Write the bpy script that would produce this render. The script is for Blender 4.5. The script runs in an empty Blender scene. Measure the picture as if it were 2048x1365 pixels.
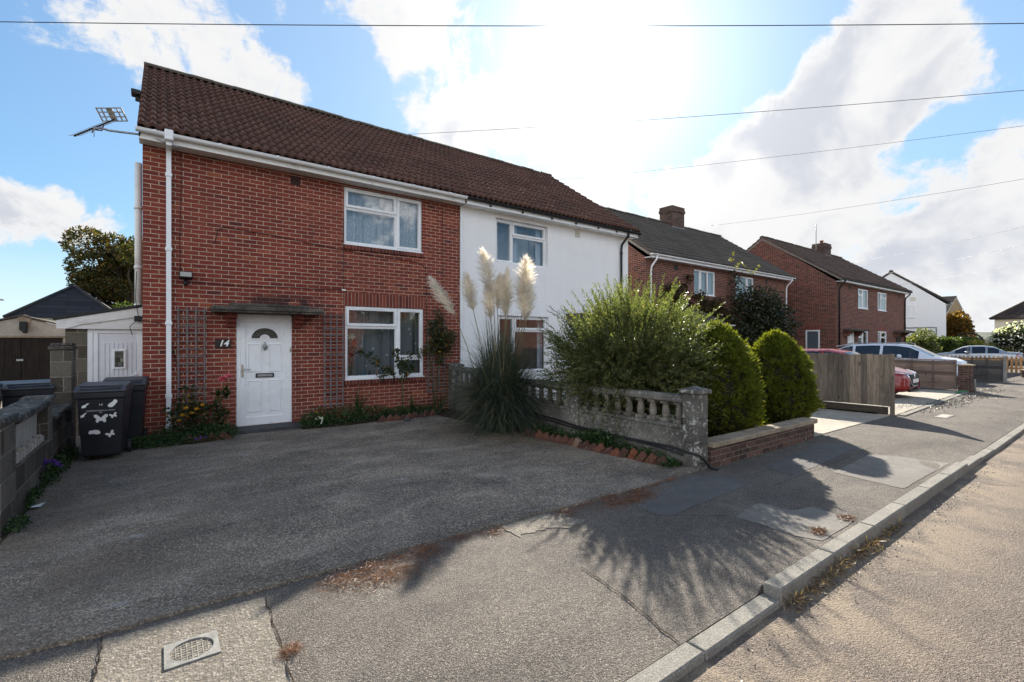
import bpy, math, random
import numpy as np
from mathutils import Vector, Matrix
random.seed(7); RNG = np.random.default_rng(11)
SC = bpy.context.scene; COL = SC.collection
PI = math.pi; R = math.radians

# ------------------------------------------------------------ camera, sky, sun, exposure
HEAD = 36.64; CAMH = 1.65; FPX = 949.0
cam = bpy.data.objects.new('camera', bpy.data.cameras.new('camera')); COL.objects.link(cam)
cam.location = (0, 0, CAMH); cam.rotation_euler = (R(90), 0, -R(HEAD))
cam.data.sensor_width = 36; cam.data.lens = FPX/2048*36; cam.data.clip_start = .05; cam.data.clip_end = 3000
SC.camera = cam
SUN_EL = 29.8; SUN_AZ = math.degrees(math.atan2(.726, .688))      # clockwise from +Y
SUN = Vector((math.sin(R(SUN_AZ))*math.cos(R(SUN_EL)), math.cos(R(SUN_AZ))*math.cos(R(SUN_EL)), math.sin(R(SUN_EL))))
sl = bpy.data.lights.new('sun', 'SUN'); sl.energy = 5.0; sl.angle = R(.55); sl.color = (1, .93, .82)
so = bpy.data.objects.new('sun', sl); COL.objects.link(so); so.rotation_euler = SUN.to_track_quat('Z', 'Y').to_euler(); so.location = (20, 20, 30)
SC.view_settings.view_transform = 'Standard'; SC.view_settings.look = 'None'
SC.view_settings.exposure = 1.47; SC.view_settings.gamma = 1
try: SC.view_settings.use_curve_mapping = False
except Exception: pass
SC.cycles.max_bounces = 8; SC.cycles.transparent_max_bounces = 12; SC.cycles.transmission_bounces = 6
SC.cycles.sample_clamp_indirect = 6; SC.cycles.caustics_reflective = False; SC.cycles.caustics_refractive = False

class NT:
    """tiny helper round a node tree"""
    def __init__(s, nt): s.nt = nt
    def n(s, t, **k):
        o = s.nt.nodes.new(t)
        for a, b in k.items(): setattr(o, a, b)
        return o
    def put(s, sock, v):
        if v is None: return
        if isinstance(v, bpy.types.NodeSocket): s.nt.links.new(v, sock)
        elif isinstance(v, (tuple, list)) and len(v) == 3 and sock.type == 'RGBA': sock.default_value = (*v, 1)
        else: sock.default_value = v
    def math(s, op, a, b=None, c=None, clamp=False):
        o = s.n('ShaderNodeMath', operation=op, use_clamp=clamp)
        for i, v in enumerate((a, b, c)):
            if v is not None: s.put(o.inputs[i], v)
        return o.outputs[0]
    def vmath(s, op, a, b=None):
        o = s.n('ShaderNodeVectorMath', operation=op); s.put(o.inputs[0], a)
        if b is not None: s.put(o.inputs[1], b)
        return o.outputs['Value'] if op in ('DOT_PRODUCT', 'LENGTH', 'DISTANCE') else o.outputs[0]
    def step(s, v, lo, hi, a=0., b=1.):
        o = s.n('ShaderNodeMapRange', interpolation_type='SMOOTHSTEP'); s.put(o.inputs[0], v)
        for i, x in enumerate((lo, hi, a, b)): o.inputs[i+1].default_value = x
        return o.outputs[0]
    def noise(s, vec, scale, detail=4., rough=.55, dist=0., col=False):
        o = s.n('ShaderNodeTexNoise'); s.put(o.inputs['Vector'], vec); o.inputs['Scale'].default_value = scale
        o.inputs['Detail'].default_value = detail; o.inputs['Roughness'].default_value = rough; o.inputs['Distortion'].default_value = dist
        return o.outputs['Color' if col else 'Fac']
    def voro(s, vec, scale, feature='F1', out='Color', rnd=1.):
        o = s.n('ShaderNodeTexVoronoi', feature=feature); s.put(o.inputs['Vector'], vec); o.inputs['Scale'].default_value = scale
        o.inputs['Randomness'].default_value = rnd
        return o.outputs[out]
    def mix(s, f, a, b, mode='MIX'):
        o = s.n('ShaderNodeMix', data_type='RGBA', blend_type=mode); s.put(o.inputs[0], f); s.put(o.inputs[6], a); s.put(o.inputs[7], b)
        return o.outputs[2]
    def ramp(s, f, stops, interp='LINEAR'):
        o = s.n('ShaderNodeValToRGB'); s.put(o.inputs[0], f); cr = o.color_ramp; cr.interpolation = interp
        while len(cr.elements) < len(stops): cr.elements.new(.5)
        for e, (p, c) in zip(cr.elements, stops): e.position = p; e.color = (*c, 1)
        return o.outputs[0]
    def sep(s, v):
        o = s.n('ShaderNodeSeparateXYZ'); s.put(o.inputs[0], v); return o.outputs
    def comb(s, x, y, z):
        o = s.n('ShaderNodeCombineXYZ')
        for i, v in enumerate((x, y, z)): s.put(o.inputs[i], v)
        return o.outputs[0]
    def mapping(s, v, scale=(1, 1, 1), loc=(0, 0, 0), rot=(0, 0, 0)):
        o = s.n('ShaderNodeMapping'); s.put(o.inputs[0], v); o.inputs[1].default_value = loc; o.inputs[2].default_value = rot; o.inputs[3].default_value = scale
        return o.outputs[0]
    def bump(s, h, strength=.3, dist=.01, nrm=None):
        o = s.n('ShaderNodeBump'); s.put(o.inputs['Height'], h); o.inputs['Strength'].default_value = strength; o.inputs['Distance'].default_value = dist
        if nrm: s.put(o.inputs['Normal'], nrm)
        return o.outputs[0]
    def pos(s): return s.n('ShaderNodeNewGeometry').outputs['Position']
    def island(s): return s.n('ShaderNodeNewGeometry').outputs['Random Per Island']
    def uv(s): return s.n('ShaderNodeTexCoord').outputs['UV']
    def obj(s): return s.n('ShaderNodeTexCoord').outputs['Object']

def pixdir(px, py):
    """direction in the sky for a place in the view (used only to lay out the clouds at infinity)"""
    a = R(HEAD); u = (px-1024)/FPX; v = (682.5-py)/FPX
    d = Vector((math.sin(a)+u*math.cos(a), math.cos(a)-u*math.sin(a), v)); return d.normalized()

# world: physical sky + cumulus laid out by direction
W = bpy.data.worlds.new('World'); SC.world = W; W.use_nodes = True
w = NT(W.node_tree); W.node_tree.nodes.clear()
sky = w.n('ShaderNodeTexSky', sky_type='NISHITA'); sky.sun_disc = False
sky.sun_elevation = R(SUN_EL); sky.sun_rotation = R(SUN_AZ); sky.altitude = 10; sky.air_density = 1.0; sky.dust_density = .25; sky.ozone_density = 2.2
D = w.n('ShaderNodeTexCoord').outputs['Generated']
D = w.vmath('NORMALIZE', D)
BLOBS = [  # (x, y, angular radius deg, weight) of the cumulus masses; negative = clear blue
 (330, 90, 9, .55), (470, 140, 6, .4), (560, 150, 5, .45), (210, 60, 6, .35), (90, 440, 6, .75), (200, 450, 5, .7), (20, 415, 4, .5), (60, 10, 5, .3),
 (840, 90, 9, .45), (920, 200, 9, .5), (1000, 90, 6, .22), (1000, 300, 8, .42), (790, 20, 7, .3), (1100, 240, 7, .38), (1110, 60, 6, .1), (840, 180, 3, -.3), (930, 60, 3, -.3), (1040, 40, 4, -.3), (880, 20, 6, .35), (890, 120, 3, -.25), (960, 150, 3, -.2),
 (1280, 390, 8, .5), (1180, 360, 6, .35), (1400, 410, 6, .45), (1300, 285, 4, -.35), (1230, 260, 4, -.3), (1380, 330, 3, -.3),
 (1780, 110, 8, .6), (1650, 190, 9, .7), (1560, 290, 9, .75), (1500, 370, 8, .7), (1840, 60, 6, .5), (1870, 190, 5, .4), (1900, 110, 4, .3), (1700, 300, 7, .5), (1600, 400, 7, .5),
 (1950, 420, 9, .65), (1830, 450, 8, .55), (1700, 480, 8, .55), (2030, 350, 6, .55), (1990, 540, 9, .45), (2020, 170, 6, .35), (1830, 350, 3, .3), (1600, 480, 6, .45),
 (160, 300, 11, -.5), (90, 180, 9, -.4), (640, 100, 4, -.25), (690, 160, 5, -.3), (1400, 110, 11, -.8), (1480, 30, 9, -.6), (1310, 240, 6, -.5), (1300, 30, 6, -.4), (700, 100, 4, -.4), (720, 200, 4, -.3), ((.87, -.5, .12), None, 24, -.75), ((.55, -.8, .22), None, 14, -.5), ((.2, -.93, .3), None, 14, -.45), (1820, 310, 3, -.2),  # vector entries: unseen blue gaps added for the window reflections
 (2020, 60, 5, -.3), (1780, 385, 3, -.3), (1960, 270, 6, -.5), (1850, 330, 4, -.35), (60, 560, 7, -.5), (250, 420, 4, -.3), (1900, 600, 9, .35), (1600, 560, 8, .35), (1400, 500, 7, .3), (230, 560, 5, -.4), (1330, 200, 6, -.3), (160, 600, 6, -.4)]
acc = None
dz = w.sep(D); sd0 = w.vmath('DOT_PRODUCT', D, tuple(SUN))
for (bx, by, rad, wt) in BLOBS:
    dt = w.vmath('DOT_PRODUCT', D, tuple(pixdir(bx, by)) if by is not None else tuple(Vector(bx).normalized()))
    m = w.step(dt, math.cos(R(rad)), 1.0, 0., wt)
    acc = m if acc is None else w.math('ADD', acc, m)
# noise in a flat cloud layer seen from below, plus fine break-up
hz = w.math('ADD', w.math('MAXIMUM', dz[2], 0.), .35)
lay = w.comb(w.math('DIVIDE', dz[0], hz), w.math('DIVIDE', dz[1], hz), w.math('MULTIPLY', dz[2], 1.5))
n1 = w.noise(lay, 2.6, 9, .6, .4); n2 = w.noise(D, 8., 12, .66, .5)
n3 = w.noise(D, 24., 8, .62, .4)
turb = w.math('ADD', w.math('ADD', w.math('MULTIPLY', w.math('SUBTRACT', n1, .5), 1.5), w.math('MULTIPLY', w.math('SUBTRACT', n2, .5), 2.8)), w.math('MULTIPLY', w.math('SUBTRACT', n3, .5), 1.3))
# unseen low cloud added behind the viewer to brighten the shaded walls
fwd = pixdir(1024, 500)
back = w.step(w.vmath('DOT_PRODUCT', D, tuple(fwd)), -.1, .5, 1., .0)
away = w.math('MULTIPLY', back, w.step(dz[2], .85, .5, .0, .62))
low = w.step(dz[2], .0, .14, .12, 0.)
dens = w.math('ADD', w.math('ADD', acc, away), w.math('ADD', turb, low))
cov = w.step(dens, .26, .80)
core = w.step(dens, .6, 1.3)
sd = w.vmath('DOT_PRODUCT', D, tuple(SUN))
near = w.step(sd, .80, 1.0)
glow = w.math('POWER', w.math('MAXIMUM', sd, 0.), 34.)
glow2 = w.math('POWER', w.math('MAXIMUM', sd, 0.), 420.)
frontlit_fill = w.math('ADD', 1., w.math('MULTIPLY', back, 1.75))      # lit side of the unseen clouds, raised to fill shaded walls
shade = w.math('MULTIPLY', core, w.step(w.noise(D, 6.5, 5, .55, .3), .42, .66))
cc = w.mix(shade, (.335, .34, .35), (.235, .25, .285))
SKYK = w.n('ShaderNodeValue'); SKYK.outputs[0].default_value = .082
skyc = w.mix(1., sky.outputs[0], w.comb(SKYK.outputs[0], SKYK.outputs[0], SKYK.outputs[0]), 'MULTIPLY')
lum = w.vmath('DOT_PRODUCT', skyc, (.25, .65, .10)); kk = w.math('DIVIDE', 1., w.math('ADD', 1., w.math('MULTIPLY', lum, 1.7)))   # a film's soft shoulder
skyc = w.mix(1., skyc, w.comb(w.math('MULTIPLY', kk, .86), w.math('MULTIPLY', kk, 1.05), w.math('MULTIPLY', kk, 1.10)), 'MULTIPLY')
skyc = w.mix(w.step(dz[2], .20, .0, 0., .9), skyc, (.30, .375, .44)); skyc = w.mix(w.step(sd0, .45, .97, .0, .28), skyc, (.27, .34, .40))
cc = w.mix(1., cc, w.comb(frontlit_fill, w.math('MULTIPLY', frontlit_fill, .985), w.math('MULTIPLY', frontlit_fill, .96)), 'MULTIPLY')
colr = w.mix(cov, skyc, cc)
g = w.math('ADD', w.math('MULTIPLY', glow, .22), w.math('MULTIPLY', glow2, 3.2))
colr = w.mix(1., colr, w.comb(g, w.math('MULTIPLY', g, .97), w.math('MULTIPLY', g, .90)), 'ADD')
bg = w.n('ShaderNodeBackground'); w.put(bg.inputs[0], colr); bg.inputs[1].default_value = 1.
W.node_tree.links.new(bg.outputs[0], w.n('ShaderNodeOutputWorld').inputs[0])
W.cycles.sampling_method = 'MANUAL'; W.cycles.sample_map_resolution = 1024

# ------------------------------------------------------------ mesh helpers
def link(o, parent=None):
    COL.objects.link(o)
    if parent is not None: o.parent = parent
    return o
def tag(o, label, cat, group=None, kind=None):
    o['label'] = label; o['category'] = cat
    if group: o['group'] = group
    if kind: o['kind'] = kind
    return o
def thing(name, label, cat, loc=(0, 0, 0), group=None, rz=0.):
    o = bpy.data.objects.new(name, None); COL.objects.link(o); o.empty_display_size = .2
    o.location = loc; o.rotation_euler = (0, 0, rz); return tag(o, label, cat, group)
def root_of(o):
    while o.parent is not None: o = o.parent
    return o
def kids(o): return [c for c in bpy.data.objects if c.parent == o]
def copy_tree(o, parent=None):
    c = o.copy(); COL.objects.link(c); c.parent = parent
    for ch in kids(o): copy_tree(ch, c)
    return c

class MB:
    """collects shapes, then links them as ONE mesh object; world coordinates, made local to the thing"""
    def __init__(s, M=None): s.v = []; s.f = []; s.uvs = None; s.M = M; s.sm = []
    def add(s, vs, fs, smooth=False):
        b = len(s.v); s.v += [tuple(p) for p in vs]; s.f += [tuple(i+b for i in q) for q in fs]; s.sm += [smooth]*len(fs); return s
    def box(s, x0, x1, y0, y1, z0, z1):
        return s.add([(x0,y0,z0),(x1,y0,z0),(x1,y1,z0),(x0,y1,z0),(x0,y0,z1),(x1,y0,z1),(x1,y1,z1),(x0,y1,z1)],
                     [(0,3,2,1),(4,5,6,7),(0,1,5,4),(1,2,6,5),(2,3,7,6),(3,0,4,7)])
    def cbox(s, x0, x1, y0, y1, z0, z1, c=.006):
        """box with chamfered edges"""
        X = (x0, x0+c, x1-c, x1); Y = (y0, y0+c, y1-c, y1); Z = (z0, z0+c, z1-c, z1); vs = []; idx = {}
        def V(i, j, k):
            if (i, j, k) not in idx: idx[(i, j, k)] = len(vs); vs.append((X[i], Y[j], Z[k]))
            return idx[(i, j, k)]
        fs = [[V(1,1,0),V(1,2,0),V(2,2,0),V(2,1,0)],[V(1,1,3),V(2,1,3),V(2,2,3),V(1,2,3)],[V(1,0,1),V(2,0,1),V(2,0,2),V(1,0,2)],
              [V(1,3,1),V(1,3,2),V(2,3,2),V(2,3,1)],[V(0,1,1),V(0,1,2),V(0,2,2),V(0,2,1)],[V(3,1,1),V(3,2,1),V(3,2,2),V(3,1,2)]]
        for a in (0, 3):
            p = 1 if a == 0 else 2
            for b in (0, 3):
                q = 1 if b == 0 else 2
                fs += [[V(a,q,1),V(p,b,1),V(p,b,2),V(a,q,2)],[V(a,1,q),V(p,1,b),V(p,2,b),V(a,2,q)],[V(1,a,q),V(1,p,b),V(2,p,b),V(2,a,q)]]
                for c_ in (0, 3):
                    r_ = 1 if c_ == 0 else 2
                    fs.append([V(a,q,r_),V(p,b,r_),V(p,q,c_)])
        cen = Vector(((x0+x1)/2, (y0+y1)/2, (z0+z1)/2)); out = []
        for f in fs:
            P = [Vector(vs[i]) for i in f]; n = (P[1]-P[0]).cross(P[2]-P[0]); m = sum(P, Vector())/len(P)
            out.append(f if n.dot(m-cen) > 0 else f[::-1])
        return s.add(vs, out)
    def poly(s, pts): return s.add(pts, [tuple(range(len(pts)))])
    def prism(s, pts, ext):
        """pts: planar polygon, ext: vector to extrude along"""
        n = len(pts); e = Vector(ext); a = [Vector(p) for p in pts]
        nrm = sum(((a[i]-a[0]).cross(a[i+1]-a[0]) for i in range(1, n-1)), Vector())
        if nrm.dot(e) > 0: a = a[::-1]
        b = [p+e for p in a]
        fs = [tuple(range(n)), tuple(range(2*n-1, n-1, -1))] + [(j, i, n+i, n+j) for i, j in ((k, (k+1) % n) for k in range(n))]
        return s.add(a+b, fs)
    def tube(s, pts, r, seg=8, cap=True, smooth=True):
        P = [Vector(p) for p in pts]; n = len(P); vs = []
        rr = r if isinstance(r, (list, tuple)) else [r]*n; up = Vector((0, 0, 1)); prev = None
        for i in range(n):
            t = (P[min(i+1, n-1)]-P[max(i-1, 0)]).normalized()
            if prev is None: a = t.cross(up if abs(t.z) < .9 else Vector((1, 0, 0))).normalized()
            else:
                a = prev - t*prev.dot(t); a = a.normalized() if a.length > 1e-6 else prev
            prev = a; b = t.cross(a)
            vs += [P[i] + (a*math.cos(2*PI*k/seg)+b*math.sin(2*PI*k/seg))*rr[i] for k in range(seg)]
        fs = [(i*seg+k, i*seg+(k+1) % seg, (i+1)*seg+(k+1) % seg, (i+1)*seg+k) for i in range(n-1) for k in range(seg)]
        s.add(vs, fs, smooth)
        if cap:
            b = len(s.v)-len(vs)
            s.f += [tuple(b+k for k in range(seg-1, -1, -1)), tuple(b+(n-1)*seg+k for k in range(seg))]; s.sm += [False, False]
        return s
    def lathe(s, prof, c=(0, 0, 0), seg=16, axis='Z', smooth=True):
        vs = []
        for (r, h) in prof:
            for k in range(seg):
                a = 2*PI*k/seg; x, y = r*math.cos(a), r*math.sin(a)
                p = {'Z': (x, y, h), 'Y': (x, h, y), 'X': (h, x, y)}[axis]; vs.append((p[0]+c[0], p[1]+c[1], p[2]+c[2]))
        n = len(prof)
        fs = [(i*seg+k, i*seg+(k+1) % seg, (i+1)*seg+(k+1) % seg, (i+1)*seg+k) for i in range(n-1) for k in range(seg)]
        fs += [tuple(range(seg-1, -1, -1)), tuple((n-1)*seg+k for k in range(seg))]
        if axis == 'Y': fs = [f[::-1] for f in fs]
        return s.add(vs, fs, smooth)
    def build(s, name, mat, parent=None, bevel=0., uvmode='box', uvs=None, swap=False):
        V = np.array(s.v, dtype=float)
        if s.M is not None: V = V @ np.array(s.M.to_3x3()).T + np.array(s.M.translation)
        me = bpy.data.meshes.new(name)
        org = np.array(root_of(parent).location if parent is not None else (0, 0, 0))
        me.from_pydata((V-org).tolist(), [], s.f)
        me.polygons.foreach_set('use_smooth', s.sm)
        ul = me.uv_layers.new(name='UVMap'); nl = len(me.loops)
        li = np.zeros(nl, dtype=np.int32); me.loops.foreach_get('vertex_index', li)
        if uvs is not None: UV = np.array(uvs)[li]
        else:
            nf = len(me.polygons); nr = np.zeros(nf*3); me.polygons.foreach_get('normal', nr); nr = nr.reshape(-1, 3)
            tot = np.zeros(nf, dtype=np.int32); me.polygons.foreach_get('loop_total', tot); nn = np.repeat(nr, tot, axis=0); L = V[li]
            a = np.abs(nn); UV = np.where((a[:, 2] > .92)[:, None], L[:, [0, 1]], np.where((a[:, 0] > a[:, 1])[:, None], L[:, [1, 2]], L[:, [0, 2]]))
            if swap: UV = UV[:, ::-1]
        ul.data.foreach_set('uv', np.ascontiguousarray(UV, dtype=np.float32).ravel())
        me.materials.append(mat); o = bpy.data.objects.new(name, me); link(o, parent)
        if bevel:
            b = o.modifiers.new('bevel', 'BEVEL'); b.width = bevel; b.segments = 2; b.limit_method = 'ANGLE'; b.angle_limit = R(40)
        return o

def npmesh(name, V, F, mat, parent=None, smooth=False):
    """fast mesh from arrays; F is (n,3) or (n,4)"""
    V = np.asarray(V, dtype=np.float32).reshape(-1, 3)
    if parent is not None: V = V - np.array(root_of(parent).location, dtype=np.float32)
    F = np.asarray(F, dtype=np.int32); n, k = F.shape
    me = bpy.data.meshes.new(name); me.vertices.add(len(V)); me.vertices.foreach_set('co', np.ascontiguousarray(V).ravel())
    me.loops.add(n*k); me.loops.foreach_set('vertex_index', F.ravel()); me.polygons.add(n)
    me.polygons.foreach_set('loop_start', np.arange(0, n*k, k, dtype=np.int32)); me.polygons.foreach_set('loop_total', np.full(n, k, dtype=np.int32))
    if smooth: me.polygons.foreach_set('use_smooth', np.ones(n, dtype=bool))
    me.update(calc_edges=True); me.validate(); me.materials.append(mat)
    o = bpy.data.objects.new(name, me); return link(o, parent)

def unit(a): return a/np.maximum(np.linalg.norm(a, axis=1, keepdims=True), 1e-9)
def leafquads(P, Dr, L, Wd, hint=None, fold=.0):
    """rhombic leaves: base points, directions, lengths, widths -> V, F"""
    n = len(P); Dr = unit(Dr); h = RNG.normal(size=(n, 3)) if hint is None else hint
    S = unit(np.cross(Dr, h)); L = np.broadcast_to(L, (n,))[:, None]; Wd = np.broadcast_to(Wd, (n,))[:, None]
    Nn = np.cross(Dr, S)
    V = np.stack([P, P+Dr*L*.45+S*Wd*.5+Nn*fold*Wd, P+Dr*L, P+Dr*L*.45-S*Wd*.5+Nn*fold*Wd], axis=1).reshape(-1, 3)
    return V, np.arange(4*n).reshape(-1, 4)
def ribbons(paths, widths, side):
    """paths (n,k,3), widths (n,k), side (n,3)"""
    n, k, _ = paths.shape; off = side[:, None, :]*widths[:, :, None]*.5
    V = np.stack([paths-off, paths+off], axis=2).reshape(-1, 3)
    i = np.arange(n)[:, None]*2*k + np.arange(k-1)[None]*2
    F = np.stack([i, i+1, i+3, i+2], axis=-1).reshape(-1, 4); return V, F
def sphere_pts(n):
    return unit(RNG.normal(size=(n, 3)))
def crown_pts(blobs, n, shell=.55):
    """points through a set of ellipsoids ((cx,cy,cz),(rx,ry,rz)), denser to the outside; returns points and outward dirs"""
    vol = np.array([b[1][0]*b[1][1]*b[1][2] for b in blobs])**.75; pick = RNG.choice(len(blobs), n, p=vol/vol.sum())
    C = np.array([b[0] for b in blobs])[pick]; Rr = np.array([b[1] for b in blobs])[pick]
    d = sphere_pts(n); r = shell+(1-shell)*RNG.random(n)**.6
    return C + d*Rr*r[:, None], d
def text_mesh(body, size, M, mat, name, parent, ext=.001, shear=0., bold=0.):
    cu = bpy.data.curves.new('t', 'FONT'); cu.body = body; cu.size = size; cu.extrude = ext; cu.shear = shear; cu.offset = bold
    cu.align_x = 'CENTER'; cu.align_y = 'CENTER'; cu.resolution_u = 3
    o = bpy.data.objects.new('t', cu); COL.objects.link(o); dg = bpy.context.evaluated_depsgraph_get(); dg.update()
    me = bpy.data.meshes.new_from_object(o.evaluated_get(dg)); bpy.data.objects.remove(o)
    me.transform(M); org = Vector(root_of(parent).location) if parent else Vector()
    me.transform(Matrix.Translation(-org)); me.materials.clear(); me.materials.append(mat); me.name = name
    return link(bpy.data.objects.new(name, me), parent)
FACE_S = Matrix.Rotation(R(90), 4, 'X')       # text upright, read from -Y
# ------------------------------------------------------------ materials
def mat(name):
    m = bpy.data.materials.new(name); m.use_nodes = True; t = NT(m.node_tree); m.node_tree.nodes.clear()
    b = t.n('ShaderNodeBsdfPrincipled'); o = t.n('ShaderNodeOutputMaterial'); m.node_tree.links.new(b.outputs[0], o.inputs[0])
    b.inputs['Specular IOR Level'].default_value = .35
    t.out = o; return m, t, b
def setb(t, b, col=None, rough=None, metal=None, nrm=None, spec=None):
    if col is not None: t.put(b.inputs['Base Color'], col)
    if rough is not None: t.put(b.inputs['Roughness'], rough)
    if metal is not None: t.put(b.inputs['Metallic'], metal)
    if nrm is not None: t.put(b.inputs['Normal'], nrm)
    if spec is not None: t.put(b.inputs['Specular IOR Level'], spec)
def mul(c, k): return tuple(min(1., x*k) for x in c)
def plain(name, c, rough=.5, metal=0., var=.12, scale=3., bump=.05, bscale=60., spec=None, dirt=None, dscale=2.):
    """a painted / moulded surface with a little wear"""
    m, t, b = mat(name); p = t.obj()
    n = t.noise(p, scale, 5, .6); col = t.mix(t.step(n, .3, .7), mul(c, 1-var), mul(c, 1+var))
    if dirt: col = t.mix(t.math('MULTIPLY', t.step(t.noise(p, dscale, 8, .7, .5), .5, .72), .6), col, dirt)
    setb(t, b, col, t.step(n, .2, .8, rough*.85, min(1., rough*1.15)), metal, t.bump(t.noise(p, bscale, 4), bump, .01) if bump else None, spec); return m
def brickmat(name, stops, mortar, bw=.225, rh=.075, mort=.0055, bump=.5, off=.5, dirt=0., extra=None, lich=None):
    m, t, b = mat(name); uv = t.uv(); p = t.pos()
    wob = t.mix(.004, uv, t.noise(uv, 6., 3, col=True), 'ADD')
    br = t.n('ShaderNodeTexBrick'); t.put(br.inputs['Vector'], wob); br.offset = off
    br.inputs['Scale'].default_value = 1.; br.inputs['Brick Width'].default_value = bw; br.inputs['Row Height'].default_value = rh
    br.inputs['Mortar Size'].default_value = mort; br.inputs['Mortar Smooth'].default_value = .15
    br.inputs['Color1'].default_value = (0, 0, 0, 1); br.inputs['Color2'].default_value = (1, 1, 1, 1); br.inputs['Mortar'].default_value = (.5, .5, .5, 1)
    bc = t.ramp(br.outputs['Color'], stops)
    fine = t.noise(p, 45., 6, .65); big = t.noise(p, 1.1, 5, .6)
    bc = t.mix(1., bc, t.ramp(fine, [(.25, (.72, .72, .72)), (.75, (1.22, 1.2, 1.2))]), 'MULTIPLY')
    bc = t.mix(1., bc, t.ramp(big, [(.3, (.82, .82, .84)), (.7, (1.12, 1.1, 1.08))]), 'MULTIPLY')
    mc = t.mix(t.step(t.noise(p, 9., 6, .7), .35, .7), mul(mortar, .62), mortar)
    col = t.mix(br.outputs['Fac'], bc, mc)
    if dirt: col = t.mix(t.math('MULTIPLY', t.step(t.noise(p, 1.7, 8, .7, .4), .52, .75), dirt), col, (.035, .03, .028))
    if lich: col = t.mix(t.step(t.noise(p, 22., 5, .7), .62, .68), col, lich)
    if extra: col = extra(t, col, p)
    h = t.math('ADD', t.math('MULTIPLY', br.outputs['Fac'], -1.), t.math('MULTIPLY', fine, .35))
    setb(t, b, col, .88, None, t.bump(h, bump, .008), .25); return m
def chips(name, c1, c2, chip_lo, chip_hi, cs=130., big=.7, bump=.6, amt=.5, rough=.92, extra=None, grain=1.):
    """asphalt / exposed aggregate: stones of every shade and two sizes set in a darker binder"""
    m, t, b = mat(name); p = t.pos()
    q = t.mix(.010, p, t.noise(p, 70., 2, col=True), 'ADD')
    base = t.mix(t.step(t.noise(p, big, 8, .62, .3), .33, .68), c1, c2)
    base = t.mix(1., base, t.ramp(t.noise(p, 4.5, 8, .72, .4), [(.28, (.70, .69, .68)), (.72, (1.28, 1.27, 1.25))]), 'MULTIPLY')
    def layer(col, sc, k):
        r = t.math('POWER', t.sep(t.voro(q, sc))[0], 1.7); d = t.voro(q, sc, out='Distance')
        st = t.mix(r, chip_lo, chip_hi); gap = t.step(d, .38, .62)
        col = t.mix(t.math('MULTIPLY', t.math('SUBTRACT', 1., gap), k), col, st); return t.mix(t.math('MULTIPLY', gap, .55*k), col, mul(c1, .45)), d
    col, d1 = layer(base, cs, amt); col, d2 = layer(col, cs*.48, amt*.28)
    col = t.mix(1., col, t.ramp(t.noise(p, 240., 3, .7), [(.3, (.72, .72, .72)), (.7, (1.3, 1.3, 1.3))]), 'MULTIPLY')
    if extra: col = extra(t, col, p)
    h = t.math('ADD', t.math('ADD', t.math('MULTIPLY', d1, -.8), t.math('MULTIPLY', d2, -1.1)), t.math('MULTIPLY', t.noise(p, 150., 4, .7), .8))
    setb(t, b, col, rough, None, t.bump(h, bump, .010), .2); return m
def leafmat(name, stops, trans=.45, rough=.5, spec=.35, tint=None):
    m, t, b = mat(name); isl = t.island()
    col = t.ramp(isl, stops); col = t.mix(1., col, t.ramp(t.noise(t.obj(), 3.2, 4), [(.3, (.7, .72, .7)), (.7, (1.2, 1.18, 1.1))]), 'MULTIPLY')
    setb(t, b, col, rough, None, None, spec)
    tr = t.n('ShaderNodeBsdfTranslucent'); t.put(tr.inputs[0], t.mix(1., col, tint or (1.5, 1.6, .7), 'MULTIPLY'))
    mx = t.n('ShaderNodeMixShader'); mx.inputs[0].default_value = trans
    t.nt.links.new(b.outputs[0], mx.inputs[1]); t.nt.links.new(tr.outputs[0], mx.inputs[2]); t.nt.links.new(mx.outputs[0], t.out.inputs[0]); return m
def glassmat(name, tint=(.75, .8, .82), refl=1.):
    """thin window pane: fresnel reflection over a see-through sheet"""
    m, t, b = mat(name); t.nt.nodes.remove(b)
    tr = t.n('ShaderNodeBsdfTransparent'); t.put(tr.inputs[0], tint)
    gl = t.n('ShaderNodeBsdfGlossy'); gl.inputs['Roughness'].default_value = .01; t.put(gl.inputs['Color'], (refl,)*3)
    t.put(gl.inputs['Normal'], t.bump(t.noise(t.pos(), 1.2, 2), .04, .05))
    lw = t.n('ShaderNodeLayerWeight'); lw.inputs[0].default_value = .5
    f = t.math('ADD', t.math('MULTIPLY', t.math('POWER', lw.outputs['Facing'], 4.), .75), .12)
    mx = t.n('ShaderNodeMixShader'); t.put(mx.inputs[0], f); t.nt.links.new(tr.outputs[0], mx.inputs[1]); t.nt.links.new(gl.outputs[0], mx.inputs[2])
    t.nt.links.new(mx.outputs[0], t.out.inputs[0]); return m
def tilemat(name, c_lo, c_hi, moss=(.10, .085, .05), mossamt=.5, uvrow=True):
    m, t, b = mat(name); p = t.pos(); uv = t.uv()
    wn = t.n('ShaderNodeTexWhiteNoise', noise_dimensions='2D'); t.put(wn.inputs['Vector'], t.vmath('FLOOR', uv))
    col = t.mix(wn.outputs['Value'], c_lo, c_hi)
    col = t.mix(1., col, t.ramp(t.noise(p, 26., 6, .7), [(.25, (.84, .84, .84)), (.75, (1.16, 1.15, 1.14))]), 'MULTIPLY')
    col = t.mix(1., col, t.ramp(t.noise(p, .8, 5, .6), [(.3, (.8, .8, .8)), (.7, (1.15, 1.12, 1.1))]), 'MULTIPLY')
    col = t.mix(t.math('MULTIPLY', t.step(t.noise(p, 13., 7, .72, .6), .60, .72), mossamt), col, moss)
    col = t.mix(t.math('MULTIPLY', t.step(t.noise(p, 30., 4, .65), .615, .66), .75), col, (.34, .31, .27))
    setb(t, b, col, .82, None, t.bump(t.noise(p, 120., 5, .7), .35, .006), .3); return m

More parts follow.
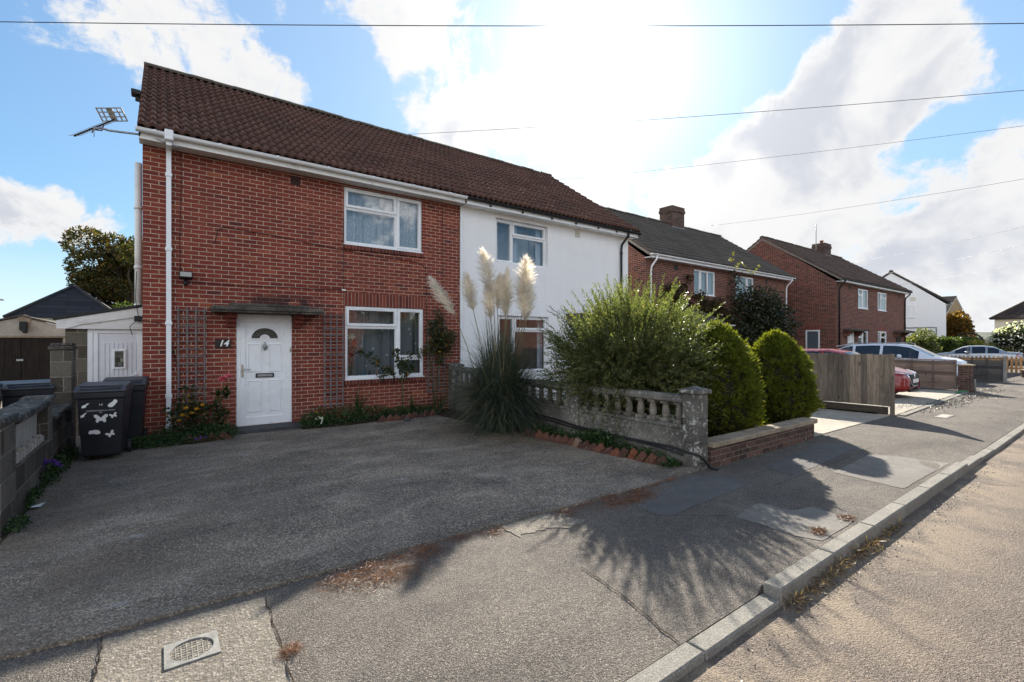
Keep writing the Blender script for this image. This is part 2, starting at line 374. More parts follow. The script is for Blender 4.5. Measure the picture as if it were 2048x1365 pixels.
RED = [(0., (.10, .030, .027)), (.025, (.15, .034, .027)), (.05, (.170, .036, .025)), (.35, (.198, .041, .027)), (.9, (.230, .050, .031)), (1., (.30, .082, .042))]
def soot(t, col, p):
    s = t.sep(p)
    a = t.math('MULTIPLY', t.step(s[0], 1.15, 1.45), t.step(s[0], 2.75, 2.3)); z = t.math('MULTIPLY', t.step(s[2], 2.2, 2.28), t.step(s[2], 2.62, 2.42))
    k = t.math('MULTIPLY', t.math('MULTIPLY', a, z), t.step(t.noise(p, 5., 4), .3, .55)); f = t.math('MULTIPLY', k, t.step(s[1], 9.99, 9.96))
    col = t.mix(t.math('MULTIPLY', f, .8), col, (.022, .014, .016))
    # a dull brown mottle towards the ground, and vertical streaks
    st = t.noise(t.mapping(p, (5., 5., .28)), 1., 5, .6); col = t.mix(t.math('MULTIPLY', t.step(st, .5, .72), .32), col, (.075, .028, .022))
    bl = t.step(t.noise(p, .55, 4, .6), .40, .66); col = t.mix(t.math('MULTIPLY', bl, .22), col, mul((.20, .075, .05), 1.))
    d = t.math('MULTIPLY', t.step(s[2], .55, .05), t.step(t.noise(p, 3., 6), .4, .7)); return t.mix(t.math('MULTIPLY', d, .35), col, (.10, .06, .05))
M_BRICK = brickmat('red_brick', RED, (.62, .50, .39), extra=soot, mort=.0050)
M_BRICK2 = brickmat('brown_brick', [(0., (.06, .026, .022)), (.25, (.11, .036, .026)), (.6, (.15, .046, .032)), (1., (.20, .066, .044))], (.44, .37, .30), dirt=.10)
M_BRICKV = brickmat('soldier_brick', [(0., (.10, .026, .020)), (.5, (.18, .042, .027)), (1., (.25, .06, .036))], (.42, .36, .29), bw=50., off=0., mort=.005)
M_SILL = brickmat('sill_brick', [(0., (.06, .018, .018)), (.5, (.13, .034, .024)), (1., (.20, .05, .032))], (.30, .25, .2), bw=50., rh=.072, off=0., mort=.004)
M_LOWBRICK = brickmat('garden_wall_brick', [(0., (.045, .028, .023)), (.5, (.085, .048, .037)), (1., (.14, .08, .058))], (.20, .175, .15), dirt=.5, lich=(.38, .36, .31))
M_BLOCK = brickmat('grey_block', [(0., (.06, .050, .039)), (.5, (.10, .087, .069)), (1., (.15, .132, .105))], (.27, .235, .18), bw=.45, rh=.225, mort=.007, dirt=.6, lich=(.26, .25, .22))
M_YELLOW = brickmat('buff_brick', [(0., (.30, .20, .10)), (1., (.42, .29, .15))], (.4, .35, .27))
M_TILE = tilemat('brown_roof_tile', (.080, .040, .029), (.108, .054, .040), mossamt=.3)
M_TILE2 = tilemat('grey_roof_tile', (.075, .066, .056), (.105, .092, .078), mossamt=.4)
M_TILE3 = tilemat('weathered_roof_tile', (.075, .052, .042), (.12, .083, .066), mossamt=.5)
M_RIDGE = plain('mossy_ridge', (.075, .06, .042), .9, var=.4, scale=14., bump=.5, bscale=90.)
M_SLATE = brickmat('dark_slate', [(0., (.018, .019, .024)), (1., (.030, .031, .038))], (.010, .010, .012), bw=2.5, rh=.26, mort=.012, bump=.6)
M_RENDER = plain('white_render', (.84, .835, .83), .9, var=.02, scale=1.2, bump=.25, bscale=220., dirt=(.68, .67, .65), dscale=1.1)
_m, _t, _b = mat('streaked_white_render'); _p = _t.pos(); _st = _t.noise(_t.mapping(_p, (3.2, 3.2, .22)), 1.6, 6, .62, .3)
_c = _t.mix(_t.math('MULTIPLY', _t.step(_st,   .50, .74), .22), (.84, .835, .83), (.66, .645, .61)); _c = _t.mix(_t.math('MULTIPLY', _t.step(_t.noise(_p, 1.1, 7, .7), .5, .7), .22), _c, (.70, .69, .66))
_cr = _t.step(_t.voro(_t.mix(.25, _p, _t.noise(_p, 3., 4, col=True), 'ADD'), .55, 'DISTANCE_TO_EDGE', 'Distance'), .006, .0); _c = _t.mix(_t.math('MULTIPLY', _cr, .05), _c, (.45, .44, .42))
setb(_t, _b, _c, .9, None, _t.bump(_t.noise(_p, 200., 5), .3, .01), .25); M_RENDER = _m
M_CREAM = plain('cream_render', (.66, .62, .52), .9, var=.04, bump=.2, bscale=160.)
M_UPVC = plain('white_upvc', (.80, .81, .82), .28, var=.02, bump=.0, dirt=(.73, .725, .71), dscale=4.)
M_UPVCD = plain('weathered_white_pvc', (.72, .71, .68), .4, var=.05, scale=6., bump=.03, dirt=(.40, .37, .31), dscale=3.)
M_BLACKPVC = plain('black_plastic_pipe', (.012, .012, .013), .35, bump=.03)
M_BIN = plain('bin_plastic', (.016, .017, .021), .42, var=.2, bump=.12, bscale=300.)
M_LID = plain('bin_lid_plastic', (.040, .043, .052), .45, var=.25, bump=.12, bscale=200., dirt=(.12, .12, .11), dscale=5.)
M_STICK = plain('white_sticker', (.75, .75, .73), .5, var=.08, bump=0)
M_GLASS = glassmat('window_glass'); M_GLASSD = glassmat('dark_glass', (.25, .27, .28))
M_ROOM = plain('room_wall', (.26, .25, .24), .9, bump=0)
M_SEAL = plain('black_seal', (.02, .02, .02), .6, bump=0)
M_METAL = plain('chrome', (.6, .58, .55), .25, 1., bump=0)
M_DULL = plain('galvanised_metal', (.33, .33, .33), .5, .8, var=.2, scale=20., bump=.1)
M_BLACKM = plain('black_metal', (.015, .015, .016), .45, .3, bump=.05)
M_TRELLIS = plain('weathered_trellis', (.155, .125, .120), .85, var=.3, scale=12., bump=.3, bscale=80.)
M_CABLE = plain('black_cable', (.014, .013, .013), .5, bump=0)
M_SOIL = chips('bed_soil', (.022, .016, .011), (.05, .036, .024), (.02, .015, .01), (.12, .09, .06), cs=60., bump=1.)
M_STRAW = leafmat('dry_straw', [(0., (.07, .042, .024)), (.5, (.15, .095, .052)), (1., (.30, .22, .13))], .2)
M_NEEDLE = leafmat('pine_needle', [(0., (.06, .026, .016)), (.5, (.15, .062, .034)), (1., (.30, .15, .085))], .15)
M_BARK = plain('bark', (.07, .05, .035), .95, var=.35, scale=18., bump=.7, bscale=50.)
M_GREENSTEM = plain('green_stem', (.07, .09, .03), .7, bump=0)

def concmat(name, c, lich=(.42, .41, .37), la=.55, dark=.5, ls=16., bump=.6):
    m, t, b = mat(name); p = t.pos()
    col = t.mix(t.step(t.noise(p, 2.4, 8, .7, .4), .36, .66), mul(c, dark), c)
    col = t.mix(1., col, t.ramp(t.noise(p, 40., 6, .7), [(.25, (.7, .7, .7)), (.75, (1.25, 1.25, 1.25))]), 'MULTIPLY')
    li = t.math('MULTIPLY', t.step(t.noise(p, ls, 7, .75, .5), .53, .60), t.step(t.noise(p, 2.1, 3), .30, .52)); col = t.mix(t.math('MULTIPLY', li, la), col, lich)
    bl = t.step(t.noise(p, 7., 6, .7, .8), .60, .70); col = t.mix(t.math('MULTIPLY', bl, .55), col, mul(c, .22))
    setb(t, b, col, .93, None, t.bump(t.noise(p, 75., 8, .75), bump, .012), .2); return m
M_BAL = concmat('weathered_cast_stone', (.185, .172, .15))
M_BALP = concmat('lichen_cast_stone', (.16, .15, .132), la=.95, ls=11.)
M_BALC = concmat('baluster_stone', (.24, .21, .175), la=.3)
M_CANOPY = concmat('mossy_concrete', (.125, .105, .085), la=.5, ls=60., dark=.35, bump=1.)
M_PANELC = concmat('buff_precast', (.46, .42, .36), la=.15, dark=.75)
M_COPE = concmat('buff_coping', (.34, .275, .20), la=.25, dark=.62, ls=40.)
M_KERB = chips('kerb_concrete', (.19, .178, .156), (.27, .255, .22), (.13, .123, .11), (.46, .43, .38), cs=170., bump=.4, amt=.5)
M_POST = concmat('concrete_post', (.30, .29, .27), la=.2, dark=.7)

# --- ground surfaces
def drive_marks(t, col, p):
    s = t.sep(p); lane = t.noise(t.mapping(p, (.55, 2.2, 1.), rot=(0, 0, .1)), 1.1, 7, .65, .5)
    col = t.mix(t.math('MULTIPLY', t.step(lane, .46, .74), .45), col, (.37, .33, .28))
    col = t.mix(1., col, t.ramp(t.noise(t.mapping(p, (.8, 1.2, 1.), (2., 5., 0)), 1.25, 7, .66, .7), [(.30, (.60, .60, .62)), (.52, (1.0, .99, .97)), (.70, (1.45, 1.42, 1.36))]), 'MULTIPLY')
    brown = t.math('MULTIPLY', t.step(s[0], 1.6, -.6), t.step(t.noise(p, 1.5, 5), .3, .6)); col = t.mix(t.math('MULTIPLY', brown, .45), col, (.165, .125, .09))
    k = t.step(t.noise(t.mapping(p, (1., 1.8, 1.), (3.1, .7, 0)), 1.9, 4, .5), .66, .74); return t.mix(t.math('MULTIPLY', k, .5), col, (.42, .42, .42))
M_DRIVE = chips('driveway_aggregate', (.175, .146, .117), (.34, .288, .232), (.06, .051, .043), (.74, .64, .52), cs=88., amt=.85, big=1.1, bump=1., extra=drive_marks)
def pave_marks(t, col, p):
    col = t.mix(1., col, t.ramp(t.noise(t.mapping(p, (.7, 1.3, 1.)), 1.1, 7, .66, .6), [(.32, (.80, .80, .82)), (.68, (1.22, 1.20, 1.17))]), 'MULTIPLY')
    return t.mix(t.math('MULTIPLY', t.step(t.noise(p, 2.6, 7, .7, .6), .60, .72), .35), col, (.30, .26, .19))
M_PAVE = chips('pavement_asphalt', (.118, .105, .092), (.168, .151, .132), (.054, .049, .044), (.46, .41, .355), cs=165., amt=.7, bump=.9, extra=pave_marks)
M_PATCH = chips('pavement_patch_asphalt', (.165, .153, .138), (.21, .195, .176), (.10, .093, .085), (.30, .28, .255), cs=190., amt=.5, bump=.4)
M_PATCHD = chips('pavement_dark_patch_asphalt', (.105, .10, .097), (.14, .133, .128), (.07, .067, .065), (.22, .21, .20), cs=190., amt=.5, bump=.4)
M_SLAB = chips('coarse_concrete_slab', (.165, .143, .115), (.21, .183, .148), (.06, .056, .052), (.42, .39, .35), cs=80., amt=.5, bump=.6)
def road_sand(t, col, p):
    s = t.sep(p); e = t.math('MULTIPLY', t.step(s[1], .35, 1.4), t.step(t.noise(p, 1.6, 7, .65, .5), .42, .62)); col = t.mix(t.math('MULTIPLY', e, .65), col, (.37, .295, .21))
    return t.mix(t.math('MULTIPLY', t.step(t.noise(p, .9, 6, .6), .55, .75), .15), col, (.30, .25, .20))
M_ROAD = chips('road_chippings', (.150, .122, .102), (.205, .170, .144), (.066, .054, .046), (.50, .415, .35), cs=150., amt=.72, bump=1., extra=road_sand)
M_CONC = chips('pale_concrete', (.32, .29, .24), (.40, .37, .31), (.2, .18, .15), (.5, .46, .4), cs=150., amt=.25, bump=.3)
M_GRASS = plain('grass_green', (.05, .075, .02), .9, var=.4, scale=6., bump=.8, bscale=90.)
M_EARTH = chips('earth', (.07, .065, .035), (.10, .09, .05), (.05, .06, .02), (.16, .15, .08), cs=20., bump=.6)
M_GRAVEL = chips('gravel_bed', (.22, .20, .18), (.34, .32, .29), (.12, .11, .10), (.52, .49, .45), cs=45., amt=.8, bump=1.)
M_STONE = leafmat('gravel_stone', [(0., (.07, .063, .056)), (.5, (.17, .155, .14)), (1., (.30, .275, .25))], 0.)

def woodmat(name, c, c2, ax=2, scale=1.):
    m, t, b = mat(name); p = t.obj(); sc = [9., 9., 9.]; sc[ax] = .7; isl = t.island()
    q = t.mapping(t.mix(1., p, t.comb(t.math('MULTIPLY', isl, 7.), t.math('MULTIPLY', isl, 3.), t.math('MULTIPLY', isl, 11.)), 'ADD'), tuple(sc))
    g = t.noise(q, 3.*scale, 7, .68, .8); col = t.mix(t.step(g, .3, .7), c, c2)
    col = t.mix(1., col, t.ramp(isl, [(0., (.55, .55, .57)), (1., (1.45, 1.38, 1.3))]), 'MULTIPLY')
    kn = t.step(t.voro(t.mapping(p, (5., 5., 2.2)), 1., out='Distance'), .14, .06); col = t.mix(t.math('MULTIPLY', kn, .7), col, mul(c, .3))
    s = t.sep(p); col = t.mix(t.math('MULTIPLY', t.step(t.noise(p, 1.3, 5, .6), .5, .72), .4), col, mul(c, .5))
    setb(t, b, col, .88, None, t.bump(g, .5, .006), .2); return m
M_WOODV = woodmat('weathered_upright_boards', (.115, .095, .075), (.27, .225, .18)); M_WOODY = woodmat('lapped_panel_boards', (.13, .10, .085), (.22, .175, .15), ax=1)
M_WOODD = woodmat('dark_gravel_board', (.045, .038, .03), (.085, .07, .055), ax=1); M_GREYW = woodmat('grey_panel_boards', (.055, .055, .055), (.10, .098, .096), ax=1)
M_PICKET = woodmat('honey_pickets', (.34, .19, .075), (.45, .27, .12)); M_BLACKDOOR = woodmat('black_garage_boards', (.010, .009, .009), (.028, .023, .019))

def netmat(name, c, dots, scale, pat):
    """net curtain: part see-through weave with a figured pattern"""
    m, t, b = mat(name); uv = t.uv()
    if pat == 'dots': k = t.step(t.voro(t.mapping(uv, (1., .8, 1.)), scale, out='Distance', rnd=.75), .17, .12)
    else: k = t.step(t.noise(t.mapping(uv, (1., .55, 1.), rot=(0, 0, .6)), scale, 2, .4, 2.2), .60, .64)
    setb(t, b, t.mix(k, c, dots), .9, spec=.1)
    tr = t.n('ShaderNodeBsdfTransparent'); mx = t.n('ShaderNodeMixShader'); t.put(mx.inputs[0], t.math('ADD', t.math('MULTIPLY', k, .25), .62))
    t.nt.links.new(tr.outputs[0], mx.inputs[1]); t.nt.links.new(b.outputs[0], mx.inputs[2]); t.nt.links.new(mx.outputs[0], t.out.inputs[0]); return m
M_NETUP = netmat('figured_net', (.72, .73, .75), (.88, .88, .88), 24., 'leaf'); M_NETDN = netmat('spotted_net', (.34, .35, .37), (.75, .74, .68), 8., 'dots')
M_CURTAIN = plain('curtain_cloth', (.55, .57, .62), .9, bump=.1); M_BLIND = plain('pale_blind', (.26, .30, .34), .8, bump=0)
# ------------------------------------------------------------ ground, road, pavement, drives
def struct(name, mb, m, **k):
    o = mb.build(name, m, **k); o['kind'] = 'structure'; return o
def sheet(name, pts, z, m, th=0.):
    mb = MB()
    if th: mb.prism([(x, y, z-th) for x, y in pts], (0, 0, th))
    else: mb.poly([(x, y, z) for x, y in pts])
    return struct(name, mb, m)
def ragged(pts, step=.12, amp=.02):
    out = []
    for (a, b) in zip(pts, pts[1:]+pts[:1]):
        n = max(1, int(math.dist(a, b)/step))
        for i in range(n):
            t = i/n; out.append((a[0]+(b[0]-a[0])*t+random.uniform(-amp, amp), a[1]+(b[1]-a[1])*t+random.uniform(-amp, amp)))
    return out
sheet('ground', [(-900, -900), (1600, -900), (1600, 1600), (-900, 1600)], -.16, M_EARTH)
sheet('road', [(-60, -5.2), (130, -5.2), (130, 1.46), (-60, 1.46)], -.10, M_ROAD)
sheet('far_pavement', [(-60, -7.2), (130, -7.2), (130, -5.35), (-60, -5.35)], .0, M_PAVE, .14)
sheet('front_gardens', [(-60, 3.1), (130, 3.1), (130, 60), (-60, 60)], -.012, M_EARTH)
def pz(x, y):
    """pavement height: falls to the dropped kerbs at the two crossings"""
    def ss(a, b, v): v = min(1, max(0, (v-a)/(b-a))); return v*v*(3-2*v)
    d = max(1-ss(3.2, 3.31, x), ss(8.1, 9.0, x)*(1-ss(26, 27, x)))
    return -.058*d*(1-ss(1.58, 2.35, y)) + .004*math.sin(x*2.1)*math.sin(y*3.3)*ss(1.6, 2., y)*(1-ss(3.0, 3.3, y))
xs = sorted([-40, -20, -8] + [-4+i*.22 for i in range(110)] + [20.6+i*1.5 for i in range(40)] + [3.19, 3.22, 3.25, 3.28, 3.315]); ys = [1.575+i*.105 for i in range(21)]
mb = MB(); mb.add([(x, y, pz(x, y)) for y in ys for x in xs], [(j*len(xs)+i, j*len(xs)+i+1, (j+1)*len(xs)+i+1, (j+1)*len(xs)+i) for j in range(len(ys)-1) for i in range(len(xs)-1)], True)
k0 = len(mb.v); mb.add([(x, 1.575, z) for x in xs for z in (pz(x, 1.575), -.16)], [(2*i, 2*i+1, 2*i+3, 2*i+2) for i in range(len(xs)-1)]); struct('pavement', mb, M_PAVE)
def patch(name, pts, m, lift=.004, amp=.008):
    P = ragged(pts, .1, amp); mb = MB(); mb.poly([(x, y, pz(x, y)+lift) for x, y in P]); return struct(name, mb, m)
patch('pavement_patch', [(4.33, 2.32), (4.9, 2.39), (4.96, 2.06), (5.2, 2.02), (5.13, 1.62), (4.38, 1.61), (4.32, 1.79)], M_PATCH)
patch('pavement_patch', [(3.84, 3.06), (3.78, 2.79), (3.89, 2.69), (5.54, 2.76), (5.55, 3.17), (5.08, 3.33)], M_PATCHD)
patch('pavement_patch', [(6.77, 2.37), (8.36, 2.44), (8.77, 1.66), (8.22, 1.62), (6.66, 1.64)], M_PATCH)
patch('pavement_patch', [(6.33, 2.99), (6.25, 2.59), (7.86, 2.66), (8.85, 2.69), (8.52, 3.16)], M_PATCHD)
patch('pavement_patch', [(-.25, 3.44), (.54, 3.40), (.505, 2.3), (.47, 1.59), (-.26, 1.59)], M_SLAB, .006, .006)
# cracks along old trench joints
def crackline(pts, wdt, z=.009):
    mb = MB(); P = ragged(pts+pts[::-1], .07, .006)[:-1]
    P = []
    for (a, b) in zip(pts, pts[1:]):
        n = max(1, int(math.dist(a, b)/.06))
        P += [(a[0]+(b[0]-a[0])*i/n+random.uniform(-.008, .008), a[1]+(b[1]-a[1])*i/n+random.uniform(-.008, .008)) for i in range(n)]
    P.append(pts[-1])
    vs = []
    for i, a in enumerate(P):
        b, c = P[min(i+1, len(P)-1)], P[max(i-1, 0)]; w0 = wdt*random.uniform(.25, .9); dx, dy = b[0]-c[0], b[1]-c[1]; l = math.hypot(dx, dy) or 1; nx, ny = -dy/l*w0/2, dx/l*w0/2
        vs += [(a[0]-nx, a[1]-ny, pz(*a)+z), (a[0]+nx, a[1]+ny, pz(*a)+z)]
    mb.add(vs, [(2*i, 2*i+2, 2*i+3, 2*i+1) for i in range(len(P)-1)])
    return struct('pavement_crack', mb, M_SOIL)
crackline([(2.46, 2.47), (2.42, 1.98), (2.35, 1.58)], .016)
crackline([(.545, 3.38), (.52, 2.6), (.49, 1.59)], .014, .010); crackline([(-.25, 3.46), (-.255, 1.6)], .012, .010)
crackline([(5.6, 2.55), (7.0, 2.54), (8.9, 2.58)], .010); crackline([(4.3, 2.36), (3.9, 2.66)], .008)
# kerb stones
mb = MB(); x = -12.0
while x < 90:
    L = .9 if x < 20 else 1.8; x1 = x+L
    if x < 3.25: x1 = min(x1, 3.28)
    z = -.052 if x < 3.27 else (.012 if x < 7.9 else (-.028 if x < 8.7 else (-.052 if x < 26 else .01)))
    j = random.uniform(-.006, .006)
    mb.cbox(x+.003, x1-.003, 1.448+j, 1.573+j*.3, -.25, z+random.uniform(-.002, .002), .011); x = x1
struct('kerb', mb, M_KERB)
# the concrete drive, its ragged front lip slightly above the pavement
front = [(-1.02, 3.56), (-.66, 3.54), (-.26, 3.49), (.34, 3.51), (1.05, 3.48), (1.96, 3.50), (2.5, 3.47), (3.4, 3.42), (4.3, 3.40), (5.5, 3.42)]
fr = [p for a, b in zip(front, front[1:]) for p in [(a[0]+(b[0]-a[0])*k/9, a[1]+(b[1]-a[1])*k/9+random.uniform(-.016, .016)) for k in range(9)]] + [front[-1]]
mb = MB(); back = [(p[0] if 0 < i < len(fr)-1 else p[0], 9.96) for i, p in enumerate(fr)]; n = len(fr)
NY = 24; vs = []
for j in range(NY+1):
    for (p, q) in zip(fr, back):
        t = j/NY; y = p[1]+(q[1]-p[1])*t; x = p[0]; vs.append((x, y, .022+.010*math.sin(x*1.3+y*.9)*min(1, t*6)*min(1, (1-t)*6)))
fs = [(j*n+i, j*n+i+1, (j+1)*n+i+1, (j+1)*n+i) for j in range(NY) for i in range(n-1)]; mb.add(vs, fs, True)
mb.add([(p[0], p[1], z) for z in (-.02, .022) for p in fr], [(i, i+1, n+i+1, n+i) for i in range(n-1)])
struct('driveway', mb, M_DRIVE)
mb = MB(); mb.poly([(-1.06, 9.9, .02), (-.2, 9.9, .02), (-.2, 14, .02), (-1.3, 14, .02), (-1.3, 9.9, .02)]); struct('side_passage', mb, M_DRIVE)
P = ragged([(2.44, 3.47), (2.92, 3.45), (3.16, 3.12), (2.93, 3.03), (2.69, 3.17), (2.43, 3.17)], .05, .03); mb = MB(); mb.prism([(x, y, -.01) for x, y in P], (0, 0, .017)); struct('broken_concrete_edge', mb, M_SLAB)
sheet('neighbour_driveway', [(8.95, 3.46), (12.9, 3.42), (12.9, 12.), (8.95, 12.)], .012, M_CONC, .02)
sheet('garden_path', [(7.2, 4.9), (9.0, 4.9), (9.0, 10), (7.2, 10)], .006, M_CONC)
sheet('white_gravel_drive', [(13.1, 5.2), (20.9, 4.1), (20.9, 13.), (13.1, 13.)], .010, M_GRAVEL)
sheet('pale_paved_strip', ragged([(13.08, 3.35), (20.9, 3.62), (20.9, 4.6), (13.1, 5.3)], .3, .012), .016, M_CONC)
sheet('drive_edging', [(13.1, 3.20), (20.9, 3.46), (20.9, 3.58), (13.1, 3.32)], .022, M_KERB, .05)
sheet('tarmac_drive', [(21.2, 3.3), (26.6, 3.3), (26.6, 12), (21.2, 12)], .008, M_PAVE)
sheet('far_drive', [(27.3, 3.3), (47, 3.3), (47, 9.5), (27.3, 9.5)], .008, M_PAVE)
sheet('neighbour_yard', [(-4.9, 3.5), (-1.28, 3.5), (-1.28, 22.), (-4.9, 22.)], .004, M_DRIVE)
# bed soil
bedH = [(2.12, 9.93), (2.12, 9.33), (2.9, 9.25), (3.6, 9.3), (4.86, 9.36), (5.02, 7.3), (5.23, 6.), (5.28, 4.6), (5.32, 3.74), (5.5, 3.66), (5.52, 9.93)]
sheet('flower_bed', bedH, .05, M_SOIL, .05); sheet('flower_bed', [(-.3, 9.93), (-.32, 9.12), (.4, 9.0), (1.0, 9.16), (1.02, 9.93)], .05, M_SOIL, .05)
sheet('shrub_bed', [(5.7, 3.6), (8.9, 3.5), (8.9, 4.9), (5.7, 9.9)], .02, M_SOIL)

# distant rising ground with trees, seen down the street
mb = MB(); hx = np.linspace(-40, 420, 70)
vs = []
for k, (dy, hh) in enumerate(((0, 0), (25, 1.), (70, .3))):
    for i, a in enumerate(hx): vs.append((300+dy*1.2, -150+a*1.6+dy*.2, -.5+hh*(7.2+1.6*math.sin(a*.05)+1.1*math.sin(a*.13+1)+.7*math.sin(a*.6)+.5*random.random())))
m_ = len(hx); mb.add(vs, [(k*m_+i, k*m_+i+1, (k+1)*m_+i+1, (k+1)*m_+i) for k in range(2) for i in range(m_-1)], True)
struct('hills', mb, plain('far_wooded_hill', (.06, .075, .05), 1., var=.5, scale=.25, bump=0))

# ------------------------------------------------------------ house builder
def holed(mb, u0, u1, z0, z1, holes, place, rev=.1):
    U = sorted({u0, u1, *[h[0] for h in holes], *[h[1] for h in holes]}); Z = sorted({z0, z1, *[h[2] for h in holes], *[h[3] for h in holes]})
    for a, b in zip(U, U[1:]):
        for c, d in zip(Z, Z[1:]):
            um, zm = (a+b)/2, (c+d)/2
            if any(h[0] < um < h[1] and h[2] < zm < h[3] for h in holes): continue
            mb.poly([place(a, c, 0), place(b, c, 0), place(b, d, 0), place(a, d, 0)])
    for (a, b, c, d) in holes:
        mb.poly([place(a, c, 0), place(a, d, 0), place(a, d, rev), place(a, c, rev)]); mb.poly([place(b, c, 0), place(b, c, rev), place(b, d, rev), place(b, d, 0)])
        mb.poly([place(a, d, 0), place(b, d, 0), place(b, d, rev), place(a, d, rev)]); mb.poly([place(a, c, 0), place(a, c, rev), place(b, c, rev), place(b, c, 0)])
def ring(mb, a, b, c, d, y0, y1, t, tb=None):
    """rectangular frame ring in the facade plane, mitred"""
    tb = tb or t; o = [(a, c), (b, c), (b, d), (a, d)]; i = [(a+t, c+tb), (b-t, c+tb), (b-t, d-t), (a+t, d-t)]; ch = .007
    i2 = [(x+(ch if k in (0, 3) else -ch), z+(ch if k < 2 else -ch)) for k, (x, z) in enumerate(i)]
    vs = [(x, y0+ch, z) for x, z in o] + [(x+(ch if k in (0, 3) else -ch), y0, z+(ch if k < 2 else -ch)) for k, (x, z) in enumerate(o)]
    vs += [(x, y0, z) for x, z in i] + [(x, y0+.018, z) for x, z in i2] + [(x, y1, z) for x, z in i2] + [(x, y1, z) for x, z in o]; fs = []
    for k in range(4):
        j = (k+1) % 4
        for q in range(5): fs.append((q*4+k, q*4+j, (q+1)*4+j, (q+1)*4+k))
        fs.append((20+k, 20+j, j, k))
    mb.add(vs, fs)
def window(parent, M, x0, x1, z0, z1, cells, y=.05, curtain=None, sill=True, ft=.045, st=.05, fm=None, glass=None, room=True, vents=True, label=None, ph=0.):
    """cells: (a0,a1,b0,b1,opening) as fractions; M carries local (across, into wall, up) to the house"""
    fm = fm or M_UPVC; w_, h_ = x1-x0, z1-z0; f = MB(M); ring(f, x0+.004, x1-.004, z0+.004, z1-.004, y, y+.07, ft)
    panes = []
    for (a0, a1, b0, b1, op) in cells:
        X0, X1, Z0, Z1 = x0+w_*a0, x0+w_*a1, z0+h_*b0, z0+h_*b1
        ex = lambda v, fr_, s: v + s*(ft if fr_ in (0, 1) else ft*.5)
        X0, X1, Z0, Z1 = ex(X0, a0, 1), ex(X1, a1, -1), ex(Z0, b0, 1), ex(Z1, b1, -1)
        if a0 > 0: f.box(X0-ft, X0-.001, y+.012, y+.065, Z0, Z1)
        if b0 > 0: f.box(X0, X1, y+.012, y+.065, Z0-ft, Z0-.001)
        t = .052 if op else .018; ring(f, X0-(.012 if op else 0), X1+(.012 if op else 0), Z0-(.012 if op else 0), Z1+(.012 if op else 0), y-(.016 if op else -.016), y+.06, t)
        if op and vents: f.box((X0*.75+X1*.25), (X0*.25+X1*.75), y-.026, y-.0161, Z1-.012, Z1+.006)
        panes.append((X0+t-.014, X1-t+.014, Z0+t-.014, Z1-t+.014))
    fr = f.build('window', fm, parent)
    if label: fr['label'] = label
    for (a, b, c, d) in panes:
        g = MB(M); g.poly([(a, y+.034, c), (b, y+.034, c), (b, y+.034, d), (a, y+.034, d)]); g.build('pane', glass or M_GLASS, fr)
    if sill: s = MB(M); s.cbox(x0-.01, x1+.01, y-.055, y-.002, z0-.024, z0+.006, .006); s.build('sill', fm, fr)
    if curtain:
        for (cm, a, b, dep, amp, freq, zt) in curtain:
            n = int(max(8, (b-a)*w_*60)); c = MB(M); vs = []
            for i in range(n+1):
                u = x0+w_*(a+(b-a)*i/n); yy = y+dep+amp*math.sin(u*freq+ph+1.5*math.sin(u*freq*.37)); vs += [(u, yy, z0+.02), (u, yy, z0+h_*zt)]
            c.add(vs, [(2*i, 2*i+2, 2*i+3, 2*i+1) for i in range(n)], True); c.build('curtain', cm, fr)
    if room:
        r = MB(M); a, b, c, d, e = x0-.25, x1+.25, z0-.3, z1+.12, y+1.3
        r.poly([(a, e, c), (b, e, c), (b, e, d), (a, e, d)]); r.poly([(a, y+.08, c), (a, e, c), (a, e, d), (a, y+.08, d)]); r.poly([(b, y+.08, c), (b, e, c), (b, e, d), (b, y+.08, d)])
        r.poly([(a, y+.08, c), (b, y+.08, c), (b, e, c), (a, e, c)]); r.poly([(a, y+.08, d), (b, y+.08, d), (b, e, d), (a, e, d)]); r.build('interior', M_ROOM, fr)
    return fr
def roofslope(mb, uvs, x0, x1, e, r, pitch=.3, gauge=.32, amp=.028, lip=.024, q=4, flip=False):
    """interlocking double-roll tiles from eave e=(y,z) to ridge r=(y,z)"""
    L = math.hypot(r[0]-e[0], r[1]-e[1]); sy, sz = (r[0]-e[0])/L, (r[1]-e[1])/L; ny, nz = -sz*(1 if sy > 0 else -1), abs(sy)
    rows = max(1, round(L/gauge)); g = L/rows; nt = max(1, round((x1-x0)/pitch)); nx = nt*2*q; b = len(mb.v); jit = [[random.uniform(-.0025, .0025) for _ in range(nt+1)] for _ in range(rows)]
    prof = []
    for i in range(nx+1):
        f = (i % q)/q; prof.append(amp*float(np.interp(f, (0, .10, .22, .42, .54, .64, 1.), (0, .72, 1., 1., .72, .06, 0))) if q > 4 else amp*(max(0., math.sin(PI*min(1., f/.62)))**.8) if q > 2 else amp*(.5-.5*math.cos(2*PI*f)))
    for rw in range(rows):
        for (t, hh) in ((0., lip*.0-.006), (.0001, lip), (1., .003)):
            s_ = (rw+t)*g
            for i in range(nx+1):
                h = prof[i]*(1 if hh > 0 else .75)+hh+(jit[rw][min(nt, i//(2*q))] if t < .5 else 0); so = s_ + (jit[rw][min(nt, i//(2*q))] if t < .5 else 0)
                mb.v.append((x0+(x1-x0)*i/nx, e[0]+sy*so+ny*h, e[1]+sz*so+nz*h)); uvs.append((min(nt-.01, i/(2*q))+.0005, rw+min(.98, t)+.005))
    w_ = nx+1
    for rw in range(rows):
        for k in (0, 1):
            for i in range(nx):
                a = b+(rw*3+k)*w_+i; f = (a, a+1, a+w_+1, a+w_); mb.f.append(f[::-1] if flip else f); mb.sm.append(k == 1)
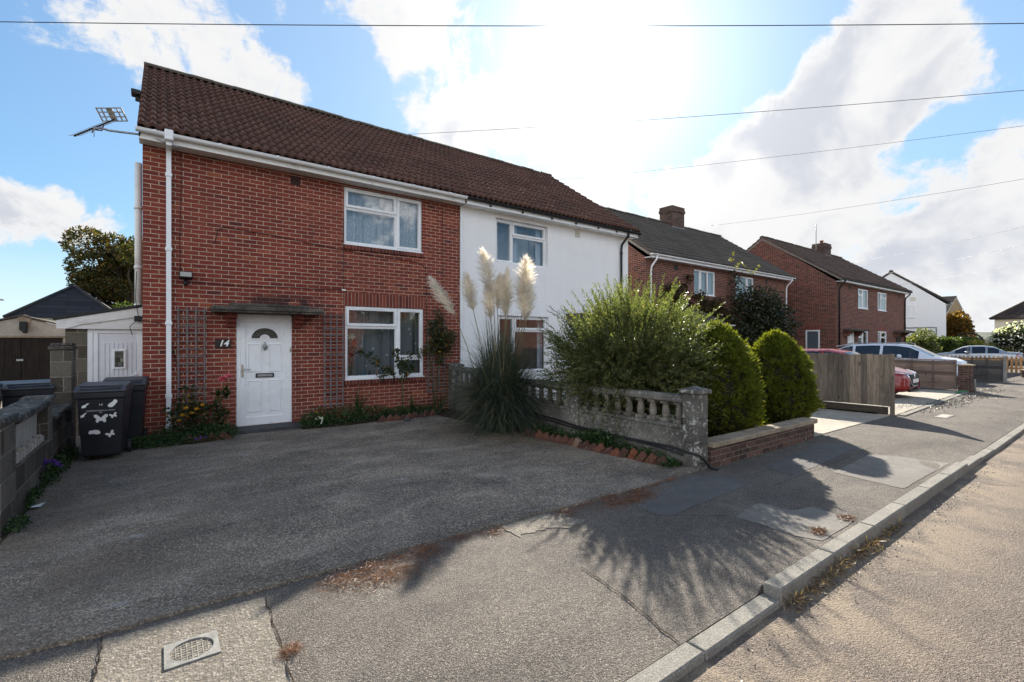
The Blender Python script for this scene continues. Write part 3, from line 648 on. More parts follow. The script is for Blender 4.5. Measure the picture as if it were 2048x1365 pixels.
def gutter(parent, x0, x1, y, z, m, name='gutter', r=.056, brackets=True, label=None):
    mb = MB(); S = 9
    for (rr, sg) in ((r, 1), (r-.006, -1)):
        vs = [(x, y+rr*math.cos(PI+PI*k/S), z+rr*math.sin(PI+PI*k/S)*.95) for x in (x0, x1) for k in range(S+1)]
        fs = [(k, k+1, S+2+k, S+1+k) for k in range(S)]; mb.add(vs, fs if sg > 0 else [f[::-1] for f in fs], True)
    for x in (x0, x1): mb.poly([(x, y+r*math.cos(PI+PI*k/S), z+r*math.sin(PI+PI*k/S)*.95) for k in range(S+1)])
    mb.box(x0, x1, y-r-.004, y-r+.004, z-.004, z+.006)
    if brackets:
        x = x0+.25
        while x < x1:
            vs = [(xx, y+(r+.006)*math.cos(PI+PI*k/S), z+(r+.006)*math.sin(PI+PI*k/S)*.95) for xx in (x-.018, x+.018) for k in range(S+1)]
            mb.add(vs, [(k, k+1, S+2+k, S+1+k) for k in range(S)]); mb.box(x-.018, x+.018, y-r-.009, y-r+.0, z-.02, z+.012); x += .9
    o = mb.build(name, m, parent)
    if label: o['label'] = label
    return o
def pipe(parent, pts, r, m, name='downpipe', collars=(), seg=12, square=False):
    mb = MB()
    if square:
        (x, y, z0), (_, _, z1) = pts[0], pts[-1]; mb.cbox(x-r, x+r, y-r, y+r, min(z0, z1), max(z0, z1), .008)
        for c in collars: mb.cbox(x-r-.01, x+r+.01, y-r-.008, y+r+.006, c-.03, c+.03, .006)
    else:
        mb.tube(pts, r, seg)
        for c in collars:
            x, y = pts[-1][0], pts[-1][1]; mb.tube([(x, y, c-.03), (x, y, c+.03)], r*1.18, seg)
    return mb.build(name, m, parent)
def airbrick(parent, x0, x1, z0, z1, y, m=None, label=None):
    mb = MB(); mb.box(x0, x1, y-.012, y+.02, z0, z1); o = mb.build('air_brick', m or plain('air_brick_clay', (.05, .02, .018), .8), parent)
    h = MB(); nx, nz = 6, 7
    for i in range(nx):
        for k in range(nz):
            a = x0+(x1-x0)*(i+.28)/nx; c = z0+(z1-z0)*(k+.28)/nz; h.box(a, a+(x1-x0)*.44/nx, y-.0145, y-.0115, c, c+(z1-z0)*.44/nz)
    h.build('grille', M_SEAL, o); return o
def chimney(parent, x0, x1, y0, y1, z0, z1, m, pots=0, lead=True):
    mb = MB(); mb.box(x0, x1, y0, y1, z0, z1-.32); mb.box(x0-.04, x1+.04, y0-.04, y1+.04, z1-.32, z1-.17); mb.box(x0-.015, x1+.015, y0-.015, y1+.015, z1-.17, z1)
    c = mb.build('chimney', m, parent)
    for k in range(pots):
        p = MB(); px = x0+(x1-x0)*(k+.5)/pots; p.lathe([(.11, 0), (.10, .2), (.125, .21), (.12, .27), (.08, .275)], (px, (y0+y1)/2, z1), 12); p.build('chimney_pot', plain('terracotta', (.24, .09, .045), .8), c)
    if lead: l = MB(); l.box(x0-.10, x1+.10, y0-.32, y0+.02, z0, z0+.03); l.box(x0-.02, x1+.02, y0-.012, y0-.002, z0, z0+.36); l.build('flashing', plain('lead', (.34, .35, .37), .5, .3), c)
    return c
def house(name, label, X0, X1, Yf, dep, ze, zr, wall, tile, holes, cat='house', ov=(.06, .06), sides=(True, True), gcol=None, fascia=None, pitch=.3, gauge=.33, amp=.022, q=3, lip=.022, wlabel=None, base=None, soff=None):
    t = thing(name, label, cat, ((X0+X1)/2, Yf, 0)); ym = Yf+dep/2; yb = Yf+dep
    mb = MB(); holed(mb, X0, X1, -.1, ze, holes, lambda u, z, d: (u, Yf+d, z), .11)
    mb.poly([(X1, yb, -.1), (X0, yb, -.1), (X0, yb, ze), (X1, yb, ze)]); zi = zr-.10
    if sides[0]: mb.poly([(X0, yb, -.1), (X0, Yf, -.1), (X0, Yf, ze), (X0, ym, zi), (X0, yb, ze)])
    if sides[1]: mb.poly([(X1, Yf, -.1), (X1, yb, -.1), (X1, yb, ze), (X1, ym, zi), (X1, Yf, ze)])
    wo = mb.build('wall', wall, t)
    if wlabel: wo['label'] = wlabel
    xa, xb = X0-ov[0], X1+ov[1]; ye, zv = Yf-.36, ze+.13
    rf = MB(); uv = []; roofslope(rf, uv, xa, xb, (ye, zv), (ym, zr), pitch, gauge, amp, lip, q)
    roofslope(rf, uv, xa, xb, (yb+.36, zv), (ym, zr), pitch, gauge, amp, lip, 1, True)
    k = len(rf.v); th = .07
    under = [(xa, ye, zv-.03), (xb, ye, zv-.03), (xb, ym, zr-th), (xa, ym, zr-th), (xb, yb+.36, zv-.03), (xa, yb+.36, zv-.03)]
    rf.add(under, [(0, 3, 2, 1), (3, 5, 4, 2)])
    for x in [v for v, on in ((xa, sides[0]), (xb, sides[1])) if on]: rf.poly([(x, ye, zv-.03), (x, ye, zv+.02), (x, ym, zr+.02), (x, ym, zr-th)]); rf.poly([(x, yb+.36, zv-.03), (x, yb+.36, zv+.02), (x, ym, zr+.02), (x, ym, zr-th)])
    uv += [(0.2, .2)]*(len(rf.v)-k); ro = rf.build('roof', tile, t, uvs=uv)
    rd = MB(); x = xa
    while x < xb-.05:
        x1 = min(x+.45, xb); j = random.uniform(-.012, .012)
        prof = [(-.16, -.055), (-.13, .005), (-.07, .05), (0, .065), (.07, .05), (.13, .005), (.16, -.055)]
        vs = [(xx, ym+a, zr+.03+b+j) for xx in (x+.001, x1+.012) for a, b in prof]; n_ = len(prof)
        rd.add(vs, [(i, i+1, n_+i+1, n_+i) for i in range(n_-1)] + [tuple(range(n_-1, -1, -1)), tuple(range(n_, 2*n_))]); x = x1
    rd.build('ridge_tiles', M_RIDGE, ro)
    fm = fascia or M_UPVCD
    f = MB(); f.box(xa+.02, xb-.02, Yf-.30, Yf-.278, ze-.05, ze+.12); f.build('fascia', fm, t)
    s_ = MB(); s_.box(xa+.02, xb-.02, Yf-.277, Yf-.001, ze-.042, ze-.022); s_.build('soffit', soff or fm, t)
    for x, on in ((xa, sides[0]), (xb, sides[1])):
        if on:
            b_ = MB(); sg = .012
            for (ya, za, yb_, zb) in ((Yf-.3, zv-.03, ym, zr-.075), (yb+.3, zv-.03, ym, zr-.075)): b_.prism([(x-sg+(.03 if x < X0 else -.03), ya, za-.12), (x-sg+(.03 if x < X0 else -.03), yb_, zb-.12), (x-sg+(.03 if x < X0 else -.03), yb_, zb), (x-sg+(.03 if x < X0 else -.03), ya, za)], (2*sg, 0, 0))
            b_.build('verge_board', base or fm, t)
    gutter(t, xa-.02, xb+.02, Yf-.357, ze+.085, gcol or M_UPVCD, label=None)
    return t
I4 = lambda x, y, z: Matrix.Translation((x, y, z))
GABLE = lambda x, y: Matrix.Translation((x, y, 0)) @ Matrix.Rotation(R(-90), 4, 'Z')   # local across -> -Y, into -> +X
def spin(t, loc, rz): t.location = loc; t.rotation_euler = (0, 0, rz)
# ------------------------------------------------------------ number 14: red brick half of the pair
YF = 9.95; DEP = 7.9; ZE = 4.95; ZR = 8.02
M_VERGE = plain('dark_verge', (.060, .040, .032), .9, var=.3, scale=12.); M_VERGEG = plain('mortar_verge', (.20, .175, .15), .9, var=.3, scale=12.)
W1 = (3.07, 4.84, 3.67, 4.86); W2 = (3.09, 4.88, .85, 2.385); DR = (1.13, 2.075, .08, 2.15)
h14 = house('brick_house', 'red brick half of the pair of houses, with white front door and number 14 plaque', -.22, 5.82, YF, DEP, ZE, ZR, M_BRICK, M_TILE, [W1, W2, DR], ov=(.06, .0), sides=(True, False), base=M_VERGE, gauge=.345, amp=.048, q=8, lip=.036, gcol=M_UPVC)
MF = I4(0, YF, 0)
window(h14, MF, *W1, [(0, .655, .64, 1, 1), (0, .655, 0, .64, 0), (.655, 1, 0, 1, 1)], y=.03, curtain=[(M_NETUP, .0, 1., .14, .032, 30., .97), (M_CURTAIN, .01, .17, .20, .02, 42., .97), (M_CURTAIN, .62, .72, .2, .015, 50., .97)], label='upstairs white window with leaf patterned net curtain')
w2 = window(h14, MF, *W2, [(0, .645, .72, 1, 1), (0, .645, 0, .72, 0), (.645, 1, .27, 1, 1), (.645, 1, 0, .27, 0)], y=.03, curtain=[(M_NETDN, .0, 1., .30, .045, 24., .97)], label='downstairs white window with spotted net curtain')
mb = MB(); mb.box(3.06, 4.905, YF-.004, YF+.03, 2.387, 2.655); mb.build('lintel', M_BRICKV, h14, swap=True)
for (a, b, z) in ((3.05, 4.86, 3.562), (3.07, 4.90, .742)):
    mb = MB(); mb.prism([(a, YF-.045, z), (a, YF+.05, z), (a, YF+.05, z+.105), (a, YF-.045, z+.085)], (b-a, 0, 0)); mb.build('brick_sill', M_SILL, h14, swap=True)
airbrick(h14, 2.05, 2.22, 4.69, 4.86, YF)
# front door
def fdoor():
    a, b, c, d = DR; y = YF
    f = MB(); ring(f, a+.002, b-.002, c, d-.002, y+.012, y+.09, .062, .05); fr = f.build('door', M_UPVC, h14); fr['label'] = 'white front door with fan light, letterbox and lever handle'
    A, B, C, Dz = a+.064, b-.064, c+.052, d-.066; l = MB(); yy = y+.03
    ring(l, A, B, C, Dz, yy-.012, yy+.03, .085, .10)
    P0, P1, Q0, Q1 = A+.07, B-.07, C+.085, Dz-.07
    l.box(P0, P1, yy+.006, yy+.04, Q0, Q1)
    xm = (A+B)/2; g = .035
    def panel(x0, x1, z0, z1):
        ring(l, x0, x1, z0, z1, yy-.008, yy+.0062, .018); l.prism([(x0+.03, yy+.0058, z0+.03), (x1-.03, yy+.0058, z0+.03), (x1-.03, yy+.0058, z1-.03), (x0+.03, yy+.0058, z1-.03)], (0, -.006, 0))
    hW = (P1-P0)/2
    for (x0, x1) in ((P0+.045, xm-.05), (xm+.05, P1-.045)): panel(x0, x1, .32, .92); panel(x0, x1, 1.07, 1.585) if False else panel(x0, x1, 1.07, 1.60)
    lf = l.build('door_leaf', M_UPVC, fr)
    # fan light: half-round bead, glass, small half-round boss
    zc, R0, R1 = 1.70, .265, .225; n = 24
    bd = MB()
    for (ra, rb, ya) in ((R0, R0-.016, -.012), (R0-.016, R1+.006, -.006), (R1+.012, R1, -.014)):
        vs = []
        for k in range(n+1):
            th = PI*k/n; vs += [(xm+ra*math.cos(th), yy+ya, zc+ra*.86*math.sin(th)), (xm+rb*math.cos(th), yy+ya, zc+rb*.86*math.sin(th)), (xm+ra*math.cos(th), yy+.006, zc+ra*.86*math.sin(th)), (xm+rb*math.cos(th), yy+.006, zc+rb*.86*math.sin(th))]
        bd.add(vs, [f for k in range(n) for f in ((4*k, 4*k+4, 4*k+5, 4*k+1), (4*k, 4*k+2, 4*k+6, 4*k+4), (4*k+1, 4*k+5, 4*k+7, 4*k+3))])
    bd.box(xm-R0, xm-.07, yy-.013, yy+.005, zc-.022, zc); bd.box(xm+.07, xm+R0, yy-.013, yy+.005, zc-.022, zc)
    bd.add([(xm+r*math.cos(PI*k/12), yy+v, zc-.022+r*.9*math.sin(PI*k/12)) for k in range(13) for r, v in ((.095, -.0125), (.06, -.0125))], [(2*k, 2*k+2, 2*k+3, 2*k+1) for k in range(12)])
    bd.build('fanlight_bead', M_UPVC, fr)
    gl = MB(); gl.poly([(xm+R1*math.cos(PI*k/n), yy-.002, zc+R1*.86*math.sin(PI*k/n)) for k in range(n+1)]+[(xm-.085*math.cos(PI*k/10)*1., yy-.002, zc+.075*math.sin(PI*k/10)) for k in range(11)]); gl.build('fanlight_glass', plain('obscured_glass', (.055, .05, .04), .12, var=.8, scale=35., bump=.8, bscale=70.), fr)
    h = MB(); x = A+.035; h.cbox(x-.016, x+.016, yy-.026, yy-.012, .98, 1.22, .006); h.tube([(x, yy-.02, 1.13), (x, yy-.065, 1.13), (x+.03, yy-.07, 1.13), (x+.13, yy-.066, 1.118)], .009, 10); h.lathe([(.009, yy-.036), (.011, yy-.03), (.011, yy-.024)], (x, 0, 1.04), 10, 'Y'); h.build('handle', M_METAL, fr)
    s = MB(); s.cbox(xm-.155, xm+.155, yy-.020, yy-.006, .965, 1.045, .005); s.build('letterbox', M_BLACKM, fr); s = MB(); s.cbox(xm-.13, xm+.13, yy-.026, yy-.0205, .982, 1.028, .003); s.build('letterbox_flap', M_DULL, fr)
    k = MB(); k.lathe([(.004, 0), (.014, .02), (.028, .05), (.034, .08), (.026, .11), (.012, .13), (.016, .145), (.005, .165)], (xm, yy-.012, 1.47), 12); k.tube([(xm-.03, yy-.02, 1.55), (xm-.028, yy-.035, 1.50), (xm, yy-.04, 1.475), (xm+.028, yy-.035, 1.50), (xm+.03, yy-.02, 1.55)], .007, 8); k.build('door_knocker', M_DULL, fr)
    bb = MB(); bb.box(a+.06, b-.06, y+.075, y+.10, c, d-.06); bb.build('door_back', M_UPVC, fr)
fdoor()
mb = MB(); mb.cbox(.95, 2.37, 9.47, 9.955, .0, .078, .012); mb.build('doorstep', plain('painted_step', (.045, .045, .05), .7, var=.3, scale=9., bump=.3), h14)
mb = MB(); P = []
mb.cbox(.72, 2.55, YF-.50, YF-.001, 2.185, 2.262, .014); mb.cbox(.745, 2.525, YF-.47, YF-.001, 2.150, 2.184, .008); mb.cbox(1.0, 2.34, YF-.36, YF-.001, 2.263, 2.325, .018)
can = mb.build('door_canopy', M_CANOPY, h14)
for x0, sg in ((.965, 1), (2.085, 1)):
    mb = MB()
    for k, (dy, z) in enumerate(((.10, 1.905), (.19, 1.98), (.28, 2.055))): mb.cbox(x0, x0+.15, YF-dy, YF-.002, z+.004, z+.072, .006)
    mb.cbox(x0+.001, x0+.149, YF-.33, YF-.002, 2.131, 2.149, .004); mb.build('corbel', plain('corbel_brick', (.17, .04, .027), .9, var=.2, scale=8., bump=.4), can)
# white square downpipe, soil pipe, cables
mb = MB(); mb.cbox(.07, .19, 9.53, 9.68, 4.93, 5.10, .012); mb.cbox(.09, .17, 9.6, 9.93, 4.86, 4.93, .008); mb.box(.095, .165, 9.853, 9.923, .08, 4.87)
for c in (4.45, 3.2, 1.95, .72, .2): mb.cbox(.082, .178, 9.842, 9.936, c-.03, c+.03, .006)
mb.build('downpipe', M_UPVC, h14)
pipe(h14, [(-.305, 11.1, 2.15), (-.305, 11.1, 4.92)], .056, M_UPVCD, 'soil_pipe', (2.3, 3.0, 4.1))
mb = MB(); mb.cbox(-.42, -.275, 11.3, 11.5, 6.27, 6.36, .01); mb.box(-.36, -.275, 11.38, 11.44, 6.18, 6.27); mb.build('gable_bracket', M_SEAL, h14)
mb = MB(); mb.box(3.3, 3.75, 13.86, 13.98, 8.05, 8.13); mb.build('ridge_vent', M_RIDGE, h14)
def cable(pts, r=.005, wob=.008):
    P = []
    for a, b in zip(pts, pts[1:]):
        n = max(2, int(math.dist(a, b)/.18))
        for i in range(n): P.append((a[0]+(b[0]-a[0])*i/n+random.uniform(-wob, wob), YF-.012, a[1]+(b[1]-a[1])*i/n+random.uniform(-wob, wob)*.7))
    P.append((pts[-1][0], YF-.012, pts[-1][1])); m_ = MB(); m_.tube(P, r, 6); return m_.build('wall_cable', M_CABLE, h14)
cable([(.30, 4.95), (.30, 4.2), (.285, 3.2), (.30, 2.85)]); cable([(.80, 3.38), (.84, 3.62), (.92, 3.70), (1.7, 3.66), (3.03, 3.53), (4.0, 3.46), (4.72, 3.44), (4.93, 3.33), (4.93, 2.6), (4.945, 1.0)], .006)
cable([(.42, 2.68), (1.0, 2.66), (2.0, 2.69), (3.02, 2.70)]); cable([(3.05, 4.2), (3.045, 3.5), (3.05, 2.7)], .005); cable([(5.36, 4.85), (5.365, 3.6), (5.36, 2.2), (5.37, .9)]); cable([(.15, 1.75), (.22, 1.3), (.28, 1.1), (.29, .5)], .006)
mb = MB(); mb.cbox(3.02, 3.10, YF-.035, YF-.001, 2.68, 2.72, .006); mb.build('junction_box', M_UPVCD, h14)

# things fixed to number 14
t = thing('house_number_plaque', 'dark brown plaque with slanted white number 14 left of the front door', 'house sign', (.95, YF, 1.6))
mb = MB(); mb.cbox(.80, 1.045, YF-.03, YF-.006, 1.525, 1.685, .006); mb.build('plaque', plain('dark_brown_plate', (.022, .012, .012), .4), t)
text_mesh('14', .155, I4(.925, YF-.033, 1.605) @ FACE_S, M_STICK, 'number', t, .002, .28, .004)
t = thing('doorbell', 'small cream bell push on the white door frame', 'doorbell', (2.04, YF, 1.5))
mb = MB(); mb.cbox(2.026, 2.058, YF-.012, YF+.011, 1.44, 1.54, .005); o = mb.build('bell_body', plain('cream_plastic', (.6, .57, .45), .4), t); mb = MB(); mb.cbox(2.033, 2.051, YF-.018, YF-.0125, 1.452, 1.482, .003); mb.build('bell_button', M_SEAL, t)
t = thing('security_light', 'black floodlight with sensor on the brick beside the downpipe', 'floodlight', (.36, YF, 2.75))
mb = MB(); mb.prism([(.27, YF-.08, 2.70), (.27, YF-.20, 2.73), (.27, YF-.20, 2.83), (.27, YF-.08, 2.85)], (.19, 0, 0)); mb.cbox(.33, .40, YF-.10, YF-.002, 2.70, 2.78, .01); mb.build('lamp_head', M_BLACKM, t, bevel=.008)
mb = MB(); mb.cbox(.285, .445, YF-.206, YF-.2005, 2.742, 2.82, .002); mb.build('lens', plain('lamp_glass', (.35, .35, .33), .15, bump=0), t); mb = MB(); mb.lathe([(.02, 2.6), (.032, 2.62), (.034, 2.66), (.02, 2.70)], (.365, YF-.07, 0), 12); mb.tube([(.365, YF-.07, 2.69), (.365, YF-.07, 2.72)], .015, 8); mb.build('sensor', M_BLACKM, t)
def trellis(x0, x1, z0, z1, nv, nh, label, tilt=0.):
    t = thing('garden_trellis', label, 'trellis', ((x0+x1)/2, YF, z0), 'wooden trellises on the front wall'); c = (x0+x1)/2
    sh = lambda x, z: x+tilt*(z-z0)
    mb = MB()
    for i in range(nv):
        x = x0+(x1-x0-.028)*i/(nv-1); mb.cbox(sh(x, z0), sh(x, z0)+.028, YF-.052, YF-.036, z0, z1, .003)
    mb.build('upright_laths', M_TRELLIS, t); mb = MB()
    for k in range(nh):
        z = z0+.05+(z1-z0-.10)*k/(nh-1)+random.uniform(-.006, .006); mb.cbox(x0-.012, x1+.012, YF-.036, YF-.022, z-.013, z+.013, .003)
    mb.build('cross_laths', M_TRELLIS, t)
    for z in (z0+.3, z1-.3): mb = MB(); mb.box(c-.02, c+.02, YF-.0225, YF-.001, z-.02, z+.02); mb.build('wall_block', M_TRELLIS, t)
    return t
trellis(.25, .655, .40, 2.23, 4, 14, 'grey wooden trellis between the white downpipe and the number plaque')
trellis(2.655, 3.05, .30, 2.21, 4, 15, 'grey wooden trellis between the front door and the ground floor window')
trellis(4.95, 5.40, .45, 2.14, 4, 13, 'grey wooden trellis overgrown with climber right of the ground floor window')
# TV aerial
t = thing('tv_aerial', 'television aerial on a bent arm at the left end of the eaves', 'aerial', (-.3, 9.7, 5.0))
mb = MB(); mb.tube([(.25, 9.62, 4.86), (.0, 9.66, 4.93), (-.22, 9.68, 4.97), (-.62, 9.68, 4.93), (-.72, 9.69, 4.945), (-.86, 9.70, 4.90)], .017, 8); mb.build('arm', M_DULL, t)
A = Vector((-1.00, 9.45, 4.67)); B = Vector((-.58, 10.0, 5.23)); ax = (B-A).normalized(); el = ax.cross(Vector((0, 0, 1))).normalized(); upv = el.cross(ax)
mb = MB(); mb.tube([A, B], .014, 6); mb.build('boom', M_BLACKM, t)
mb = MB()
for k in range(15):
    c = A+(B-A)*(.02+.93*k/14); mb.tube([c-el*.10, c+el*.10], .0035, 5)
mb.build('elements', M_DULL, t)
mb = MB(); Rf = Matrix.Translation(B+upv*.07) @ Matrix(((el.x, upv.x, ax.x), (el.y, upv.y, ax.y), (el.z, upv.z, ax.z))).to_4x4()
mb.M = Rf
for x in (-.20, -.125, -.04, .04, .125, .20): mb.box(x-.011, x+.011, -.09, .11, -.004, .004)
for y in (-.09, -.025, .045, .105): mb.box(-.211, .211, y-.009, y+.009, -.0062, -.0042)
mb.box(-.04, .04, -.09, .11, .0041, .007); mb.build('reflector', plain('reflector_grey', (.42, .40, .38), .5, .3), t)
mb = MB(); mb.tube([A+(B-A)*.45, A+(B-A)*.42-Vector((0, 0, .06)), Vector((-.80, 9.69, 4.90)), A+(B-A)*.66-Vector((0, 0, .09)), A+(B-A)*.72], .010, 8); mb.tube([(-.80, 9.66, 4.95), (-.80, 9.66, 4.78)], .005, 6); mb.build('clamp', M_DULL, t)

# ------------------------------------------------------------ white rendered half
WX0 = 5.822; V1 = (6.88, 8.62, 3.66, 4.80); V2 = (6.96, 8.66, .82, 2.31)
hw = house('white_house', 'white rendered half of the pair of houses, behind the pampas grass', WX0, 12.0, YF-.015, DEP, ZE, ZR, M_RENDER, M_TILE, [V1, V2], ov=(0., .15), sides=(False, True), base=M_VERGE, gauge=.345, amp=.048, q=8, lip=.036, gcol=M_BLACKPVC, fascia=M_UPVC)
MW = I4(0, YF-.015, 0)
window(hw, MW, *V1, [(0, .33, 0, 1, 1), (.33, 1, .67, 1, 1), (.33, 1, 0, .67, 0)], y=.09, curtain=[(M_CURTAIN, .0, .12, .18, .02, 46., .98), (M_CURTAIN, .36, .50, .18, .02, 42., .98), (M_CURTAIN, .88, 1., .18, .02, 46., .98), (M_CURTAIN, .0, 1., .5, .035, 18., .97)])
window(hw, MW, *V2, [(0, .33, 0, 1, 1), (.33, 1, .75, 1, 1), (.33, 1, 0, .75, 0)], y=.09, curtain=[(M_CURTAIN, .0, .1, .2, .02, 46., .98), (M_CURTAIN, .88, 1., .2, .02, 46., .98)])
mb = MB(); mb.box(9.66, 9.86, YF-.024, YF-.014, 4.66, 4.86); mb.build('wall_vent', plain('cream_vent', (.55, .52, .42), .6, var=.3, scale=60., bump=0), hw)
mb = MB(); mb.tube([(11.62, 9.58, 5.02), (11.62, 9.6, 4.9), (11.62, 9.86, 4.66), (11.62, 9.88, 4.5), (11.62, 9.88, .1)], .036, 12)
for c in (4.4, 2.8, 1.2): mb.tube([(11.62, 9.88, c-.03), (11.62, 9.88, c+.03)], .046, 12)
mb.build('downpipe', M_BLACKPVC, hw)
mb = MB(); mb.cbox(5.825, 5.875, YF-.05, YF-.016, .0, 4.9, .004); mb.build('render_stop_bead', M_UPVC, hw)
for x in (6.5, 7.5, 8.5, 9.4, 10.3, 11.1): mb = MB(); mb.box(x-.02, x+.02, YF-.36, YF-.30, 4.93, 4.97); mb.build('gutter_bracket', M_BLACKPVC, hw)
mb = MB(); mb.cbox(9.3, 10.7, YF-.55, YF-.016, 2.29, 2.42, .01); mb.build('door_canopy', M_CANOPY, hw)
mb = MB(); mb.box(9.9, 10.75, YF-.03, YF-.016, .1, 2.1); mb.build('door', M_BLACKM, hw)

# ------------------------------------------------------------ outhouse beside number 14
t = thing('outhouse', 'white boarded lean-to with a panelled side door left of the brick house', 'lean-to', (-.7, 11, 0)); YO = 11.0
mb = MB(); mb.box(-1.28, -1.0, YO, 14., -.05, 1.99); mb.box(-1.0, -.24, YO+.3, YO+.4, -.05, 1.9); mb.build('block_wall', M_BLOCK, t)
mb = MB(); mb.prism([(-1.42, YO-.12, 2.00), (-.235, YO-.12, 2.27), (-.235, YO-.12, 2.32), (-1.42, YO-.12, 2.05)], (0, 3.4, 0)); mb.build('roof', M_SEAL, t)
mb = MB(); mb.prism([(-1.38, YO-.10, 1.86), (-1.25, YO-.10, 1.86), (-1.08, YO-.10, 1.93), (-.235, YO-.10, 2.10), (-.235, YO-.10, 2.265), (-1.38, YO-.10, 1.998)], (0, .025, 0)); mb.build('barge_board', M_UPVCD, t)
mb = MB(); mb.prism([(-1.28, YO-.074, 1.86), (-.235, YO-.074, 1.86), (-.235, YO-.074, 2.12), (-1.1, YO-.074, 1.93)], (0, .05, 0)); mb.build('gable_boards', M_UPVCD, t)
mb = MB(); ring(mb, -1.0, -.24, .02, 1.858, YO+.0, YO+.07, .07); mb.box(-.92, -.86, YO+.0, YO+.05, .09, 1.79); d = mb.build('door_frame', M_UPVC, t)
mb = MB(); mb.box(-.858, -.312, YO+.02, YO+.05, .09, 1.79)
for k in range(8): x = -.82+.062*k; mb.cbox(x, x+.056, YO+.010, YO+.0195, .2, 1.62, .006)
dl = mb.build('side_door', plain('white_side_door', (.70, .71, .74), .45, var=.04, bump=0), t)
mb = MB(); ring(mb, -.665, -.475, 1.15, 1.50, YO-.012, YO+.01, .03); w_ = mb.build('door_window', M_UPVC, dl)
mb = MB(); mb.poly([(-.636, YO+.002, 1.178), (-.504, YO+.002, 1.178), (-.504, YO+.002, 1.472), (-.636, YO+.002, 1.472)]); mb.build('leaded_glass', brickmat('leaded_pane', [(0., (.06, .055, .04)), (.5, (.16, .17, .14)), (1., (.3, .29, .22))], (.02, .02, .02), bw=.07, rh=.075, mort=.004, bump=.1), dl)
mb = MB(); mb.cbox(-.345, -.315, YO-.004, YO+.018, .9, 1.1, .004); mb.tube([(-.33, YO-.0, 1.03), (-.33, YO-.05, 1.03), (-.44, YO-.05, 1.025)], .008, 8); mb.build('handle', M_UPVC, dl)
t = thing('sensor_box', 'small dark box with trailing wires under the lean-to eave', 'junction box', (-.3, YO-.12, 2.05)); mb = MB(); mb.cbox(-.36, -.25, YO-.17, YO-.102, 2.0, 2.1, .012); mb.build('box', M_SEAL, t)
mb = MB(); mb.tube([(-.3, YO-.15, 2.1), (-.34, YO-.16, 2.4), (-.325, YO-.12, 2.9)], .006, 6); mb.tube([(-.34, YO-.16, 2.0), (-.42, YO-.2, 1.9), (-.38, YO-.22, 1.76)], .006, 6); mb.tube([(-.25, YO-.17, 2.09), (-.22, 10.4, 2.12), (-.235, 9.93, 2.0), (.06, 9.90, 1.93)], .006, 6); mb.build('wires', M_CABLE, t)
# ------------------------------------------------------------ other houses in the street
Y2 = 11.8; H2W = [(18.62, 20.3, 3.68, 4.78), (22.05, 23.8, 3.68, 4.80)]
h2 = house('brick_house', 'dark tiled brick house with a chimney and climbing plants behind the conifers', 15.28, 27.5, Y2, 7.9, 4.95, 8.05, M_BRICK2, M_TILE2, H2W, gauge=.345, amp=.030, lip=.04, q=3, gcol=M_UPVC, fascia=M_UPVC, base=M_VERGEG)
MF2 = I4(0, Y2, 0)
window(h2, MF2, *H2W[0], [(0, .30, 0, 1, 0), (.30, .66, 0, 1, 1), (.66, 1, 0, 1, 0)], y=.03, curtain=[(M_BLIND, 0, 1, .12, 0., 1., .98)], vents=False)
window(h2, MF2, *H2W[1], [(0, .64, 0, 1, 0), (.64, 1, 0, 1, 1)], y=.03, curtain=[(M_BLIND, 0, 1, .5, 0., 1., .98)], vents=False)
chimney(h2, 22.1, 23.2, 15.3, 16.1, 7.45, 8.95, M_LOWBRICK)
for x in (15.55, 27.2):
    mb = MB(); mb.tube([(x, Y2-.36, 5.0), (x, Y2-.34, 4.85), (x, Y2-.1, 4.6), (x, Y2-.07, 4.4), (x, Y2-.07, .1)], .036, 10); mb.build('downpipe', M_UPVC, h2)
for x in (17.2, 25.0): airbrick(h2, x, x+.22, 4.6, 4.82, Y2, M_SEAL)
# hipped porch with white gutter
p_ = MB(); p_.box(16.4, 18.5, Y2-1.35, Y2-.001, -.05, 2.1); po = p_.build('porch', M_BRICK2, h2)
rf = MB(); rf.add([(15.9, Y2-1.6, 2.3), (18.85, Y2-1.6, 2.3), (18.85, Y2, 2.3), (15.9, Y2, 2.3), (16.9, Y2-.003, 3.25), (17.9, Y2-.003, 3.25)], [(0, 1, 5, 4), (1, 2, 5), (3, 0, 4), (0, 3, 2, 1)]); rf.build('porch_roof', brickmat('porch_tiles', [(0., (.035, .03, .028)), (1., (.06, .05, .045))], (.015, .014, .013), bw=.3, rh=.16, mort=.006), po)
gutter(po, 15.85, 18.9, Y2-1.63, 2.30, M_UPVC, brackets=False); mb = MB(); mb.box(16.2, 18.7, Y2-1.52, Y2-1.40, 2.08, 2.22); mb.build('porch_fascia', M_UPVC, po)

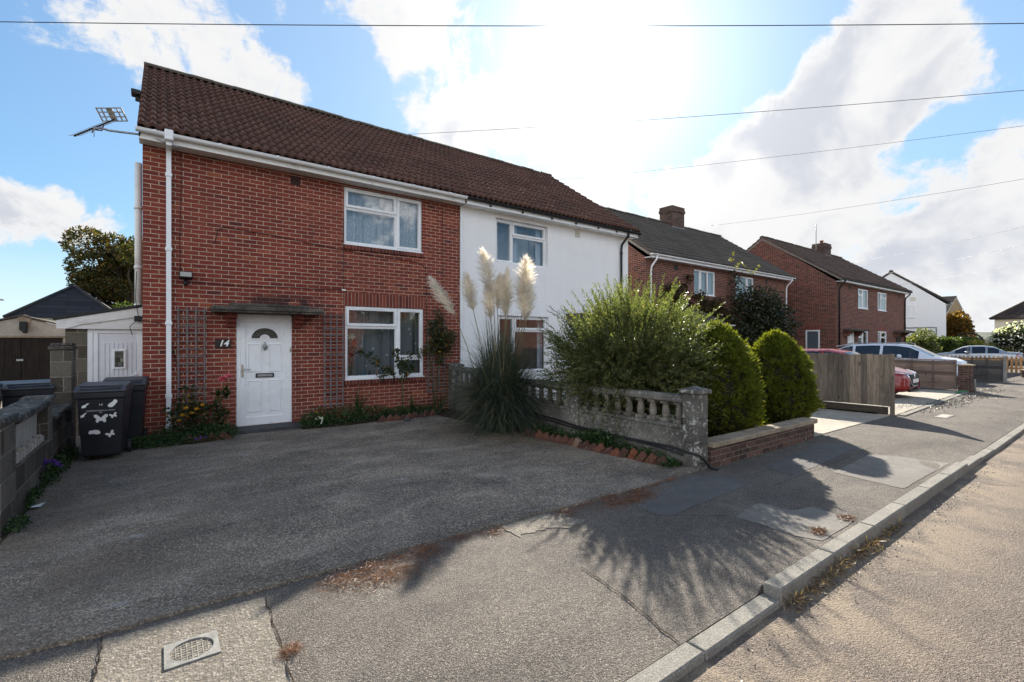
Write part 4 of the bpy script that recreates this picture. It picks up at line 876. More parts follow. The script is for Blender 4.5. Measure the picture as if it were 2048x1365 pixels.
Y3 = 10.2; H3W = [(32.85, 34.5, 3.57, 4.74), (36.2, 37.9, 3.57, 4.74), (32.9, 34.5, 1.0, 2.27), (36.25, 37.9, 1.0, 2.27)]
h3 = house('brick_house', 'brown brick house with black gutters and porch canopies behind the white car', 29.6, 41.8, Y3, 7.9, 4.93, 8.0, M_BRICK2, M_TILE3, H3W, gauge=.345, amp=.03, lip=.04, q=3, gcol=M_BLACKPVC, fascia=M_UPVC, base=M_VERGEG)
MF3 = I4(0, Y3, 0)
for i, q in enumerate(H3W): window(h3, MF3, *q, [(0, .45, .68, 1, 1), (0, .45, 0, .68, 0), (.45, 1, 0, 1, 1)] if i % 2 == 0 else [(0, .35, 0, 1, 1), (.35, 1, .68, 1, 1), (.35, 1, 0, .68, 0)], y=.02, curtain=[(M_BLIND, 0, 1, .3, .0, 1., .98 if i > 1 else .6)], vents=False)
for q in H3W[2:]:
    mb = MB(); mb.box(q[0]-.02, q[1]+.02, Y3-.004, Y3+.03, q[3]+.002, q[3]+.24); mb.build('lintel', M_BRICKV, h3, swap=True)
for x in (30.6, 39.2):
    mb = MB(); mb.cbox(x, x+2.1, Y3-.65, Y3-.001, 2.2, 2.33, .02); c_ = mb.build('door_canopy', M_CANOPY, h3); 
    for xo in (.15, 1.75):
        mb = MB()
        for k in range(3): mb.box(x+xo, x+xo+.2, Y3-.4+.1*k, Y3-.002, 2.12-.1*k, 2.22-.1*k-.001)
        mb.build('corbel', M_BRICK2, c_)
    mb = MB(); mb.box(x+.6, x+1.5, Y3-.03, Y3-.001, .1, 2.15); mb.build('door', M_UPVC if x < 35 else M_BLACKM, h3)
MG3 = GABLE(29.6, 0)
mb = MB(MG3); ring(mb, -11.72, -11.0, .1, 2.27, -.03, .02, .07); d = mb.build('side_door', M_UPVC, h3); mb = MB(MG3); mb.poly([(-11.66, -.01, .15), (-11.06, -.01, .15), (-11.06, -.01, 2.21), (-11.66, -.01, 2.21)]); mb.build('pane', plain('obscured_door_glass', (.10, .12, .14), .2, bump=0), d)
mb = MB(MG3); mb.box(-11.8, -10.9, -.004, .02, 2.275, 2.5); mb.build('lintel', M_BRICKV, h3, swap=True)
chimney(h3, 37.7, 38.8, 13.7, 14.5, 7.4, 8.6, M_LOWBRICK, pots=1)
mb = MB(); mb.tube([(37.3, 14.1, 7.6), (37.3, 14.1, 9.9)], .03, 6); mb.build('aerial_pole', M_DULL, h3)
for x in (29.85, 41.5):
    mb = MB(); mb.tube([(x, Y3-.36, 5.0), (x, Y3-.34, 4.85), (x, Y3-.1, 4.6), (x, Y3-.07, 4.4), (x, Y3-.07, .1)], .042, 10); mb.build('downpipe', M_BLACKPVC, h3)
for x in (31.4, 40.3): airbrick(h3, x, x+.22, 4.55, 4.8, Y3, M_SEAL)

h4 = house('white_house', 'white gable ended house beyond the brown brick house', 55.8, 68., 10.75, 7.6, 4.93, 8.2, M_RENDER, M_TILE3, [(57.5, 59.2, 3.6, 4.75)], gauge=.4, amp=.02, q=2, base=M_BLACKPVC)
MG4 = GABLE(55.8, 0); window(h4, MG4, -13.85, -12.8, 3.78, 4.9, [(0, .5, 0, 1, 0), (.5, 1, 0, 1, 1)], y=-.03, vents=False, room=False, glass=M_GLASSD)
mb = MB(MG4); mb.box(-13.2, -12.8, -.02, .0-.001, 5.3, 5.65); mb.build('vent', M_CREAM, h4); mb = MB(); mb.tube([(55.75, 14.5, 2.86), (55.75, 11.4, 2.86), (55.75, 11.4, 0)], .035, 6); mb.build('pipe', M_BLACKPVC, h4)
mb = MB(); mb.tube([(55.6, 14.0, 2.7), (55.7, 13.1, 2.55), (55.75, 12.9, 2.5)], .05, 6); mb.build('pipe_elbow', M_BLACKPVC, h4)

q4 = R(13); spin(h4, (55.8+6.1*math.cos(q4), 10.75+6.1*math.sin(q4), 0), q4)
h5 = house('brown_house', 'brown tiled house with a buff gable wall behind the autumn tree', -5., 5., 0, 7.5, 4.1, 7.2, M_YELLOW, M_TILE2, [], gauge=.45, amp=.02, q=2)
mb = MB(); mb.box(5.001, 5.012, .0, 7.5, -.1, 2.4); mb.build('orange_brick_base', plain('orange_brick', (.30, .13, .06), .9, var=.3, scale=10.), h5); mb = MB(); mb.tube([(5.06, .5, 3.9), (5.06, .5, 0)], .06, 6); mb.build('downpipe', M_BLACKPVC, h5)
spin(h5, (76.7, 19.9, 0), R(-97))

def hip_house(name, label, w_, d_, ze, zr, wall, tile, inset, wins=(), cat='house', pitchrow=.33):
    t = thing(name, label, cat); mb = MB(); holed(mb, -w_/2, w_/2, -.1, ze, list(wins), lambda u, z, d: (u, d, z), .1)
    mb.poly([(w_/2, d_, -.1), (-w_/2, d_, -.1), (-w_/2, d_, ze), (w_/2, d_, ze)]); mb.poly([(-w_/2, d_, -.1), (-w_/2, 0, -.1), (-w_/2, 0, ze), (-w_/2, d_, ze)]); mb.poly([(w_/2, 0, -.1), (w_/2, d_, -.1), (w_/2, d_, ze), (w_/2, 0, ze)])
    mb.build('wall', wall, t)
    o = .4; a, b, y0, y1, ym = -w_/2-o, w_/2+o, -o, d_+o, d_/2; ra, rb = a+inset, b-inset; r = MB()
    V = [(a, y0, ze), (b, y0, ze), (b, y1, ze), (a, y1, ze), (ra, ym, zr), (rb, ym, zr)]; r.add(V, [(0, 1, 5, 4), (2, 3, 4, 5), (1, 2, 5), (3, 0, 4), (0, 3, 2, 1)]); ro = r.build('roof', tile, t)
    h = MB()
    for p, q in ((0, 4), (1, 5), (2, 5), (3, 4), (4, 5)): h.tube([V[p], V[q]], .11, 6)
    h.build('ridge_tiles', M_RIDGE if tile is not M_SLATE else M_SEAL, ro)
    f = MB(); f.box(a+.05, b-.05, y0+.02, y0+.08, ze-.16, ze-.002); f.build('gutter', M_BLACKPVC, t)
    for q in wins: window(t, I4(0, 0, 0), *q, [(0, 1, .5, 1, 0), (0, 1, 0, .5, 0)], y=.03, vents=False)
    return t
brt = brickmat('brown_hip_tiles', [(0., (.035, .025, .022)), (1., (.075, .05, .04))], (.016, .013, .012), bw=.33, rh=.36, mort=.02, bump=.8)
h6 = hip_house('cream_house', 'cream house with a dark brown hipped roof across the street', 16, 9, 4.6, 8.4, M_CREAM, brt, 4.5, [(-5.3, -4.4, 3.0, 4.1)])
spin(h6, (87.1, 4.25, 0), R(-97))
h7 = hip_house('slate_roofed_bungalow', 'white bungalow with a dark slate hipped roof behind the garage', 12, 4.6, 3.05, 5.28, M_RENDER, M_SLATE, 2.7, [])
for a, b in ((3.4, 4.36), (1.6, 2.05)):
    mb = MB(); mb.box(-6.03, -6.001, a, b, 1.9, 2.98); o = mb.build('window', M_SEAL, h7); mb = MB(); mb.box(-6.036, -6.0305, a+.06, (a+b)/2-.03, 2.0, 2.9); mb.box(-6.036, -6.0305, (a+b)/2+.03, b-.06, 2.0, 2.9); mb.build('pane', plain('bright_pane', (.3, .33, .36), .06, bump=0), o)
spin(h7, (-2.2, 46, 0), R(90))
# house on the other side of the street, behind the photographer (seen mirrored in the windows)
h8 = house('brick_house', 'red brick house across the road, mirrored in the ground floor window', -7, 7, 0, 7.8, 4.95, 8.0, M_BRICK2, M_TILE3, [(-5, -3.2, 3.6, 4.8), (-1, .8, 3.6, 4.8), (3, 4.8, 3.6, 4.8), (-5, -3.2, .9, 2.3), (3, 4.8, .9, 2.3)], gauge=.4, amp=.02, q=2, fascia=M_UPVC, gcol=M_UPVC)
for q in ((-5, -3.2, 3.6, 4.8), (-1, .8, 3.6, 4.8), (3, 4.8, 3.6, 4.8), (-5, -3.2, .9, 2.3), (3, 4.8, .9, 2.3)): window(h8, I4(0, 0, 0), *q, [(0, .5, 0, 1, 1), (.5, 1, 0, 1, 1)], y=.03, vents=False, glass=M_GLASSD, room=False)
spin(h8, (8.5, -14.0, 0), PI)
h9 = copy_tree(h8); h9['label'] = 'second red brick house across the road, mirrored in the white house window'; spin(h9, (26.5, -14.0, 0), PI)

# garage at the end of the neighbouring drive
t = thing('garage', 'old cream gabled garage with black double doors and a camera over them', 'garage', (-3.6, 22, 0)); yg = 22.
mb = MB(); mb.box(-4.75, -4.6, yg, yg+5, 0, 2.05); mb.box(-2.62, -2.5, yg, yg+5, 0, 2.05); mb.build('wall', M_PANELC, t)
mb = MB(); mb.prism([(-4.85, yg-.05, 1.78), (-2.42, yg-.05, 1.78), (-2.42, yg-.05, 2.08), (-3.6, yg-.05, 2.42), (-4.85, yg-.05, 2.08)], (0, .12, 0)); g_ = mb.build('gable', M_PANELC, t)
mb = MB(); mb.prism([(-3.62, yg-.09, 2.12), (-3.42, yg-.09, 2.12), (-3.36, yg-.09, 2.44), (-3.52, yg-.09, 2.52), (-3.70, yg-.09, 2.44)], (0, .038, 0)); mb.box(-4.85, -2.42, yg-.08, yg-.051, 1.76, 1.82); mb.build('gable_trim', M_COPE, g_)
mb = MB(); mb.prism([(-4.98, yg-.12, 2.05), (-3.6, yg-.12, 2.45), (-3.6, yg-.12, 2.50), (-4.98, yg-.12, 2.10)], (0, 5.2, 0)); mb.prism([(-3.6, yg-.12, 2.45), (-2.34, yg-.12, 2.08), (-2.34, yg-.12, 2.13), (-3.6, yg-.12, 2.50)], (0, 5.2, 0)); mb.build('roof', M_CANOPY, t)
for a, b in ((-4.58, -3.62), (-3.6, -2.64)): mb = MB(); mb.box(a, b, yg-.03, yg+.02, .03, 1.758); mb.build('door', M_BLACKDOOR, t)
mb = MB(); mb.box(-4.6, -2.62, yg+.021, yg+.06, 0, 1.78); mb.build('dark_backing', M_SEAL, t)  # black sheet added behind the doors so no daylight shows through gaps
mb = MB(); mb.box(-3.72, -3.56, yg-.05, yg-.031, 1.0, 1.06); mb.build('hasp', M_DULL, t)
t = thing('security_camera', 'black security camera on the gable of the old garage', 'camera', (-3.55, yg-.1, 2.1)); mb = MB(); mb.cbox(-3.62, -3.44, yg-.30, yg-.10, 1.98, 2.28, .03); mb.build('camera_body', M_BLACKM, t); mb = MB(); mb.lathe([(.05, yg-.40), (.07, yg-.38), (.07, yg-.3)], (-3.47, 0, 1.97), 12, 'Y'); mb.build('lens', M_BLACKM, t)

# ------------------------------------------------------------ block boundary wall, left
WXL = -1.06
def capped_pier(name, label, x0, x1, y0, y1, z, m, capm, ov=.035, ch=.10, cat='pier', group=None, pyr=True, parent=None):
    t = parent or thing(name, label, cat, ((x0+x1)/2, (y0+y1)/2, 0), group)
    mb = MB(); mb.cbox(x0, x1, y0, y1, -.1, z-ch, .012); mb.build('shaft', m, t)
    mb = MB(); a, b, c, d = x0-ov, x1+ov, y0-ov, y1+ov; mb.cbox(a, b, c, d, z-ch+.001, z-ch*.45, .008); e = .02
    if pyr: mb.add([(a+e, c+e, z-ch*.45), (b-e, c+e, z-ch*.45), (b-e, d-e, z-ch*.45), (a+e, d-e, z-ch*.45), ((a+b)/2, (c+d)/2, z)], [(0, 1, 4), (1, 2, 4), (2, 3, 4), (3, 0, 4)])
    else: mb.cbox(a+e, b-e, c+e, d-e, z-ch*.45+.001, z, .01)
    mb.build('cap', capm, t); return t
t = thing('block_wall', 'low grey block wall with a pierced buff panel, left of the drive', 'wall', (WXL-.1, 7.2, 0))
mb = MB(); mb.box(WXL-.20, WXL-.02, 6.24, 7.80, -.1, .46); mb.box(WXL-.21, WXL, 7.80, 8.12, -.1, .93); mb.box(WXL-.21, WXL, 5.72, 6.24, -.1, .93); mb.box(WXL-.19, WXL-.03, 8.12, 9.5, -.1, .66); mb.build('block_courses', M_BLOCK, t)
mb = MB(); mb.cbox(WXL-.24, WXL+.035, 6.20, 7.84, .885, .965, .014); mb.cbox(WXL-.26, WXL+.03, 5.68, 6.195, .931, 1.0, .014); mb.cbox(WXL-.25, WXL+.03, 7.845, 8.16, .931, .985, .014); mb.cbox(WXL-.24, WXL+.04, 8.165, 9.48, .662, .735, .014); mb.build('coping', concmat('dark_coping', (.095, .092, .085), la=.5, dark=.4), t)
mb = MB(); mb.box(WXL-.16, WXL-.09, 6.25, 7.79, .47, .883)
mb.build('pierced_panel', M_PANELC, t); mb = MB()
n = 11
for k in range(n):
    y = 6.30+k*.137
    mb.cbox(WXL-.088, WXL-.02, y, y+.072, .47, .545+.035*(k % 2), .006); mb.cbox(WXL-.088, WXL-.025, y, y+.06, .845, .883, .004)
mb.build('panel_blocks', M_PANELC, t)
mb = MB(); mb.cbox(WXL-.2, WXL+.01, 6.245, 7.795, .462, .485, .006); mb.build('panel_ledge', M_BLOCK, t)
t = thing('block_wall', 'end of the block wall with projecting copings beside the road edge', 'wall', (-1.6, 5.5, 0))
mb = MB(); mb.box(-3.2, WXL-.22, 5.74, 5.94, -.1, .62); mb.build('block_courses', M_BLOCK, t); mb = MB(); mb.cbox(-3.2, WXL-.225, 5.70, 5.98, .622, .70, .014); mb.build('coping', M_COPE, t)
capped_pier('gate_pier', 'tall grey block pier between the neighbouring bins and the side passage', -1.27, -1.03, 9.52, 9.88, 1.62, M_BLOCK, M_CANOPY, .02, .1, pyr=False)

# ------------------------------------------------------------ wheelie bins
def make_bin(lidopen=0.):
    t = thing('wheelie_bin', '', 'wheelie bin', (0, 0, 0)); b = MB()
    def sect(z, x, y0, y1): return [(-x, y0, z), (x, y0, z), (x, y1, z), (-x, y1, z)]
    S = [sect(.07, .20, -.25, .20), sect(.09, .215, -.27, .22), sect(.88, .262, -.335, .285), sect(.89, .275, -.35, .30), sect(.965, .278, -.352, .302), sect(.97, .26, -.335, .285)]
    vs = [p for s in S for p in s]; b.add(vs, [(4*i+k, 4*i+(k+1) % 4, 4*i+4+(k+1) % 4, 4*i+4+k) for i in range(len(S)-1) for k in range(4)]+[(3, 2, 1, 0), (20, 21, 22, 23)])
    b.build('bin_body', M_BIN, t, bevel=.018)
    l = MB(); Sx = [(-.375, .985, .285), (-.38, 1.01, .285), (-.30, 1.045, .25), (.20, 1.075, .24), (.33, 1.04, .26), (.335, .985, .27)]
    l.prism([(-.286, -.378, .972), (-.286, -.378, 1.0), (-.286, -.29, 1.045), (-.286, .18, 1.085), (-.286, .30, 1.06), (-.286, .33, .985), (-.286, .33, .972)], (.572, 0, 0)); lo = l.build('lid', M_LID, t, bevel=.02)
    r = MB(); r.tube([(-.22, -.36, 1.025), (-.21, -.395, 1.03), (.21, -.395, 1.03), (.22, -.36, 1.025)], .012, 8); r.cbox(-.245, .245, -.30, -.24, 1.046, 1.062, .006); r.build('lid_handle', M_LID, lo)
    h = MB(); h.tube([(-.24, .29, .97), (-.24, .38, .99), (.24, .38, .99), (.24, .29, .97)], .016, 8); h.build('grab_bar', M_BIN, t)
    for s in (-1, 1):
        w_ = MB(); w_.lathe([(.03, -.028), (.088, -.028), (.098, -.018), (.098, .018), (.088, .028), (.03, .028)], (s*.245, .235, .10), 20, 'X'); w_.build('wheel', M_SEAL, t)
    a = MB(); a.tube([(-.22, .235, .10), (.22, .235, .10)], .014, 8); a.build('axle', M_DULL, t); return t
BG = 'black wheelie bins'
bins = []
proto = make_bin()
for (x, y, rz, lab) in ((-.60, 8.74, -.10, 'black wheelie bin with white butterfly stickers in front of the outhouse'), (-.42, 9.72, -.05, 'second black wheelie bin hidden behind the one with butterfly stickers'),
                        (-1.98, 9.1, .35, 'black wheelie bin with tilted lid behind the low block wall'), (-1.55, 9.75, .2, 'black wheelie bin tucked between the block wall bin and the tall pier')):
    b = proto if not bins else copy_tree(proto); spin(b, (x, y, .02), rz); b.scale = (.94, .94, .97); b['label'] = lab; b['group'] = BG; bins.append(b)
for c in kids(bins[2]):
    if c.name.startswith('lid'): c.rotation_euler = (R(-5), R(3), 0); c.location = (0, .0, .035)
def on_bin(u, z): return (u, -.25-.02-(z-.09)*.0823-.0035, z)
BM = Matrix.Translation((0, 0, 0))
def sticker(pts, cx, cz, s, rot=0.):
    mb = MB(); c, si = math.cos(rot), math.sin(rot); P = [on_bin(cx+(x*c-z*si)*s, cz+(x*si+z*c)*s) for x, z in pts]; b0 = bins[0]
    me = MB(); me.v = P; n = len(P); me.f = [tuple(range(n))]; me.sm = [False]
    m_ = bpy.data.meshes.new('butterfly_sticker'); m_.from_pydata(P, [], me.f); m_.materials.append(M_STICK); o = bpy.data.objects.new('butterfly_sticker', m_); link(o, b0)
BH = [(.0, .15), (.22, .42), (.62, .78), (1., .74), (.96, .34), (.62, .02), (.74, -.22), (.70, -.58), (.44, -.72), (.16, -.30), (.03, -.42)]
BF = BH+[(-x, z) for x, z in BH[::-1][:-1]]
SIDE = [(-.9, -.5), (-.3, -.7), (.3, -.35), (.6, .0), (.95, .3), (.85, .75), (.5, .95), (.0, .5), (-.6, .25), (-1., -.1)]
SM = [(-.9, -.3), (-.1, -.4), (.2, .0), (.9, .25), (.6, .45), (.0, .3), (-.7, .25)]
for p, cx, cz, s, r in ((SM, -.165, .79, .055, .35), (SIDE, .135, .80, .062, .2), (SM, -.185, .66, .05, .5), (BF, .0, .60, .078, .0), (BF, .14, .635, .045, .35), (SIDE, -.07, .42, .062, 2.5), (BF, .105, .375, .052, .55)): sticker(p, cx, cz, s, r)
TB = I4(0, -.27-(.79-.09)*.0823-.004, .79) @ Matrix.Rotation(R(4.7), 4, 'X') @ FACE_S
def bin_text(s, size, x, z, name):
    M_ = I4(x, -.27-(z-.09)*.0823-.004, z) @ Matrix.Rotation(R(4.7), 4, 'X') @ FACE_S
    l0, r0 = bins[0].location.copy(), bins[0].rotation_euler.copy(); bins[0].location = (0, 0, 0); text_mesh(s, size, M_, M_STICK, name, bins[0], .0008); bins[0].location = l0
bin_text('14', .045, .0, .795, 'bin_number'); bin_text('BOURNEMOUTH BOROUGH COUNCIL', .018, .0, .715, 'council_lettering'); bin_text('2004', .018, .0, .69, 'council_year')

# ------------------------------------------------------------ balustrade wall
t = thing('balustrade_wall', 'weathered stone balustrade wall between the drive and the shrub', 'balustrade', (5.6, 6.7, 0)); BX = 5.60
mb = MB()
for (y0, y1, z0) in ((3.66, 5.57, 0), (5.80, 7.70, 0), (7.92, 9.62, .12)):
    mb.box(BX-.075, BX+.075, y0, y1, -.1, .49+z0); mb.cbox(BX-.095, BX+.095, y0, y1, .492+z0, .545+z0, .01)
mb.build('plinth', M_BAL, t)
mb = MB()
for (y0, y1, z0) in ((3.66, 5.57, 0), (5.80, 7.70, 0), (7.92, 9.62, .12)): mb.cbox(BX-.10, BX+.10, y0, y1, .835+z0, .93+z0, .014)
mb.build('coping_rail', M_BAL, t)
for (y0, y1, n, z0) in ((3.66, 5.57, 9, 0), (5.80, 7.70, 8, 0), (7.92, 9.62, 7, .12)):
    for k in range(n):
        y = y0+(y1-y0)*(k+.5)/n; b = MB(); b.cbox(BX-.062, BX+.062, y-.062, y+.062, .546+z0, .60+z0, .006); b.cbox(BX-.058, BX+.058, y-.058, y+.058, .795+z0, .834+z0, .006)
        b.lathe([(.046, .60+z0), (.048, .625+z0), (.052, .66+z0), (.050, .70+z0), (.043, .745+z0), (.040, .775+z0), (.048, .795+z0)], (BX, y, 0), 14); b.build('baluster', M_BALC, t)
for i, (y0, y1, z) in enumerate(((3.42, 3.65, 1.07), (5.575, 5.795, .99), (7.705, 7.915, 1.0), (9.63, 9.9, 1.15))):
    mb = MB(); zz = -.1; hs = [.33, .64, z-.10] if i == 0 else [z-.10]
    for q in hs: mb.cbox(BX-.115, BX+.115, y0, y1, zz, q, .010); zz = q+.001
    o = mb.build('pier', M_BALP, t); mb = MB(); a, b, c, d = BX-.15, BX+.15, y0-.035, y1+.035; mb.cbox(a, b, c, d, z-.099, z-.045, .01); e = .022
    mb.add([(a+e, c+e, z-.045), (b-e, c+e, z-.045), (b-e, d-e, z-.045), (a+e, d-e, z-.045), (BX, (c+d)/2, z)], [(0, 1, 4), (1, 2, 4), (2, 3, 4), (3, 0, 4)]); mb.build('pier_cap', M_BALP, o)
# low brick garden wall
t = thing('low_brick_wall', 'low brown brick wall with a buff coping in front of the conifers', 'wall', (7.3, 3.45, 0))
mb = MB(); mb.box(5.73, 8.88, 3.385, 3.56, -.1, .262); mb.build('brick_courses', M_LOWBRICK, t); x = 5.725; mb = MB()
while x < 8.9:
    x1 = min(x+.62, 8.93); mb.cbox(x+.002, x1-.004, 3.345, 3.60, .263, .335+random.uniform(-.003, .003), .012); x = x1
mb.build('coping', M_COPE, t)
t = thing('black_hose', 'black hosepipe trailing along the foot of the balustrade wall', 'hose', (5.5, 5, 0))
mb = MB(); P = [(5.50, 7.3, .35), (5.47, 6.6, .33), (5.46, 6.0, .30), (5.45, 5.5, .26), (5.46, 5.0, .25), (5.45, 4.5, .24), (5.46, 4.1, .24), (5.455, 3.8, .245), (5.46, 3.6, .22), (5.47, 3.39, .20), (5.55, 3.385, .15), (5.64, 3.37, .06), (5.68, 3.34, .018), (5.70, 3.28, .016)]
mb.tube(P, .017, 8); mb.tube([(p[0]-.012, p[1]+.02, p[2]-.03-.02*math.sin(i)) for i, p in enumerate(P[:9])], .013, 8); mb.build('hose_run', M_CABLE, t)

# ------------------------------------------------------------ fences
t = thing('timber_fence', 'weathered grey upright board fence beside the neighbouring drive', 'fence', (13, 6, 0)); FX = 13.0
mb = MB(); y = 3.425
while y < 9.6:
    w_ = random.uniform(.115, .13); k = random.uniform(-.006, .006); z1 = 1.345+random.uniform(-.008, .01); mb.prism([(FX-.030+k, y, .20), (FX-.018+k, y+w_, .20), (FX-.006+k, y+w_, .20), (FX-.010+k, y, .20)], (0, 0, z1-.20)); y += w_-.012
mb.build('boards', M_WOODV, t)
mb = MB()
for z in (.38, 1.15): mb.cbox(FX+.004, FX+.055, 3.47, 9.6, z, z+.07, .006)
mb.build('rail', M_WOODV, t); mb = MB(); mb.cbox(FX-.035, FX+.01, 3.47, 9.6, .03, .185, .006); mb.build('gravel_board', M_WOODD, t)
for y in (3.40, 6.5, 9.6): mb = MB(); mb.cbox(FX-.04, FX+.06, y-.035, y+.034, -.1, 1.36, .006); mb.build('post', M_WOODV, t)
def lap_fence(name, label, p, q, h, m, npan, post=None, posth=None, group=None):
    t = thing(name, label, 'fence', (p[0], p[1], 0), group); d = Vector((q[0]-p[0], q[1]-p[1], 0)); L = d.length; M_ = I4(p[0], p[1], 0) @ Matrix.Rotation(math.atan2(d.y, d.x), 4, 'Z')
    for k in range(npan):
        a, b = L*k/npan+.04, L*(k+1)/npan-.04; mb = MB(M_); n = int((h-.05)/.115)
        for i in range(n): z = .05+i*.115+random.uniform(-.005, .005); mb.prism([(a, -.012, z), (a, .0, z), (a, .012, z+.13), (a, .004, z+.13)], (b-a, 0, 0))
        mb.build('panel', m, t); mb = MB(M_)
        for i in range(4): x = a+(b-a-.035)*i/3; mb.cbox(x, x+.035, .0125, .04, .04, h, .004); mb.cbox(x, x+.035, -.036, -.0125, .04, h, .004)
        mb.cbox(a, b, -.04, .04, h+.001, h+.035, .006); mb.build('battens', m, t)
    if post:
        for k in range(npan+1): mb = MB(M_); x = L*k/npan; mb.cbox(x-.05, x+.05, -.05, .05, -.1, posth, .012); mb.build('post', post, t)
    return t
lap_fence('panel_fence', 'brown lapped panel fence with a brick pier at its end behind the red car', (21.0, 3.75), (21.0, 9.2), 1.0, M_WOODY, 3)
lap_fence('panel_fence', 'dark grey panel fence with pale concrete posts beyond the brick pier', (27.05, 3.45), (27.05, 9.3), .93, M_GREYW, 4, M_POST, 1.04)
t = thing('brick_pier', 'broken brown brick pier with a stone cap at the pavement edge', 'pier', (21.05, 3.55, 0))
mb = MB(); mb.box(20.9, 21.22, 3.42, 3.74, -.1, .84)
for k, (a, h) in enumerate(((.10, .62), (.2, .44), (.3, .26), (.42, .14))): mb.box(21.2205+.1*k, 21.2205+.1*(k+1)-.001, 3.46, 3.70, -.1, h)
mb.build('shaft', M_LOWBRICK, t); mb = MB(); mb.cbox(20.85, 21.28, 3.37, 3.79, .841, .885, .01); mb.add([(20.88, 3.40, .885), (21.25, 3.40, .885), (21.25, 3.76, .885), (20.88, 3.76, .885), (21.06, 3.58, .92)], [(0, 1, 4), (1, 2, 4), (2, 3, 4), (3, 0, 4)]); mb.build('cap', M_COPE, t)
t = thing('picket_fence', 'low honey coloured picket fence at the far drive beside the silver car', 'fence', (33, 3.4, 0)); mb = MB()
for k in range(44):
    y = 3.5+k*.155; mb.prism([(33.2, y, .1), (33.2, y+.085, .1), (33.2, y+.085, .85), (33.2, y+.0425, .93), (33.2, y, .85)], (.02, 0, 0))
mb.build('pickets', M_PICKET, t); mb = MB()
for z in (.3, .7): mb.box(33.2205, 33.26, 3.5, 10.3, z, z+.08)
mb.build('rail', M_PICKET, t); mb = MB()
for y in (3.42, 6.9): mb.cbox(33.2, 33.3, y-.05, y+.045, -.1, .95, .008)
mb.build('post', M_PICKET, t)
t = thing('low_brick_wall', 'low dark brick wall stub beside the picket fence', 'wall', (34, 3.3, 0)); mb = MB(); mb.box(31.2, 36., 3.25, 3.45, -.1, .30); mb.build('brick_courses', M_LOWBRICK, t); mb = MB(); mb.cbox(31.15, 36.05, 3.2, 3.5, .301, .36, .01); mb.build('coping', M_COPE, t)
# ------------------------------------------------------------ plants
G_SHRUB = leafmat('shrub_leaf', [(0., (.058, .070, .034)), (.5, (.100, .120, .054)), (.85, (.155, .165, .070)), (1., (.23, .205, .09))], .45, .42, .22)
G_CON = leafmat('golden_conifer_spray', [(0., (.058, .078, .016)), (.5, (.110, .142, .022)), (.88, (.160, .188, .030)), (1., (.22, .225, .045))], .46, .6, .15, (1.6, 1.45, .5))
G_DEAD = leafmat('brown_conifer_spray', [(0., (.03, .016, .008)), (.6, (.075, .034, .016)), (1., (.13, .07, .03))], .2, .8, .1)
G_OAK = leafmat('autumn_oak_leaf', [(0., (.035, .038, .012)), (.45, (.055, .062, .019)), (.75, (.10, .075, .021)), (1., (.18, .095, .025))], .4)
G_DARK = leafmat('dark_evergreen_leaf', [(0., (.012, .018, .008)), (.6, (.025, .034, .013)), (.9, (.05, .055, .02)), (1., (.11, .05, .025))], .3, .32, .5)
G_CLIMB = leafmat('climber_leaf', [(0., (.02, .018, .010)), (.5, (.045, .035, .016)), (.85, (.09, .05, .02)), (1., (.16, .13, .05))], .35)
G_ROSE = leafmat('rose_leaf', [(0., (.018, .030, .012)), (.7, (.04, .06, .02)), (.9, (.12, .09, .025)), (1., (.30, .14, .03))], .35, .35)
G_COVER = leafmat('ground_cover_leaf', [(0., (.016, .038, .012)), (.6, (.034, .070, .022)), (1., (.07, .12, .035))], .35, .4)
G_BLADE = leafmat('pampas_blade', [(0., (.030, .044, .040)), (.5, (.050, .068, .055)), (.86, (.085, .10, .065)), (.95, (.17, .14, .08)), (1., (.30, .24, .14))], .3, .4)
G_PLUME = leafmat('pampas_plume_hair', [(0., (.78, .70, .62)), (.6, (.90, .85, .78)), (1., (.96, .94, .90))], .5, .8, .1, (1.1, 1.05, 1.))
G_HEDGE = leafmat('hedge_leaf', [(0., (.03, .05, .012)), (.6, (.06, .09, .02)), (1., (.13, .15, .035))], .4)
G_YEL = leafmat('yellow_green_leaf', [(0., (.09, .10, .02)), (.6, (.19, .18, .035)), (1., (.32, .26, .06))], .45)
G_ORANGE = leafmat('orange_autumn_leaf', [(0., (.05, .045, .012)), (.5, (.14, .085, .02)), (1., (.36, .15, .03))], .45)
G_PALEPK = leafmat('pale_pink_grass', [(0., (.22, .15, .12)), (1., (.45, .33, .28))], .4)
PETAL = leafmat('pink_petal', [(0., (.50, .08, .16)), (1., (.75, .25, .36))], .4); PETALY = leafmat('yellow_petal', [(0., (.55, .22, .02)), (1., (.75, .50, .05))], .4)
PETALV = leafmat('violet_petal', [(0., (.10, .03, .36)), (1., (.22, .08, .55))], .4); PETALW = leafmat('white_petal', [(0., (.6, .6, .55)), (1., (.8, .8, .76))], .3); PETALR = leafmat('red_petal', [(0., (.35, .015, .012)), (1., (.55, .05, .03))], .3)

def twig(mb, a, b, r0, r1, n=4, wob=.05):
    P = [a.lerp(b, i/n)+Vector([random.uniform(-wob, wob) for _ in range(3)])*(a-b).length*(1 if 0 < i < n else 0) for i in range(n+1)]; mb.tube(P, [r0+(r1-r0)*i/n for i in range(n+1)], 6); return P
def trunk(parent, base, top, r, limbs, m=M_BARK, name='trunk'):
    mb = MB(); base = Vector(base); top = Vector(top); P = twig(mb, base, top, r, r*.45, 5, .03)
    for L in limbs: twig(mb, P[random.choice((2, 3, 4))], Vector(L), r*.42, r*.10, 4, .06)
    return mb.build(name, m, parent)

